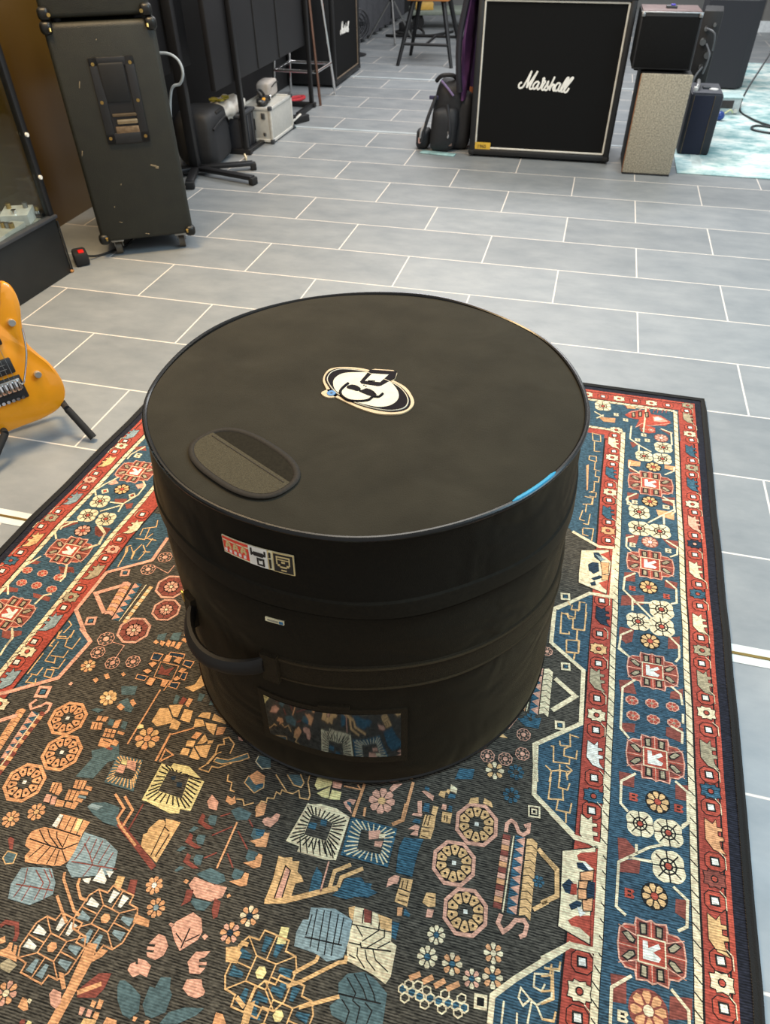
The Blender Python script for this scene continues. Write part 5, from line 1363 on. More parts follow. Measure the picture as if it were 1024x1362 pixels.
# left-hand cream octagon petals lie under the lines above
YARN = {'k': '403c34', 'n': '1e1c1a', 'c': 'f8d8b0', 'p': 'dfa68c', 't': 'e2b47c', 'o': 'dfa272', 'r': 'b4503e', 'R': 'a84a3c', 'm': '8a4a3e', 'b': '385a69', 'B': '37505d', 'd': '22323f', 'D': '1c1d26', 'w': 'f6ecd6', 'g': 'a89a7c', 'y': 'f2d898', 's': '8a9c9e', 'h': '556a6c'}
def build_rug():
    root = thing('area_rug', 'black, blue and red patterned rug under the drum case', 'rug', (0, 0, 0))
    bm = bmesh.new(); keys = list(YARN); idx = {k: i for i, k in enumerate(keys)}
    top = .0068
    out = [(edge_x('R', 0, y), y) for y in [top_y(590, 0)]+[y for y in YS if y < -2060]]+[(edge_x('L', 0, y), y) for y in [top_y(-990, 0)]+[y for y in YS if y < -2060]][::-1]
    A_ = [bm.verts.new((x/1000, y/1000, .0005)) for x, y in out]; B_ = [bm.verts.new((x/1000, y/1000, top)) for x, y in out]
    f = bm.faces.new(B_); f.material_index = idx['k']; bm.faces.new(A_[::-1])
    for k in range(len(out)): bm.faces.new((A_[k], A_[(k+1) % len(out)], B_[(k+1) % len(out)], B_[k]))
    for n, (col, lev, pts) in enumerate(RP):
        z = top+.0002*lev+1e-8*n
        cl = []
        for p in pts:
            if not cl or abs(p[0]-cl[-1][0])+abs(p[1]-cl[-1][1]) > .05: cl.append(p)
        if len(cl) < 3: continue
        ar = sum(cl[i-1][0]*cl[i][1]-cl[i][0]*cl[i-1][1] for i in range(len(cl)))
        if abs(ar) < .05: continue
        if ar < 0: cl = cl[::-1]
        fc = bm.faces.new([bm.verts.new((x/1000, y/1000, z)) for x, y in cl]); fc.material_index = idx[col]
    me = bpy.data.meshes.new('woven_field'); bm.to_mesh(me); bm.free()
    for k in keys: me.materials.append(rugmat(k, YARN[k]))
    o = bpy.data.objects.new('woven_field', me); COL.objects.link(o); o.parent = root
    b = MB(); b.tube([(x/1000, y/1000, .0055) for x, y in spl([(x, y, 0) for x, y in out], 1, True) for x, y in [(x, y)]] if False else [(x/1000, y/1000, .0058) for x, y in out], .0056, 8, True)
    inn = [(edge_x('R', 10, y), y) for y in [top_y(590, 10)]+[y for y in YS if y < -2060]]+[(edge_x('L', 12, y), y) for y in [top_y(-990, 12)]+[y for y in YS if y < -2060]][::-1]
    n = len(out)
    for k in range(n):
        q = [b.b.verts.new((x/1000, y/1000, .0098)) for x, y in (out[k], out[(k+1) % n], inn[(k+1) % n], inn[k])]; b.b.faces.new(q)
    b.build('binding', mat('black_rug_binding', '131210', .95, bump=.8, bscale=600), root)
    return root
build_rug()
# ------------------------------------------------------------------ drum case
def drum_case():
    c0, R0, z0 = Vector((-.1404, -3.085)), .351, .0085; c1, R1, z1 = Vector((-.1500, -3.041)), .3455, .553
    root = thing('drum_case', 'large round black padded drum case standing upright on the patterned rug', 'drum case', (c0.x, c0.y, 0))
    def P(th, z, dr=0, raw=False):
        s = (z-z0)/(z1-z0); c = c0+(c1-c0)*s; a = math.radians(th)
        wob = .0022*math.sin(3*a+1.3+5*z)+.0016*math.sin(5*a+.4-9*z)+.0012*math.sin(9*a+14*z)
        wob += -.0012+.0012*math.sin(7*a+z*40)
        R = R0+(R1-R0)*s+dr+(0 if z < .03 or z > .548 else wob*min(1, (z-.03)/.1, (.56-z)/.02))
        return Vector((c.x+R*math.cos(a)-c0.x, c.y+R*math.sin(a)-c0.y, z))
    cloth = mat('black_padded_nylon', '1a160e', .85, var=.18, scale=300, bump=.35, bscale=900, sheen=.16, spec=.12, wrinkle=.012, sheencol='e6c896')
    cloth2 = mat('black_lid_nylon', '14110b', .85, var=.18, scale=300, bump=.35, bscale=900, sheen=.14, spec=.12, wrinkle=.012, sheencol='e6c896')
    suede = mat('charcoal_suede_top', '2d2a22', .95, var=.14, scale=14, bump=.45, bscale=700, sheen=.02, spec=.1, wrinkle=.006)
    web = mat('black_webbing', '211b11', .8, var=.35, scale=400, bump=.6, bscale=700, spec=.12, sheen=.14, sheencol='e6c896')
    pvc = mat('black_piping_vinyl', '0e0d0a', .22, spec=.3)
    N = 160; TH = [360*k/N for k in range(N)]
    def skin(name, prof, material, close_top=False, close_bottom=False):
        b = MB(); rings = [[b.b.verts.new(P(t, z, dr)) for t in TH] for z, dr in prof]
        for A_, B_ in zip(rings, rings[1:]):
            for k in range(N): b.b.faces.new((A_[k], A_[(k+1) % N], B_[(k+1) % N], B_[k]))
        if close_bottom: b.b.faces.new(rings[0][::-1])
        if close_top: b.b.faces.new(rings[-1])
        return b.build(name, material, root)
    skin('body', [(.0085, -.012), (.011, -.002), (.018, .001), (.06, .001), (.12, .002), (.18, .002), (.24, .001), (.30, .001), (.35, .002), (.385, .001), (.398, -.002), (.404, -.012)], cloth, close_bottom=True, close_top=True)
    lid = skin('lid', [(.402, -.012), (.405, -.001), (.412, .003), (.425, .0045), (.44, .0045), (.46, .002), (.50, -.0005), (.53, -.001), (.545, .001)], cloth2, close_bottom=True)
    # flap over the zip with two rows of stitching
    skin('zip_flap', [(.4085, .003), (.411, .0075), (.424, .0078), (.4375, .0072), (.441, .004)], mat('black_zip_flap', '17140d', .75, var=.25, scale=200, spec=.12, sheen=.14, sheencol='e6c896'), False)
    s2 = skin('bottom_seam', [(.0135, .0005), (.016, .003), (.019, .0032), (.022, .0012)], pvc)
    # top disc, gently domed
    b = MB(); cen = P(0, .553); cx, cy_ = c1.x-c0.x, c1.y-c0.y; rings = []
    for fr in (1.0, .985, .96, .9, .8, .65, .45, .25):
        rings.append([b.b.verts.new((cx+(R1-.001)*fr*math.cos(math.radians(t)), cy_+(R1-.001)*fr*math.sin(math.radians(t)), .5465+.0045*(1-fr**6)+.0012*math.sin(4*math.radians(t)+fr*6)*fr*(1-fr))) for t in TH])
    for A_, B_ in zip(rings, rings[1:]):
        for k in range(N): b.b.faces.new((A_[k], A_[(k+1) % N], B_[(k+1) % N], B_[k]))
    b.b.faces.new(rings[-1]); b.build('top_panel', suede, root)
    TOPZ = .5525
    b = MB(); b.tube([P(t, .5465+.0012*math.sin(math.radians(t*5)), .001+.0012*math.sin(math.radians(3*t+40))) for t in TH], .0042, 10, True); b.build('piping', pvc, root)
    b = MB(); b.tube([P(t, .551, -.0005) for t in [-41+15*k/10 for k in range(11)]], [.0008]+[.0028]*9+[.0008], 8)
    b.build('blue_edge_mark', mat('bright_blue_trim', '1f86a8', .35), root)
    # webbing strap with ribbed borders round the body
    sl = lambda th, z: z-.012*max(0, (th+60)/45)*.0
    b = MB()
    zs = [(.2535, .001), (.2555, .0038), (.2785, .0042), (.3015, .0038), (.3035, .001)]
    THs = [-100+3*k for k in range(103)]
    rings = [[b.b.verts.new(P(t, z, dr)) for t in THs] for z, dr in zs]
    for A_, B_ in zip(rings, rings[1:]):
        for k in range(len(THs)-1): b.b.faces.new((A_[k], A_[k+1], B_[k+1], B_[k]))
    st = b.build('webbing_strap', web, root)
    for zc, nm in ((.2575, 'strap_edging'), (.2995, 'strap_edging')):
        b = MB(); b.tube([P(t, zc, .0043) for t in THs], .0022, 6); b.build(nm, mat('ribbed_edging', '322818', .7, var=.45, scale=700, spec=.15), st)
    # side handle: strap bowed out from the body on the left
    b = MB(); pts = []
    for k in range(25):
        t = k/24; th = -128+27*t; bow = math.sin(PI*t); pts.append((th, .281-.004*bow**.8, .006+.038*bow**.75))
    rows = []
    for th, z, dr in pts:
        q = []
        for a in range(10):
            ang = 2*PI*a/10; q.append(b.b.verts.new(P(th, z+.0175*math.sin(ang)*(1-.25*math.sin(PI*(th+128)/27)), dr+.0095*math.cos(ang))))
        rows.append(q)
    for A_, B_ in zip(rows, rows[1:]):
        for k in range(10): b.b.faces.new((A_[k], A_[(k+1) % 10], B_[(k+1) % 10], B_[k]))
    b.b.faces.new(rows[0][::-1]); b.b.faces.new(rows[-1])
    hd = b.build('side_handle', mat('black_handle_rubber', '1b1814', .6, spec=.3), root)
    for th in (-129.5, -99.5):
        b = MB(); q = []
        for zz in (.248, .306):
            for t in (-2.2, 2.2): q += [P(th+t, zz, .001), P(th+t, zz, .011)]
        vs = [b.b.verts.new(v) for v in q]
        for f in ((0, 1, 3, 2), (4, 6, 7, 5), (0, 4, 5, 1), (2, 3, 7, 6), (1, 5, 7, 3), (0, 2, 6, 4)): b.b.faces.new([vs[i] for i in f])
        b.build('handle_anchor', web, hd)
    b = MB(); b.box(P(-131.5, .298, .010), (.004, .008, .022), .001, RZ(math.radians(-131))); b.build('zip_pull', mat('gold_zip_pull', 'b89a48', .3, .6), root)
    # curved patches stuck on the wall of the case
    def patch(name, t0, t1, za, zb, dr0, dr1, material, parent=root, n=16):
        b = MB(); th = [t0+(t1-t0)*k/n for k in range(n+1)]
        za_ = za if callable(za) else (lambda s: za); zb_ = zb if callable(zb) else (lambda s: zb)
        A_ = [[b.b.verts.new(P(t, f((t-t0)/(t1-t0)), d)) for t in th] for f, d in ((za_, dr0), (za_, dr1), (zb_, dr1), (zb_, dr0))]
        for i in range(4):
            for k in range(n): b.b.faces.new((A_[i][k], A_[i][k+1], A_[(i+1) % 4][k+1], A_[(i+1) % 4][k]))
        for k in (0, n): b.b.faces.new([A_[i][k] for i in range(4)])
        return b.build(name, material, parent)
    # clear window for the contents card
    fr = patch('window_frame', -105, -65.1, lambda s: .083-.009*s, lambda s: .2095-.007*s, .001, .0042, web)
    patch('window_pane', -103.2, -66.9, lambda s: .099-.008*s, lambda s: .199-.006*s, .003, .0052, mat('clear_window_vinyl', '0d0c0b', .07, var=.1, scale=20, spec=1.0, coat=1, ior=1.9), fr, 24)
    patch('pocket_lip', -88, -80, .2095, .2155, .002, .0075, web, fr)
    # printed size label
    red = mat('label_red', 'd8402c', .5); crm = mat('label_cream', 'd9cfa8', .5); wht = mat('label_white', 'e2ddd0', .5); ink = mat('label_black', '131210', .5); gold = mat('label_gold', 'c9b37c', .45)
    z_a = lambda s: .4715+.001*s; z_b = lambda s: .5015+.0045*s
    lb = patch('size_label', -109.2, -90.5, z_a, z_b, .0012, .0024, crm)
    def lp(a, b_, ya, yb, material, d=.0032): # a,b in 0..1 along the label, ya,yb 0..1 up it
        t0, t1 = -109.2+18.7*a, -109.2+18.7*b_
        g = lambda y: (lambda s: (lambda q: z_a(q)+(z_b(q)-z_a(q))*y)(a+(b_-a)*s))
        return patch('label_print', t0, t1, g(ya), g(yb), .002, d, material, lb, 3)
    lp(.0, .40, .0, 1, crm, .0025); lp(.01, .395, .84, .92, red); lp(.01, .395, .08, .74, red, .0028); lp(.01, .395, .93, .97, red)
    for k in range(3):
        x0 = .05+.115*k
        for u, w, ya, yb in ((0, .024, .40, .55), (.012, .024, .55, .70), (.03, .026, .66, .80), (.052, .024, .55, .70), (.064, .024, .40, .55), (.024, .04, .50, .56)): lp(x0+u, x0+u+w, ya, yb, gold, .0036)
    for k in range(5): lp(.03+.072*k, .065+.072*k, .16, .32, wht, .0036)
    lp(.40, .655, .0, 1, wht, .003)
    for q in ((.43, .45, .55, .92), (.45, .49, .60, .70), (.47, .60, .56, .76), (.60, .635, .62, .72), (.615, .635, .66, .90), (.51, .53, .10, .46), (.59, .61, .08, .44), (.51, .61, .40, .47), (.51, .61, .08, .15), (.54, .57, .36, .42)): lp(*q, ink, .0038)
    lp(.66, .675, 0, 1, gold, .003); lp(.675, .70, .1, .55, ink, .0034); lp(.675, .70, .65, .9, ink, .0034)
    lp(.725, 1, 0, 1, gold, .003); lp(.74, .985, .05, .95, ink, .0034)
    for q in ((.775, .79, .45, .86), (.935, .95, .45, .86), (.79, .935, .80, .86), (.79, .935, .68, .72), (.79, .82, .36, .46), (.82, .905, .30, .37), (.905, .935, .36, .46), (.84, .885, .54, .62), (.83, .90, .14, .20)): lp(*q, gold, .0037)
    tg = patch('small_tag', -99.5, -94.7, .3722, .3792, .0012, .0028, crm); patch('tag_print', -98.9, -96.2, .3742, .3772, .0025, .0034, mat('tag_grey', '8f8a78', .5), tg, 4); patch('tag_print', -95.9, -94.9, .3736, .3778, .0025, .0036, mat('tag_blue', '24648c', .5), tg, 4)
    # handle pocket on the top: bound oval with half covered in lighter webbing
    mm = lambda x, y: (x-c0.x, y-c0.y)
    cxp, cyp, ra, rb, an = -.2645, -3.2735, .0935, .0535, math.radians(-28.5)
    def oval(sc, n=48, off=0): 
        o = []
        for k in range(n):
            t = 2*PI*k/n; e = .78; x = (ra+off)*math.copysign(abs(math.cos(t))**e, math.cos(t)); y = (rb+off)*math.copysign(abs(math.sin(t))**e, math.sin(t)); o.append(mm(cxp+x*math.cos(an)-y*math.sin(an), cyp+x*math.sin(an)+y*math.cos(an)))
        return o
    b = MB(); b.prism(oval(1), .549, .5522); pk = b.build('handle_pocket', mat('pocket_dark', '211e17', .9, var=.2, scale=300, spec=.08), root)
    b = MB(); b.tube([(x, y, .5522) for x, y in oval(1, 48, -.004)], .0048, 8, True)
    for v in b.b.verts: v.co.z = .5522+(v.co.z-.5522)*.38
    b.build('pocket_binding', mat('pocket_binding_tape', '24211d', .7, var=.2, scale=300, spec=.15), pk)
    cut = []
    for x, y in oval(1, 72, -.0075):
        lx, ly = x-(cxp-c0.x), y-(cyp-c0.y); a = lx*math.cos(-an)-ly*math.sin(-an); h = lx*math.sin(-an)+ly*math.cos(-an)
        if h < .012: cut.append((a, h, x, y))
    cut.sort(key=lambda q: math.atan2(q[1]+.02, q[0])); poly = [(x, y) for a, h, x, y in cut]
    i0 = max(range(len(poly)), key=lambda i: 0 if i+1 >= len(cut) else (Vector(poly[i+1])-Vector(poly[i])).length)
    st_ = MB(); st_.tube([(cxp-c0.x+x*math.cos(an)-y*math.sin(an), cyp-c0.y+x*math.sin(an)+y*math.cos(an), .5539) for x, y in ((-.079, .006), (0, .006), (.079, .006))], .0009, 5); st_.build('pocket_stitch', mat('dark_stitch', '1c1914', .8), pk)
    b = MB(); b.prism(poly, .5515, .5538); b.build('pocket_webbing', mat('olive_grey_webbing', '433e31', .85, var=.3, scale=700, bump=.6, bscale=900, spec=.1), pk)
    # emblem: oval badge with cream rim
    q = lambda pts: [mm(x/1000, y/1000) for x, y in pts]
    def fl(name, pts, z, material, par, r=4, closed=True):
        b = MB(); b.prism([(v.x, v.y) for v in spl([(x, y, 0) for x, y in q(pts)], r, True)] if r > 1 else q(pts), TOPZ-.003, z); return b.build(name, material, par, smooth=False)
    cream = mat('emblem_cream', 'b29c7a', .5); white = mat('emblem_white', 'bdb8a4', .5); char = mat('emblem_charcoal', '1c191c', .8, spec=.05); blue = mat('emblem_blue', '2f6c9e', .45)
    eb = fl('emblem', [(-213,-3062),(-222,-3046),(-225,-3028),(-223,-3012),(-214,-3003),(-200,-2998),(-178,-2995),(-156,-2998),(-130,-3011),(-113,-3018),(-90,-3032),(-76,-3049),(-64.5,-3073),(-66,-3092),(-77,-3108),(-98,-3115.4),(-118,-3116),(-146,-3108),(-180,-3092),(-200,-3080)], TOPZ+.0006, cream, root)
    fl('emblem_rim', [(-155,-2996),(-149.4,-2992),(-118.8,-2988.4),(-110.3,-2995.7),(-109.5,-3012.4),(-113,-3020),(-125,-3022)], TOPZ+.0006, cream, eb, 1)
    fl('emblem_rim', [(-213,-3080),(-204,-3069),(-192,-3067),(-185,-3077),(-188,-3088),(-198,-3092),(-208,-3088)], TOPZ+.0006, cream, eb)
    IN = [(-215.6,-3046.5),(-219.1,-3028.6),(-215.5,-3014.9),(-204.7,-3005.8),(-182.8,-3002.6),(-159.3,-3005.5),(-124.2,-3020.1),(-98.7,-3034.4),(-81.1,-3054),(-72.1,-3074.9),(-73.9,-3094.1),(-89.8,-3105.4),(-112.3,-3107.2),(-145.7,-3100.5),(-180.6,-3084.1),(-197.9,-3070.6)]
    c_ = Vector((-145.6, -3054)); sh = lambda k: [tuple(c_+(Vector(p)-c_)*k) for p in IN]
    fl('emblem_field', sh(1.035), TOPZ+.0010, char, eb)
    b = MB(); L_ = [Vector((*v, TOPZ+.0012)) for v in q(sh(.975))]; b.tube(spl(L_, 4, True), .0009, 5, True); b.build('emblem_line', white, eb)
    fl('emblem_face', [(-204,-3047.8),(-204.1,-3033.3),(-197.9,-3020.4),(-184.3,-3012.9),(-154.3,-3007.3),(-124.2,-3020.1),(-107.9,-3032.6),(-94.6,-3053.3),(-90.7,-3071.8),(-96.2,-3088.4),(-108.4,-3098.1),(-124.7,-3099.9),(-156.2,-3093.6),(-184.8,-3077.3),(-196,-3066.2)], TOPZ+.0014, white, eb)
    fl('emblem_square', [(-156,-2998),(-150,-2996.5),(-111.8,-2992.5),(-110,-3012.4),(-126,-3041.4),(-131,-3043.5),(-158,-3042.5),(-162,-3037.5)], TOPZ+.0018, char, eb, 1)
    fl('emblem_square_face', [(-149.2,-3009.4),(-122.2,-3006.2),(-130,-3031.8),(-154.8,-3033.8)], TOPZ+.0022, white, eb, 1)
    fl('emblem_dash', [(-150,-3034),(-150,-3031.5),(-138.5,-3029.6),(-138.5,-3032.2)], TOPZ+.0026, char, eb, 1)
    fl('emblem_lobe', [(-177.8,-3053.7),(-171.5,-3048.9),(-162.2,-3050.7),(-154.6,-3058),(-158.1,-3064.9),(-167.3,-3063.1),(-176.8,-3060.7)], TOPZ+.0018, char, eb)
    fl('emblem_lobe', [(-151,-3059.2),(-145.9,-3053.9),(-133.7,-3058.9),(-128.1,-3067.4),(-131.7,-3074.1),(-143.3,-3071.1),(-156,-3064.5)], TOPZ+.0018, char, eb)
    b = MB(); b.tube(spl([(*v, TOPZ+.0015) for v in q([(-178.8,-3046.6),(-182.4,-3056.8),(-184.5,-3071.3),(-178.6,-3083.6),(-164.7,-3093.7),(-147.9,-3092.7),(-134.8,-3086.4),(-130.2,-3075.7),(-121.2,-3073.5),(-117.5,-3062.9)])], 4), .0024, 6); b.build('emblem_curve', char, eb)
    b = MB(); b.tube(spl([(*v, TOPZ+.0015) for v in q([(-130,-3075),(-127,-3068),(-133,-3063)])], 4), .0012, 6); b.build('emblem_curve', char, eb)
    for x, y in ((-153, -3046), (-149, -3048.5)): fl('emblem_dot', [(x+1.5*math.cos(a), y+1.5*math.sin(a)) for a in (0, 1, 2, 3, 4, 5)], TOPZ+.0018, char, eb, 1)
    fl('emblem_stud', [(-204,-3080),(-199,-3072.7),(-190,-3075.5),(-192,-3085),(-199,-3087)], TOPZ+.0016, blue, eb)
    fl('emblem_stud_mark', [(-199,-3080),(-196.5,-3077.5),(-194,-3080),(-196.5,-3082.5)], TOPZ+.002, mat('emblem_navy', '16263c', .5), eb, 1)
    return root
drum_case()
# ------------------------------------------------------------------ speaker cabinets with script badge
SCRIPT = [[(120,300),(95,310),(80,335),(85,365),(110,372),(145,350),(190,270),(245,150)],[(245,150),(215,260),(195,365)],[(195,365),(260,260),(330,150)],[(330,150),(275,270),(240,350),(250,378),(280,370)],
 [(360,285),(330,285),(300,310),(285,345),(300,375),(330,360),(365,300)],[(370,285),(350,350),(360,380),(390,362)],[(390,362),(414,300),(420,232)],[(420,232),(437,240),(430,262),(458,276)],[(458,276),(425,330),(414,372),(434,384),(452,368)],
 [(450,365),(480,315),(497,270),(492,320),(500,355),(485,385),(455,380)],[(500,372),(545,300),(580,212)],[(580,212),(548,300),(527,388)],[(535,350),(565,312),(588,318),(575,360),(590,388),(612,375)],
 [(668,292),(635,292),(608,325),(602,365),(620,388),(648,368),(672,305)],[(675,292),(655,360),(668,392),(695,378)],[(695,378),(745,290),(778,225),(755,225),(715,300),(690,360),(702,397),(728,390)],[(728,390),(775,315),(838,225),(818,220),(775,280),(738,360),(748,402),(778,392),(802,345)]]
def badge(parent, cx, y, cz, w, name='script_badge'):
    b = MB(); k = w/760
    for st in SCRIPT:
        L_ = spl([((u-460)*k+cx, y, (270-v)*k+cz) for u, v in st], 4)
        b.tube(L_, [w*.0185]*len(L_), 6)
    for v in b.b.verts: v.co.y = y+(v.co.y-y)*.35
    return b.build(name, mat('badge_white', 'e2dfd6', .45), parent)
def cab_grille(name, label, loc, rz, w, d, h, grp=None, piping='c9c4b8', toe=.0, badge_w=.27, bz=.375, feet='foot', bx=-.005):
    t = thing(name, label, 'speaker cabinet', loc, rz, grp)   # local front faces -y, origin at front-bottom centre
    f0 = .012
    MB().box((0, d/2+.006, h/2+f0/2), (w, d-.012, h-f0), .012).build('shell', M_black, t)
    fw_ = .030; b = MB()
    b.box((-w/2+fw_/2, .0, h/2+f0/2), (fw_, .035, h-f0), .008); b.box((w/2-fw_/2, .0, h/2+f0/2), (fw_, .035, h-f0), .008)
    b.box((0, 0, f0+fw_/2), (w, .035, fw_), .008); b.box((0, 0, h-fw_/2), (w, .035, fw_), .008); b.build('front_frame', M_black, t)
    MB().box((0, .006, h/2+f0/2), (w-2*fw_+.004, .012, h-f0-2*fw_+.004)).build('grille', M_grille, t, smooth=False)
    a, c_, e, g_ = -w/2+fw_+.004, w/2-fw_-.004, f0+fw_+.004, h-fw_-.004; b = MB()
    for p0, p1 in (((a, e), (c_, e)), ((c_, e), (c_, g_)), ((c_, g_), (a, g_)), ((a, g_), (a, e))): b.cyl((p0[0], -.004, p0[1]), (p1[0], -.004, p1[1]), .0052, n=8)
    b.build('piping', mat('cream_piping_'+piping, piping, .5), t)
    for sx in (-1, 1):
        for sz in (0, 1):
            b = MB(); zc = f0+.012 if sz == 0 else h-.012
            b.box((sx*(w/2-.014), -.004, zc), (.036, .032, .032), .012, seg=3); b.build('corner_protector', M_rubber, t)
        for yy in (.05, d-.05):
            MB().cyl((sx*(w/2-.06), yy, 0), (sx*(w/2-.06), yy, .016), .018).build('foot', M_rubber, t)
    badge(t, bx, -.002, bz, badge_w)
    return t
t = cab_grille('speaker_cabinet', 'square black speaker cabinet with cream piping and white script badge, beside the backpack', (-.11, .262, 0), .022, .752, .34, .742)
gp = MB().box((-.302, -.0105, .052), (.084, .004, .044)).build('model_plate', mat('yellow_gold_plate', 'c9a238', .4), t, smooth=False)
text_mesh('1960', .024, 'plate_number', mat('plate_ink', '1c1712', .5), gp, Matrix.Translation((-.308, -.0132, .054)) @ Matrix.Rotation(PI/2, 4, 'X'))
cab_grille('speaker_cabinet', 'tall black speaker cabinet with worn dark grille behind the chrome stool', (-1.742, 2.075, 0), PI/2+.02, .70, .36, .75, badge_w=.24, bz=.335, bx=-.02, piping='6a5c4c')
# ------------------------------------------------------------------ beige cabinet and amplifiers on the right
t = thing('speaker_cabinet', 'slim cabinet covered in beige tweed grille cloth, under the black amplifier', 'speaker cabinet', (.46, .115, 0), .03)
MB().box((0, .17, .226), (.236, .30, .448), .006).build('shell', M_black, t)
MB().box((0, .013, .228), (.240, .026, .445), .008).build('grille', mat('beige_tweed_cloth', '968e7c', .9, var=.42, scale=150, bump=.7, bscale=600), t)
MB().box((0, .013, .0035), (.236, .03, .007), .002).build('base_rail', M_rubber, t)
MB().box((-.1195, .012, .228), (.003, .024, .44), .001).build('edge_trim', mat('orange_brown_wood_edge', '8a5a34', .6), t)
t = thing('guitar_amplifier', 'black box amplifier with silver top edge, standing on the beige tweed cabinet', 'amplifier', (.425, .16, .452), .03)
MB().box((0, .12, .121), (.272, .24, .226), .006).build('body', M_black, t)
MB().box((0, .004, .118), (.256, .012, .205), .003).build('grille', M_grille, t)
for sx in (-1, 1):
    for yy in (.03, .21): MB().cyl((sx*.11, yy, 0), (sx*.11, yy, .010), .012).build('foot', M_rubber, t)
MB().box((0, .004, .2345), (.274, .016, .006), .002).build('top_trim', M_steel, t)
MB().box((0, .12, .2365), (.262, .21, .008), .003).build('top_panel', mat('plum_brown_vinyl', '6a5350', .5, var=.25, scale=30), t)
MB().box((-.0, .1, .2455), (.05, .03, .012), .004).build('handle_plate', M_greyplastic, t); MB().box((.005, .1, .254), (.02, .018, .006), .002).build('switch', mat('violet_lamp', '4a3ac0', .3), t)
for sx in (-1, 1): MB().box((sx*.127, .0, .226), (.018, .016, .018), .005).build('corner_protector', M_steel, t)
t = thing('guitar_amplifier', 'small dark blue black amplifier with strap handle, right of the beige cabinet', 'amplifier', (.716, .525, 0), .0)
MB().box((0, .13, .152), (.165, .26, .296), .012).build('body', mat('blue_black_vinyl', '171a22', .5, var=.15, bump=.3, bscale=500), t)
MB().box((-.012, -.001, .150), (.10, .006, .285), .002).build('grille', mat('blue_black_grille', '14182a', .8, var=.2, scale=300), t)
for x in (-.063, .04): MB().box((x, -.003, .150), (.0025, .004, .284)).build('gold_strip', mat('dim_gold_strip', '5c4c34', .4), t, smooth=False)
MB().box((0, .13, .301), (.15, .245, .006), .002).build('top_panel', mat('grey_vinyl_top', '45464c', .5), t)
b = MB(); b.tube(spl([(-.055, .05, .303), (-.05, .07, .325), (-.045, .13, .33), (-.04, .19, .325), (-.035, .21, .303)], 5), .009, 8); b.build('handle', M_steel, t)
MB().cyl((.035, .09, .303), (.035, .09, .308), .024).build('badge_plate', mat('oval_white_plate', 'd9d6d0', .4), t); MB().box((.0, .12, .308), (.04, .05, .012), .004).build('control_plate', M_greyplastic, t); MB().box((-.06, .05, .312), (.018, .035, .018), .003).build('white_clip', M_white, t)
t = thing('speaker_cabinet', 'large charcoal cabinet with chamfered side on the pale teal rug', 'speaker cabinet', (1.0, 2.24, .006), .0)
MB().prism([(-.20, 0), (.115, 0), (.165, .07), (.17, .36), (-.20, .36)], .01, .52).build('body', mat('charcoal_cabinet_felt', '25262c', .75, var=.1, scale=200), t, smooth=False)
MB().prism([(-.195, .005), (.112, .005), (.16, .073), (.163, .355), (-.195, .355)], .52, .532).build('top_panel', mat('grey_top_plate', '5c5d60', .5), t, smooth=False)
for x, y in ((-.15, .05), (.1, .05), (-.15, .3), (.12, .3)): MB().cyl((x, y, 0), (x, y, .012), .015).build('foot', M_rubber, t)
t = thing('white_glare_piece', 'small white round piece standing in for a glare on the charcoal cabinet', 'glare piece', (1.0, 2.36, .538)); MB().lathe([(.0, 0), (.045, 0), (.05, .006), (.035, .03), (.012, .045), (0, .046)], 20).build('body', mat('glare_bright_white', 'f4f1e6', .3), t); MB().tube(spl([(-.04, 0, .006), (-.09, -.03, .005), (-.12, .03, .005), (-.15, .05, .005)], 5), .004).build('lead', M_rubber, t)  # added bright white piece with a lead, standing in for a glare
# patch rack of cables between the amplifier and the charcoal cabinet
t = thing('patch_rack', 'narrow black rack of plugs and leads behind the black amplifier', 'rack', (.70, 1.0, .006), -.1)
MB().box((0, .12, .30), (.10, .22, .596), .008).build('body', M_black, t)
for x, z, r in ((-.02, .46, .016), (.02, .40, .018), (.0, .34, .010), (-.02, .52, .009), (.02, .54, .008)): MB().cyl((x, .012, z), (x, -.02, z-.005), r, n=12).build('plug', M_steel, t)
for pts in ([(0, -.02, .45), (.03, -.06, .40), (.02, -.04, .31)], [(.01, -.02, .34), (-.02, -.05, .28), (.0, -.03, .2)], [(-.02, -.015, .52), (.03, -.05, .5), (.04, -.02, .42)]): MB().tube(spl(pts, 6), .005).build('lead', mat('grey_lead', '5c5f63', .4), t)
# white and teal control box
t = thing('control_box', 'white and pale teal box with dark display on the teal rug', 'electronics box', (.985, 1.50, .006), .12)
MB().box((0, .07, .045), (.15, .13, .09), .006).build('body', mat('pale_grey_plastic', 'c3cac8', .4), t); MB().box((-.01, .004, .055), (.08, .006, .045), .001).build('display', mat('dark_display', '3a3230', .3), t); MB().box((0, .07, .0935), (.17, .15, .007), .003).build('top_plate', mat('pale_teal_plastic', 'b9d3d1', .4), t); MB().cyl((.05, .006, .02), (.05, -.006, .02), .012).build('knob', M_white, t)
t = thing('rubber_bulb', 'small glossy blue bulb beside the control box', 'bulb', (.925, 1.33, .006)); MB().blob((0, 0, .026), (.028, .028, .026), 3, .03).build('bulb', mat('royal_blue', '1c3f86', .25), t); MB().tube(spl([(.02, 0, .035), (.06, .05, .05), (.09, .13, .02)], 6), .005).build('neck', mat('pale_yellow_cord', 'c9cc9a', .5), t)
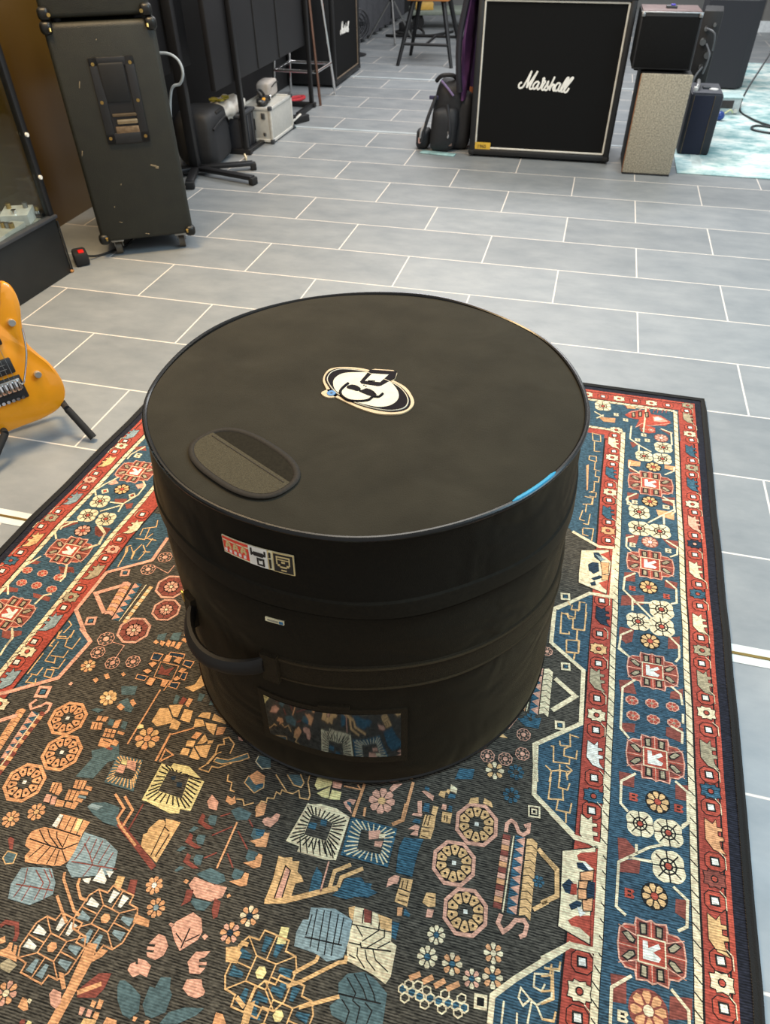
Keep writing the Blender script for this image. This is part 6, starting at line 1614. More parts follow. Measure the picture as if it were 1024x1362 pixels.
# teal rug
def teal_rug():
    mt, N, L = nt('pale_teal_rug'); b = N['Principled BSDF']; b.inputs['Roughness'].default_value = .95
    tc = N.new('ShaderNodeTexCoord'); n1 = N.new('ShaderNodeTexNoise'); n1.inputs['Scale'].default_value = 4.5; n1.inputs['Detail'].default_value = 9; n1.inputs['Roughness'].default_value = .7
    mp = N.new('ShaderNodeMapping'); mp.inputs['Scale'].default_value = (1, 1.6, 1); L.new(tc.outputs['Object'], mp.inputs[0]); L.new(mp.outputs[0], n1.inputs['Vector'])
    r = N.new('ShaderNodeValToRGB'); e = r.color_ramp.elements; e[0].position = .40; e[0].color = lin('7fa6a8'); e[1].position = .62; e[1].color = lin('e6eae2'); e.new(.5).color = lin('b4cbc9')
    L.new(n1.outputs['Fac'], r.inputs['Fac']); L.new(r.outputs['Color'], b.inputs['Base Color'])
    t = thing('area_rug', 'pale teal and cream faded rug at the far right', 'rug', (1.35, 1.75, 0))
    MB().box((0, 0, .003), (1.46, 3.14, .005), .002).build('pile', mt, t)
    k = MB()
    for x0, y0, x1, y1, w in ((-.62, -1.46, .62, -1.46, .05), (-.62, 1.46, .62, 1.46, .05), (-.62, -1.409, -.62, 1.409, .05), (.62, -1.409, .62, 1.409, .05)): k.box(((x0+x1)/2, (y0+y1)/2, .0056), (abs(x1-x0)+w, abs(y1-y0)+w, .0012))
    k.build('border_band', mat('rug_border_pale', 'c9d6d0', .95, var=.25, scale=12), t, smooth=False)
teal_rug()
t = thing('cable', 'black cable hanging from the charcoal cabinet and coiled on the teal rug', 'cable', (0, 0, 0))
MB().tube(spl([(1.12, 2.30, .545), (1.20, 2.24, .56), (1.27, 2.16, .50), (1.24, 2.02, .30), (1.13, 1.86, .08), (1.08, 1.62, .012), (1.12, 1.40, .012), (1.20, 1.25, .012), (1.28, 1.20, .012), (1.22, 1.06, .012), (1.10, 1.12, .012), (1.14, 1.22, .012), (1.32, 1.14, .012), (1.5, 1.0, .012)], 10), .006).build('lead', mat('black_cable', '26292a', .4), t)
MB().box((1.235, 1.215, .017), (.05, .025, .022), .006).build('plug', M_rubber, t)
# ------------------------------------------------------------------ backpack and what leans behind it
t = thing('backpack', 'black backpack slumped on the floor against the large speaker cabinet', 'backpack', (-.655, .36, 0), .12)
cl = mat('black_backpack_nylon', '17171a', .6, var=.25, scale=60, bump=.4, bscale=300)
def sack(name, c, d, lean, seed, material, par, amp=.05):
    b = MB(); b.blob(c, d, seed, amp, 4, .55)
    for v in b.b.verts: v.co.x += lean*(v.co.z); v.co.z = max(v.co.z, .002)
    return b.build(name, material, par)
sack('main_compartment', (.005, .04, .168), (.088, .095, .172), .10, 5, cl, t, .035)
sack('second_compartment', (.095, .035, .140), (.058, .085, .140), .04, 7, cl, t, .035)
sack('front_pocket', (-.005, -.045, .115), (.075, .055, .112), .10, 9, cl, t, .04)
sack('side_pocket', (-.115, .0, .055), (.040, .05, .050), .06, 2, cl, t)
MB().tube(spl([(-.05, .03, .33), (-.02, .0, .36), (.04, .0, .362), (.07, .03, .33)], 6), .011).build('carry_handle', cl, t)
for pts in ([(-.045, -.04, .27), (-.085, -.08, .17), (-.12, -.07, .05)], [(.02, -.08, .24), (.04, -.10, .12), (.03, -.08, .03)]): MB().tube(spl(pts, 6), .009).build('strap', mat('webbing_black', '222226', .7), t)
MB().tube(spl([(-.092, -.075, .155), (-.118, -.085, .11), (-.125, -.075, .07)], 5), .006).build('zip_cord', mat('pale_grey_cord', 'a6a3a2', .6), t); MB().box((-.128, -.065, .055), (.016, .012, .03), .004).build('zip_tag', mat('pink_beige_tag', 'b18f88', .6), t)
MB().tube(spl([(.02, -.085, .14), (.035, -.1, .10), (.03, -.1, .08)], 5), .005).build('zip_cord', mat('pale_grey_cord2', '8f9094', .6), t); MB().box((.045, -.088, .05), (.02, .004, .028), .002).build('patch_label', mat('brown_patch', '6c5850', .7), t)
MB().box((.085, -.02, .30), (.06, .05, .05), .015).build('mesh_pocket', mat('grey_mesh', '55575e', .6, var=.3), t); MB().box((-.058, -.03, .262), (.050, .012, .018), .004).build('loop_tag', mat('indigo_loop', '34304e', .7), t)
MB().tube(spl([(-.02, -.04, .345), (.02, -.06, .31), (.05, -.07, .28)], 5), .006).build('piping', mat('purple_grey_piping', '6c5c80', .6), t)
t = thing('plastic_bag', 'flattened pale teal plastic wrapper under the backpack', 'wrapper', (-.66, .245, 0)); b = MB(); b.box((0, 0, .004), (.2, .05, .006), .002, RZ(-.12)); b.build('wrapper', mat('pale_teal_film', '8fb0b0', .25, var=.3, scale=30), t)
t = thing('cardboard_box', 'orange brown box standing behind the backpack', 'box', (-.565, .74, 0), .1)
MB().box((0, 0, .19), (.13, .14, .38), .004).build('carton', mat('orange_cardboard', 'a4603c', .7, var=.2, scale=12), t); MB().box((0, 0, .3815), (.12, .05, .003), .001).build('tape', mat('brown_tape', '7c4830', .4), t)
t = thing('jacket', 'plum purple jacket draped down the side of the large speaker cabinet', 'jacket', (-.505, .30, 0))
b = MB(); nx, nz = 14, 22; rows = []
for i in range(nz+1):
    z = .755-.50*i/nz; row = []
    for k in range(nx+1):
        s = k/nx; y = .02+.30*s+.01*math.sin(i*.5+k); x = -.022-.016*math.sin(s*14+i*.15)-.012*(1-abs(2*s-1))-.02*(i/nz)
        row.append((x, y, z+.02*math.sin(s*9)*(i/nz)))
    rows.append(row)
fr = [[b.b.verts.new(p) for p in r] for r in rows]; bk = [[b.b.verts.new((p[0]-.012, p[1], p[2])) for p in r] for r in rows]
for i in range(nz):
    for k in range(nx): b.b.faces.new((fr[i][k], fr[i][k+1], fr[i+1][k+1], fr[i+1][k])); b.b.faces.new((bk[i][k], bk[i+1][k], bk[i+1][k+1], bk[i][k+1]))
for i in range(nz):
    for k in (0, nx): b.b.faces.new((fr[i][k], fr[i+1][k], bk[i+1][k], bk[i][k]))
for k in range(nx):
    for i in (0, nz): b.b.faces.new((fr[i][k], fr[i][k+1], bk[i][k+1], bk[i][k]))
b.build('cloth', mat('plum_cloth', '4a2450', .8, var=.25, scale=20), t); MB().box((.06, .17, .75), (.22, .28, .014), .005).build('collar', mat('plum_cloth', '4a2450'), t)
MB().tube(spl([(-.045, .03, .74), (-.075, .0, .55), (-.07, -.01, .40), (-.06, .0, .30)], 6), .016).build('belt', mat('dark_belt', '191720', .7), t)
MB().box((-.062, .10, .42), (.012, .1, .22), .005).build('lining', mat('pink_lining', 'b46a9c', .7), t)
# ------------------------------------------------------------------ chairs at the back
def chair(label, loc, rz, seat_col):
    t = thing('wooden_chair', label, 'chair', loc, rz, 'black legged chairs at the back')
    MB().box((0, .0, .447), (.34, .36, .03), .012).build('seat', mat('orange_wood_'+seat_col, seat_col, .4, var=.15, scale=6), t)
    for sx in (-1, 1):
        for sy_ in (-1, 1): MB().tube([(sx*.12, sy_*.13, .432), (sx*.225, sy_*.24, 0)], [.020, .014], 10).build('leg', M_blackmetal, t)
    for sy_ in (-1, 1): MB().cyl((-.19, sy_*.205, .15), (.19, sy_*.205, .15), .011).build('stretcher', M_blackmetal, t)
    MB().cyl((0, -.205, .15), (0, .205, .15), .010).build('cross_bar', M_blackmetal, t)
    for sx in (-1, 1): MB().tube([(sx*.13, .15, .45), (sx*.14, .21, .78)], .014).build('back_post', M_blackmetal, t)
    MB().box((0, .205, .74), (.32, .022, .12), .008, RX(-.18)).build('backrest', mat('orange_wood_'+seat_col, seat_col), t)
    return t
chair('wooden chair with orange seat and splayed black legs, nearest the aisle', (-1.245, 2.86, 0), .0, 'c07a3c')
chair('dark orange seated chair with black legs, behind the jacket', (-.86, 3.55, 0), .1, 'a84e22')
t = thing('amplifier_trolley', 'low grey flat trolley on wheels behind the chairs', 'trolley', (-1.40, 4.75, 0), .25)
MB().box((0, 0, .14), (.9, .4, .04), .008).build('deck', mat('grey_green_deck', '7c8478', .5), t)
for x in (-.36, .36):
    for y in (-.15, .15): MB().cyl((x, y-.015, .06), (x, y+.015, .06), .06).build('wheel', M_rubber, t)
MB().box((-.3, -.1, .19), (.18, .12, .06), .006).build('yellow_block', mat('amber_yellow', 'c9a04a', .5), t)
# tripod stand, fan, curtain
t = thing('tripod_stand', 'thin chrome tripod stand with black boom in front of the grey curtain', 'stand', (-1.80, 3.75, 0))
MB().cyl((0, 0, .18), (0, 0, .95), .010).build('pole', M_blackmetal, t)
for a in (-1.2, .9, 3.0): MB().tube([(0, 0, .34), (.24*math.cos(a), .24*math.sin(a), .012)], .009).build('leg', M_steel, t)
MB().lathe([(.0, .31), (.022, .31), (.024, .36), (.0, .36)], 12).build('collar', M_rubber, t)
t = thing('desk_fan', 'small black round fan on the floor beside the dark speaker cabinet', 'fan', (-1.93, 3.0, 0), .5)
b = MB(); b.lathe([(.0, 0), (.08, 0), (.085, .01), (.02, .025), (.0, .025)], 20); b.build('base', M_blackmetal, t); MB().cyl((0, 0, .02), (0, 0, .13), .010).build('neck', M_blackmetal, t)
b = MB()
for r in (.11, .085, .055, .025): b.tube([(r*math.cos(2*PI*k/24), .03, .23+r*math.sin(2*PI*k/24)) for k in range(24)], .0035, 5, True); b.tube([(r*math.cos(2*PI*k/24), -.03, .23+r*math.sin(2*PI*k/24)) for k in range(24)], .0035, 5, True)
for k in range(12): b.cyl((.02*math.cos(k*PI/6), -.03, .23+.02*math.sin(k*PI/6)), (.11*math.cos(k*PI/6), -.03, .23+.11*math.sin(k*PI/6)), .002, n=5)
b.build('guard', M_blackmetal, t)
for k in range(4): MB().box((.05*math.cos(k*PI/2), 0, .23+.05*math.sin(k*PI/2)), (.07, .006, .04), .002, RY(-k*PI/2) @ RX(.4)).build('blade', M_greyplastic, t)
t = thing('curtain', 'dark grey curtain hanging at the far left', 'curtain', (-2.05, 4.35, 0)); b = MB(); n = 60
ra = [b.b.verts.new((.0+.025*math.sin(k*.9), -.95+1.9*k/n, .03)) for k in range(n+1)]; rb = [b.b.verts.new((.0+.02*math.sin(k*.9), -.95+1.9*k/n, 1.5)) for k in range(n+1)]
rc = [b.b.verts.new((v.co.x-.008, v.co.y, v.co.z)) for v in ra]; rd = [b.b.verts.new((v.co.x-.008, v.co.y, v.co.z)) for v in rb]
for k in range(n): b.b.faces.new((ra[k], ra[k+1], rb[k+1], rb[k])); b.b.faces.new((rc[k], rd[k], rd[k+1], rc[k+1])); b.b.faces.new((ra[k], rc[k], rc[k+1], ra[k+1])); b.b.faces.new((rb[k], rb[k+1], rd[k+1], rd[k]))
b.build('drape', mat('dark_grey_curtain', '45464a', .85), t)
MB().cyl((.0, -1.0, 1.51), (.0, 1.0, 1.51), .014).build('rail', M_steel, t)
t = thing('cable_coil', 'loose black cables and a red lamp in front of the curtain', 'cable', (-1.72, 4.25, 0))
MB().tube(spl([(-.2, -.25, .01), (0, -.3, .02), (.15, -.15, .012), (.05, .05, .04), (-.15, 0, .012), (-.1, -.2, .03), (.2, -.2, .012), (.4, .1, .012)], 8), .012).build('lead', M_rubber, t); MB().box((-.05, -.05, .05), (.12, .1, .10), .01).build('plug_box', M_black, t); MB().box((-.02, -.105, .08), (.03, .012, .03), .003).build('red_lamp', mat('red_lens', 'c8321e', .3), t)
# ------------------------------------------------------------------ chrome stool
t = thing('bar_stool', 'chrome legged stool with square footrest, in front of the dark speaker cabinet', 'stool', (-1.835, 1.355, 0))
for sx in (-1, 1):
    for sy_ in (-1, 1): MB().tube([(sx*.11, sy_*.11, .66), (sx*.17, sy_*.17, .0)], .0095, 10).build('leg', M_chrome if not (sx > 0 and sy_ < 0) else mat('worn_brown_chrome', '8a6a5a', .25, .9), t)
fr_ = MB()
for p0, p1 in (((-1, -1), (1, -1)), ((1, -1), (1, 1)), ((1, 1), (-1, 1)), ((-1, 1), (-1, -1))): fr_.cyl((p0[0]*.152, p0[1]*.152, .195), (p1[0]*.152, p1[1]*.152, .195), .0105)
fr_.build('footrest', M_chrome, t)
MB().lathe([(.0, .66), (.15, .66), (.165, .68), (.165, .71), (.14, .73), (.0, .735)], 28).build('seat', M_black, t)
# ------------------------------------------------------------------ black display rack with panels
t = thing('display_rack', 'long black panelled rack with floor rails and two upright legs on the left', 'rack', (-1.72, .0, 0))
MB().box((-.02, .465, .74), (.03, 1.41, .77), .006).build('panel', mat('black_panel_face', '121113', .55, var=.2, scale=5), t)
for y, nm in ((.0, 'leg'), (1.13, 'leg')):
    MB().box((.012, y, .56), (.026, .030, 1.10), .004).build('leg', M_blackmetal, t); MB().box((-.17, y, .015), (.42, .034, .028), .004).build('foot_rail', M_blackmetal, t)
MB().box((.012, 1.0, .014), (.032, .29, .026), .004).build('floor_rail', M_blackmetal, t); MB().box((.012, .13, .011), (.032, .26, .02), .004).build('floor_rail', M_blackmetal, t)
for y in (.33, .66): MB().box((-.003, y, .74), (.006, .006, .76)).build('panel_joint', M_rubber, t, smooth=False)
t = thing('panel_stand', 'black post on a star shaped floor base holding a dark panel, behind the olive cabinet', 'stand', (-1.83, -.395, 0))
MB().box((0, 0, .58), (.048, .040, 1.12), .006).build('post', M_blackmetal, t); MB().box((.0, .035, .58), (.018, .012, 1.10), .003).build('post_rail', M_greyplastic, t)
for a, l in ((-.25, .37), (.50, .30), (-1.25, .24), (3.5, .22), (-2.3, .2)):
    MB().box((l/2*math.cos(a), l/2*math.sin(a), .032), (l, .042, .02), .005, RZ(a)).build('base_arm', M_blackmetal, t)
    MB().box((l*math.cos(a), l*math.sin(a), .018), (.03, .045, .036), .006, RZ(a)).build('base_foot', M_rubber, t)
MB().box((-.05, -.12, .80), (.025, .66, .68), .004).build('panel', mat('black_panel_face', '121113'), t)
# ------------------------------------------------------------------ bags and cases under the rack
t = thing('gig_bag', 'dark grey zipped bag beneath the rack, behind the star based post', 'bag', (-1.87, -.18, 0), .1)
b = MB(); b.blob((0, 0, .135), (.12, .145, .135), 4, .03, 4, .45); b.build('body', mat('dark_grey_bag', '1a1b1e', .65, var=.2, scale=40), t)
MB().tube(spl([(.11, -.12, .19), (.125, -.04, .215), (.125, .05, .215), (.11, .12, .17)], 6), .005).build('zip', mat('zip_black', '101012', .4), t); MB().box((.10, .02, .25), (.02, .12, .014), .005).build('handle', M_rubber, t)
t = thing('storage_bin', 'black ribbed plastic bin under the rack holding a white plastic bag', 'bin', (-1.835, .10, 0), 0)
b = MB(); w, d, h = .20, .19, .19
b.box((0, 0, .006), (w, d, .012)); b.box((-w/2, 0, h/2), (.01, d, h), .003); b.box((w/2, 0, h/2), (.01, d, h), .003); b.box((0, -d/2, h/2), (w, .01, h), .003); b.box((0, d/2, h/2), (w, .01, h), .003); b.build('tub', mat('black_bin_plastic', '202125', .5), t)
b = MB(); b.box((0, -d/2, h), (w+.03, .026, .016), .005); b.box((0, d/2, h), (w+.03, .026, .016), .005); b.box((-w/2, 0, h), (.026, d, .016), .005); b.box((w/2, 0, h), (.026, d, .016), .005); b.build('rim', M_greyplastic, t)
for y in (-.06, .0, .06): MB().box((w/2+.006, y, h/2), (.006, .012, h-.03), .002).build('rib', M_greyplastic, t)
t = thing('plastic_bag', 'crumpled white plastic bag bulging out of the black bin', 'bag', (-1.835, .055, .1))
b = MB(); b.blob((0, 0, .118), (.082, .165, .044), 11, .10, 4, .7)
for v in b.b.verts: v.co.z += .006*math.sin(v.co.x*90+v.co.y*55)
b.build('bag', mat('white_plastic_film', 'c9c4ba', .3, var=.08, scale=30), t); MB().blob((0, 0, .04), (.06, .07, .06), 2, .1).build('contents', mat('white_plastic_film', 'e6e0d6'), t)
t = thing('yellow_scrap', 'mustard yellow scrap lying on the white plastic bag', 'scrap', (-1.84, .01, .262)); b = MB()
for k in range(7): b.box((random.uniform(-.03, .03), random.uniform(-.05, .05), .006+.004*(k % 3)), (.025, .04, .008), .003, RZ(k))
b.build('scrap', mat('mustard_yellow', '8a8028', .7), t)
t = thing('flight_case', 'silver aluminium flight case on the floor under the rack', 'case', (-1.735, .40, 0), .0)
MB().box((0, 0, .099), (.19, .34, .165), .003).build('body', mat('brushed_aluminium_panel', 'bcbab2', .45, .25, var=.06, scale=60), t)
e = MB()
for sx in (-1, 1):
    for sz in (.016, .181): e.box((sx*.092, 0, sz), (.016, .344, .016), .004)
    for sy_ in (-1, 1): e.box((sx*.092, sy_*.168, .099), (.016, .016, .17), .004)
for sy_ in (-1, 1):
    for sz in (.016, .181): e.box((0, sy_*.168, sz), (.19, .016, .016), .004)
e.build('edge_rails', mat('aluminium_edge', 'd6d4cc', .35, .4), t)
for sx in (-1, 1):
    for sy_ in (-1, 1):
        for z in (.014, .184): MB().box((sx*.093, sy_*.169, z), (.024, .024, .022), .006).build('corner_cap', M_greyplastic, t)
        MB().cyl((sx*.07, sy_*.14, 0), (sx*.07, sy_*.14, .02), .012).build('foot', M_rubber, t)
MB().box((-.02, -.176, .10), (.035, .012, .06), .004).build('latch', M_rubber, t); MB().box((.05, -.174, .145), (.025, .008, .03), .003).build('latch', M_steel, t); MB().box((.05, -.174, .05), (.018, .006, .018), .003).build('latch', M_steel, t)
t = thing('pouch', 'rounded grey pouch standing on the far end of the flight case', 'pouch', (-1.765, .515, .189), .1); b = MB(); b.blob((0, 0, .042), (.046, .088, .041), 6, .02, 4, .38); b.build('body', mat('warm_grey_pouch', 'a79f97', .7), t); MB().tube(spl([(.052, -.07, .06), (.056, 0, .07), (.052, .07, .06)], 5), .003).build('zip', M_rubber, t)
t = thing('headphones', 'black headphones resting in front of the grey pouch', 'headphones', (-1.722, .345, .189), .2)
for y in (-.035, .04): MB().lathe([(.0, 0), (.032, 0), (.036, .008), (.034, .024), (.0, .028)], 20, (0, y, 0)).build('ear_cup', M_black, t)
MB().tube(spl([(0, -.035, .03), (-.02, -.03, .055), (-.03, 0, .062), (-.02, .035, .055), (0, .04, .03)], 6), .007).build('headband', M_rubber, t); MB().cyl((.03, .045, .02), (.036, .047, .02), .014).build('cup_badge', M_chrome, t)
t = thing('gadget', 'yellow and black gadget on the near end of the flight case', 'gadget', (-1.705, .275, .189), .3); MB().blob((0, 0, .016), (.028, .04, .017), 8, .03).build('body', M_black, t); MB().box((.012, .008, .028), (.02, .045, .012), .005).build('yellow_stripe', mat('bright_amber', 'd99a28', .45), t); MB().box((-.006, -.03, .026), (.02, .012, .01), .004).build('grey_stripe', M_steel, t)
t = thing('power_cable', 'red cable looped on the floor behind the chrome stool', 'cable', (-1.90, 1.02, 0)); MB().tube(spl([(-.2, -.05, .03), (-.1, .12, .014), (.0, .30, .012), (.06, .33, .012), (.05, .24, .012), (-.05, .1, .012), (-.02, -.08, .012), (.03, -.14, .03), (.01, -.22, .012)], 8), .011).build('lead', mat('signal_red_cable', 'c8343a', .4), t)
t = thing('floor_pedal', 'black pedal with thin pale lever at the end of the rack', 'pedal', (-1.66, .74, 0), -.5); MB().box((0, 0, .02), (.07, .12, .04), .006).build('body', M_black, t); MB().box((.03, -.06, .03), (.014, .11, .008), .002, RX(.4)).build('lever', M_white, t); MB().tube(spl([(.03, -.1, .008), (.06, -.13, .007), (.10, -.12, .007)], 5), .006).build('lead', mat('teal_dark_lead', '2c4a4a', .4), t)
t = thing('paper_tag', 'small cream paper tag on the floor beside the star base', 'tag', (-1.68, -.09, 0), .6); MB().box((0, 0, .012), (.008, .045, .018), .001, RX(.2)).build('card', mat('cream_card', 'd6c9a8', .7), t)
# ------------------------------------------------------------------ olive cabinet on castors with amp on top
A0 = math.atan2(.137, .235)
t = thing('speaker_cabinet', 'tall worn olive grey speaker cabinet on castors with recessed side handle', 'speaker cabinet', (-1.541, -1.419, 0), A0)   # local x along the visible side
oliv = mat('olive_grey_tolex', '1b1b12', .55, var=.22, scale=16, bump=.6, bscale=380); w, D_, z0_, h = .366, .56, .066, .735
MB().box((0, D_/2, z0_+h/2), (w, D_, h), .016, seg=3).build('shell', oliv, t)
for x in (-w/2+.012, w/2-.012):
    for z in (z0_+.012, z0_+h-.012):
        MB().box((x, .010, z), (.042, .042, .042), .016, seg=3).build('corner_protector', mat('dark_corner_metal', '161614', .4, .3), t)
        MB().cyl((x*.93, -.0125, z+(.010 if z < .3 else -.010)), (x*.93, -.008, z), .005, n=10).build('rivet', M_brass, t)
for x in (-.125, .13):
    for y in (.06, D_-.06):
        c = MB(); c.box((x, y, .058), (.05, .05, .014), .002); c.box((x-.016, y+.010, .042), (.004, .022, .036), .001); c.box((x+.016, y+.010, .042), (.004, .022, .036), .001); cf = c.build('castor', M_steel, t)
        MB().cyl((x-.012, y-.008, .0265), (x+.012, y-.008, .0265), .0265, n=20).build('castor_wheel', mat('worn_castor_wheel', '4c4438', .5), cf)
# handle dish: frame plate, recess, bar
hx, hz, hw, hh = .012, .562, .152, .275
f = MB(); f.box((hx-hw/2+.016, -.004, hz), (.032, .010, hh), .003); f.box((hx+hw/2-.016, -.004, hz), (.032, .010, hh), .003); f.box((hx, -.004, hz+hh/2-.014), (hw, .010, .028), .003); f.box((hx, -.004, hz-hh/2+.018), (hw, .010, .036), .003)
dish = f.build('handle_plate', M_black, t)
g2 = MB(); g2.box((hx, -.001, hz), (hw-.05, .006, hh-.05)); g2.build('handle_recess', mat('recess_black', '0c0c0c', .5), dish, smooth=False)
MB().box((hx-.004, -.006, hz+.058), (hw-.066, .016, .125), .006, RX(.10)).build('handle_flap', M_rubber, dish)
MB().box((hx+.006, -.005, hz-.044), (hw-.064, .008, .010), .002).build('recess_step', mat('dark_bronze', '6a5c48', .35, .7), dish)
MB().box((hx+.01, -.006, hz-.066), (hw-.078, .010, .016), .004).build('handle_bar', mat('worn_nickel', '9c8c70', .3, .8), dish); MB().box((hx+.006, -.005, hz-.096), (hw-.066, .007, .030), .003).build('recess_floor', mat('rusty_plate', '7c6850', .4, .6, var=.4, scale=60), dish)
for x in (-1, 1):
    for z in (-.118, 0, .118): MB().cyl((hx+x*(hw/2-.013), -.010, hz+z), (hx+x*(hw/2-.013), -.006, hz+z), .006, n=12).build('rivet', M_brass, dish)
sc_ = mat('bare_scuff', '7a6c54', .7)
for x, z, a, b_ in ((-.112, .62, .003, .022), (.080, .337, .022, .006), (.092, .330, .012, .010), (-.02, .75, .003, .004), (-.055, .28, .003, .006), (-.09, .14, .012, .002), (-.10, .20, .003, .006), (-.165, .40, .003, .018), (.0, .085, .016, .003)): MB().box((x, -.0004, z), (a, .002, b_), .0008, RY(.3)).build('scuff', sc_, t)
t = thing('guitar_amplifier', 'olive black amplifier head stacked on the tall olive cabinet', 'amplifier', (-1.541, -1.419, .802), A0)
MB().box((-.002, .2, .118), (.358, .38, .216), .016, seg=3).build('shell', oliv, t)
for x in (-.168, .164):
    MB().box((x, .012, .026), (.040, .042, .040), .014, seg=3).build('corner_protector', mat('dark_corner_metal', '33332e'), t); MB().cyl((x*.9, -.011, .024), (x*.9, -.006, .024), .006, n=12).build('rivet', M_brass, t)
    for y in (.05, .33): MB().cyl((x*.8, y, 0), (x*.8, y, .014), .014).build('foot', M_rubber, t)
t = thing('cable', 'thin pale cable arching out behind the tall olive cabinet', 'cable', (-1.64, -.80, 0)); MB().tube(spl([(-.10, .05, .60), (-.03, .05, .60), (.012, .05, .575), (.022, .05, .53), (.0, .05, .49), (-.05, .05, .46), (-.09, .06, .30), (-.10, .06, .006)], 8), .006).build('lead', mat('pale_grey_cable', 'aab0b2', .4), t)
# ------------------------------------------------------------------ display case with pedals
t = thing('display_case', 'black framed glass display case on a black plinth at the left edge', 'display case', (-1.765, -1.655, 0), math.atan2(.403, .02)-PI/2)   # local -y runs along the front towards the camera
blk = mat('scuffed_black_board', '161614', .55, var=.3, scale=9, bump=.2, bscale=60)
MB().box((-.22, -.8, .106), (.44, 1.6, .212), .002).build('plinth', blk, t)
MB().box((-.003, -.8, .2185), (.03, 1.6, .012), .002).build('sill', M_greyplastic, t); MB().box((-.22, -.8, .2135), (.43, 1.58, .004)).build('shelf_board', mat('pale_grey_shelf', '8d8f88', .5, var=.1, scale=4), t, smooth=False)
MB().box((-.012, -.012, .72), (.024, .024, 1.0), .002).build('corner_post', M_blackmetal, t); MB().box((-.43, -.012, .72), (.024, .024, 1.0), .002).build('corner_post', M_blackmetal, t)
MB().box((-.22, -.8, 1.21), (.44, 1.6, .03), .002).build('top_frame', M_blackmetal, t)
gl = glassmat(); MB().box((-.010, -.82, .71), (.006, 1.58, .97)).build('front_glass', gl, t, smooth=False); MB().box((-.22, -.008, .71), (.39, .005, .97)).build('end_glass', gl, t, smooth=False)
MB().box((-.435, -.8, .71), (.006, 1.58, .97)).build('back_panel', mat('case_back_grey', '6d6f68', .6), t, smooth=False)
for z in (.36, .50): MB().cyl((.001, -.016, z), (.008, -.016, z), .007, n=12).build('pane_clip', M_white, t)
MB().box((.004, .0, .10), (.004, .006, .2), .001).build('corner_strip', blk, t); MB().box((.002, -.003, .006), (.01, .014, .010), .002).build('bare_wood_chip', mat('bare_wood_chip', 'b07a44', .7), t)
def pedal(name, label, x, y, z, sx, sy_, sz, colr, rz, knobs):
    p = thing(name, label, 'effects pedal', (x, y, z), rz, 'effects pedals in the display case')
    b = MB(); b.prism([(-sy_/2, 0), (sy_/2, 0), (sy_/2, sz), (-sy_/2, sz*.8)], -sx/2, sx/2, lambda a, bb, hh_: (hh_, a, bb)); b.build('housing', mat('pedal_'+colr, colr, .4, .2), p, smooth=False)
    for k in range(knobs): MB().cyl((-sx*.3+sx*.6*k/max(1, knobs-1), sy_*.25, sz*.92), (-sx*.3+sx*.6*k/max(1, knobs-1), sy_*.25, sz+.016), .009, n=14).build('knob', M_brass if k % 2 == 0 else M_steel, p)
    MB().cyl((0, -sy_*.28, sz*.82), (0, -sy_*.28, sz+.006), .010, n=14).build('footswitch', M_chrome, p)
    return p
pedal('effects_pedal', 'long pale grey pedal behind the glass, nearest the front sill', -1.818, -1.905, .2165, .055, .24, .022, 'b8b6ac', .05, 3)
pedal('effects_pedal', 'white metal pedal with two small toggles behind the glass', -1.860, -1.735, .2165, .10, .085, .045, 'd2d3d0', .35, 2)
pedal('effects_pedal', 'silver pedal at the back of the glass case', -1.97, -1.84, .2165, .09, .12, .075, 'c0c1be', .2, 2)
pedal('effects_pedal', 'small black pedal in the corner of the glass case', -1.815, -1.672, .2165, .04, .026, .02, '1c1c1e', .0, 1)
# ------------------------------------------------------------------ power strip
t = thing('power_strip', 'black power strip with lit red switch, on the floor behind the display case plinth', 'power strip', (-1.775, -1.568, 0), A0+.2)
MB().box((0, 0, .026), (.055, .085, .05), .010).build('body', M_rubber, t); MB().box((.005, -.018, .053), (.022, .030, .008), .003).build('switch', mat('red_rocker', 'd01a14', .3), t)
MB().tube(spl([(.028, .01, .02), (.07, .03, .007), (.13, .05, .007), (.20, .09, .007), (.24, .16, .007)], 8), .0045).build('lead', M_rubber, t)
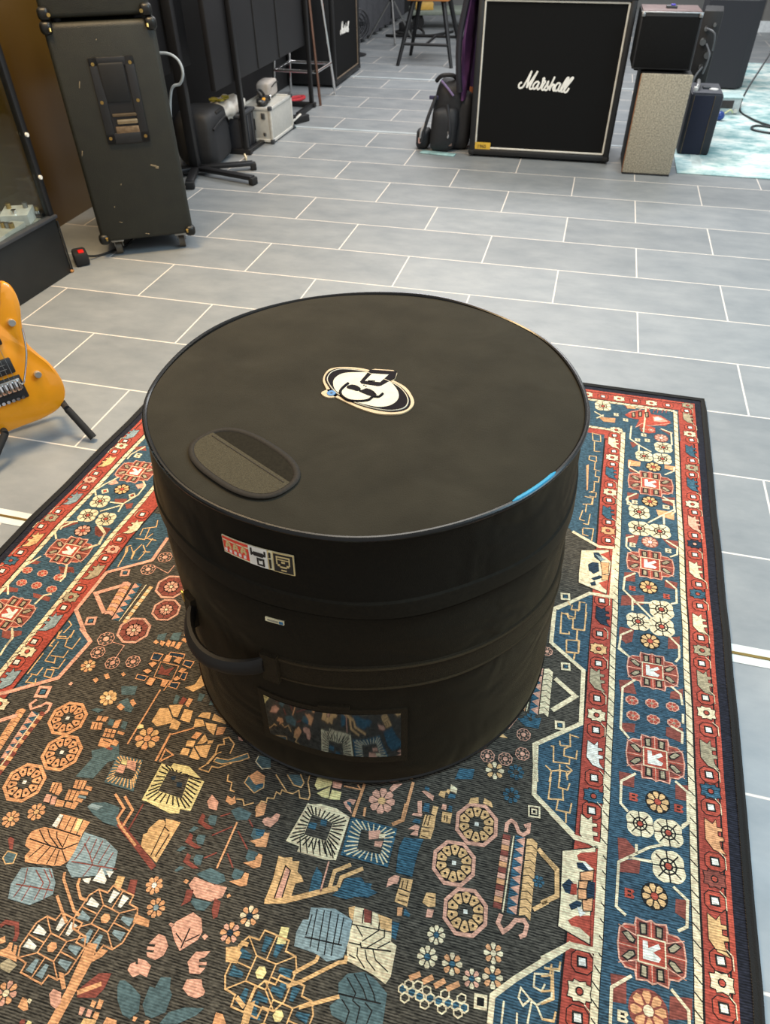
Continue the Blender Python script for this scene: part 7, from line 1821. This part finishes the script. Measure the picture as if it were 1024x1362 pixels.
# ------------------------------------------------------------------ electric guitar in its stand
def guitar():
    P0 = Vector((-1.137, -2.600, .120)); n = Vector((.75, -.62, .25)).normalized(); r = Vector((0, 0, 1)).cross(n).normalized(); u = n.cross(r).normalized()
    t = thing('electric_guitar', 'natural amber wood electric guitar leaning on its stand at the left edge', 'guitar', P0); t.rotation_euler = Matrix((r, u, n)).transposed().to_euler()
    body = GBODY
    wood = mat('amber_maple', 'd88c12', .32, var=.12, scale=7, coat=.5)
    b = MB(); bm = b.b
    o = spl([(x, y, 0) for x, y in body], 5, True); nv = len(o)
    c = sum(o, Vector())/nv
    ins = lambda k: [v+(c-v).normalized()*k for v in o]
    loops = [[bm.verts.new((v.x, v.y, z)) for v in ins(k)] for k, z in ((.012, -.045), (.003, -.042), (0, -.036), (0, -.009), (.003, -.003), (.010, 0))]
    for A_, B_ in zip(loops, loops[1:]):
        for k in range(nv): bm.faces.new((A_[k], A_[(k+1) % nv], B_[(k+1) % nv], B_[k]))
    bm.faces.new(loops[0][::-1]); bm.faces.new(loops[-1]); b.build('body', wood, t)
    bx, by, ax = GBR   # bridge centre and the string direction
    R4 = RZ(ax-PI/2); Lp = lambda a, h, z: tuple(Vector((bx, by, 0))+R4 @ Vector((a, h, 0))+Vector((0, 0, z)))
    MB().box(Lp(0, 0, .003), (.094, .062, .006), .002, R4).build('bridge_cavity_plate', M_black, t)
    br = MB().box(Lp(0, .010, .009), (.084, .030, .010), .003, R4).build('bridge_plate', M_steel, t)
    for k in range(6):
        MB().box(Lp(-.031+.0125*k, .008, .016), (.010, .026, .010), .002, R4).build('saddle', M_chrome, br); MB().cyl(Lp(-.031+.0125*k, -.026, .008), Lp(-.031+.0125*k, -.026, .014), .0045, n=12).build('fine_tuner', M_chrome, br)
    MB().tube(spl([Lp(.040, .010, .012), Lp(.049, .015, .024), Lp(.084, .080, .022), Lp(.100, .140, .024)], 5), .0026, 8).build('tremolo_arm', M_chrome, t)
    for h in (.060, .135):
        pk = MB().box(Lp(0, h, .005), (.086, .040, .010), .003, R4).build('pickup', M_black, t)
        for s in (-.006, .006): MB().box(Lp(0, h+s, .0104), (.05, .0018, .001), 0, R4).build('pole_blade', M_steel, pk, smooth=False)
    for k in range(6): MB().cyl(Lp(-.031+.0125*k, .01, .021), Lp(-.026+.0105*k, .50, .014), .0006, n=5).build('string', M_steel, t)
    for x, y in GKN: MB().lathe([(.0, 0), (.009, 0), (.0095, .012), (.008, .015), (.0, .015)], 16, (x, y, 0)).build('knob', mat('satin_chrome', 'c4c2ba', .3, .8), t)
    MB().box(Lp(0, .38, -.006), (.056, .46, .022), .006, R4).build('neck', mat('maple_neck', 'b98a4a', .4), t); MB().box(Lp(0, .40, .0075), (.054, .42, .006), .001, R4).build('fretboard', mat('rosewood', '38241a', .5), t)
    MB().box(Lp(.0, .66, -.008), (.075, .13, .016), .006, R4).build('headstock', mat('maple_neck', 'b98a4a'), t)
    s = thing('guitar_stand', 'black tubular stand holding the amber guitar', 'stand', (P0.x, P0.y, 0))
    q = lambda v: Vector(v)-Vector((P0.x, P0.y, 0))
    MB().tube([q((-1.060, -2.645, .0095)), q((-1.122, -2.634, .088))], [.0105, .0095], 12).build('front_leg', M_rubber, s)
    MB().tube([q((-1.24, -2.86, .0095)), q((-1.23, -2.76, .075))], [.0105, .0095], 12).build('front_leg', M_rubber, s)
    for p0 in ((-1.122, -2.634, .088), (-1.23, -2.76, .075)): MB().tube([q(p0), q((p0[0]-.10, p0[1]+.083, p0[2]-.012))], .009, 10).build('cradle_arm', M_rubber, s)
    MB().tube([q((-1.23, -2.555, .075)), q((-1.34, -2.68, .065))], .009, 10).build('cross_bar', M_rubber, s)
    MB().tube([q((-1.285, -2.617, .070)), q((-1.36, -2.55, .55))], .010, 10).build('back_post', M_rubber, s)
    MB().tube([q((-1.33, -2.58, .35)), q((-1.62, -2.36, .0095))], .0095, 10).build('rear_leg', M_rubber, s)
GBODY = [(-0.0432, 0.3046), (-0.0285, 0.2963), (-0.022, 0.2715), (-0.0242, 0.2384), (-0.0358, 0.1993), (-0.0433, 0.1519), (-0.0272, 0.1135), (-0.0088, 0.0796), (0.0022, 0.035), (-0.0015, -0.0052), (-0.025, -0.0361), (-0.0693, -0.0504), (-0.1305, -0.0546), (-0.1945, -0.0558), (-0.245, -0.042), (-0.277, 0.0), (-0.284, 0.045), (-0.272, 0.09), (-0.247, 0.13), (-0.237, 0.165), (-0.248, 0.21), (-0.262, 0.26), (-0.264, 0.32), (-0.252, 0.355), (-0.235, 0.352), (-0.222, 0.31), (-0.2, 0.265), (-0.175, 0.235), (-0.105, 0.228), (-0.068, 0.252), (-0.054, 0.282)]
GBR = (-.138, .048, math.radians(92))
GKN = [(-.0597, .2085), (-.0503, .0671)]
guitar()
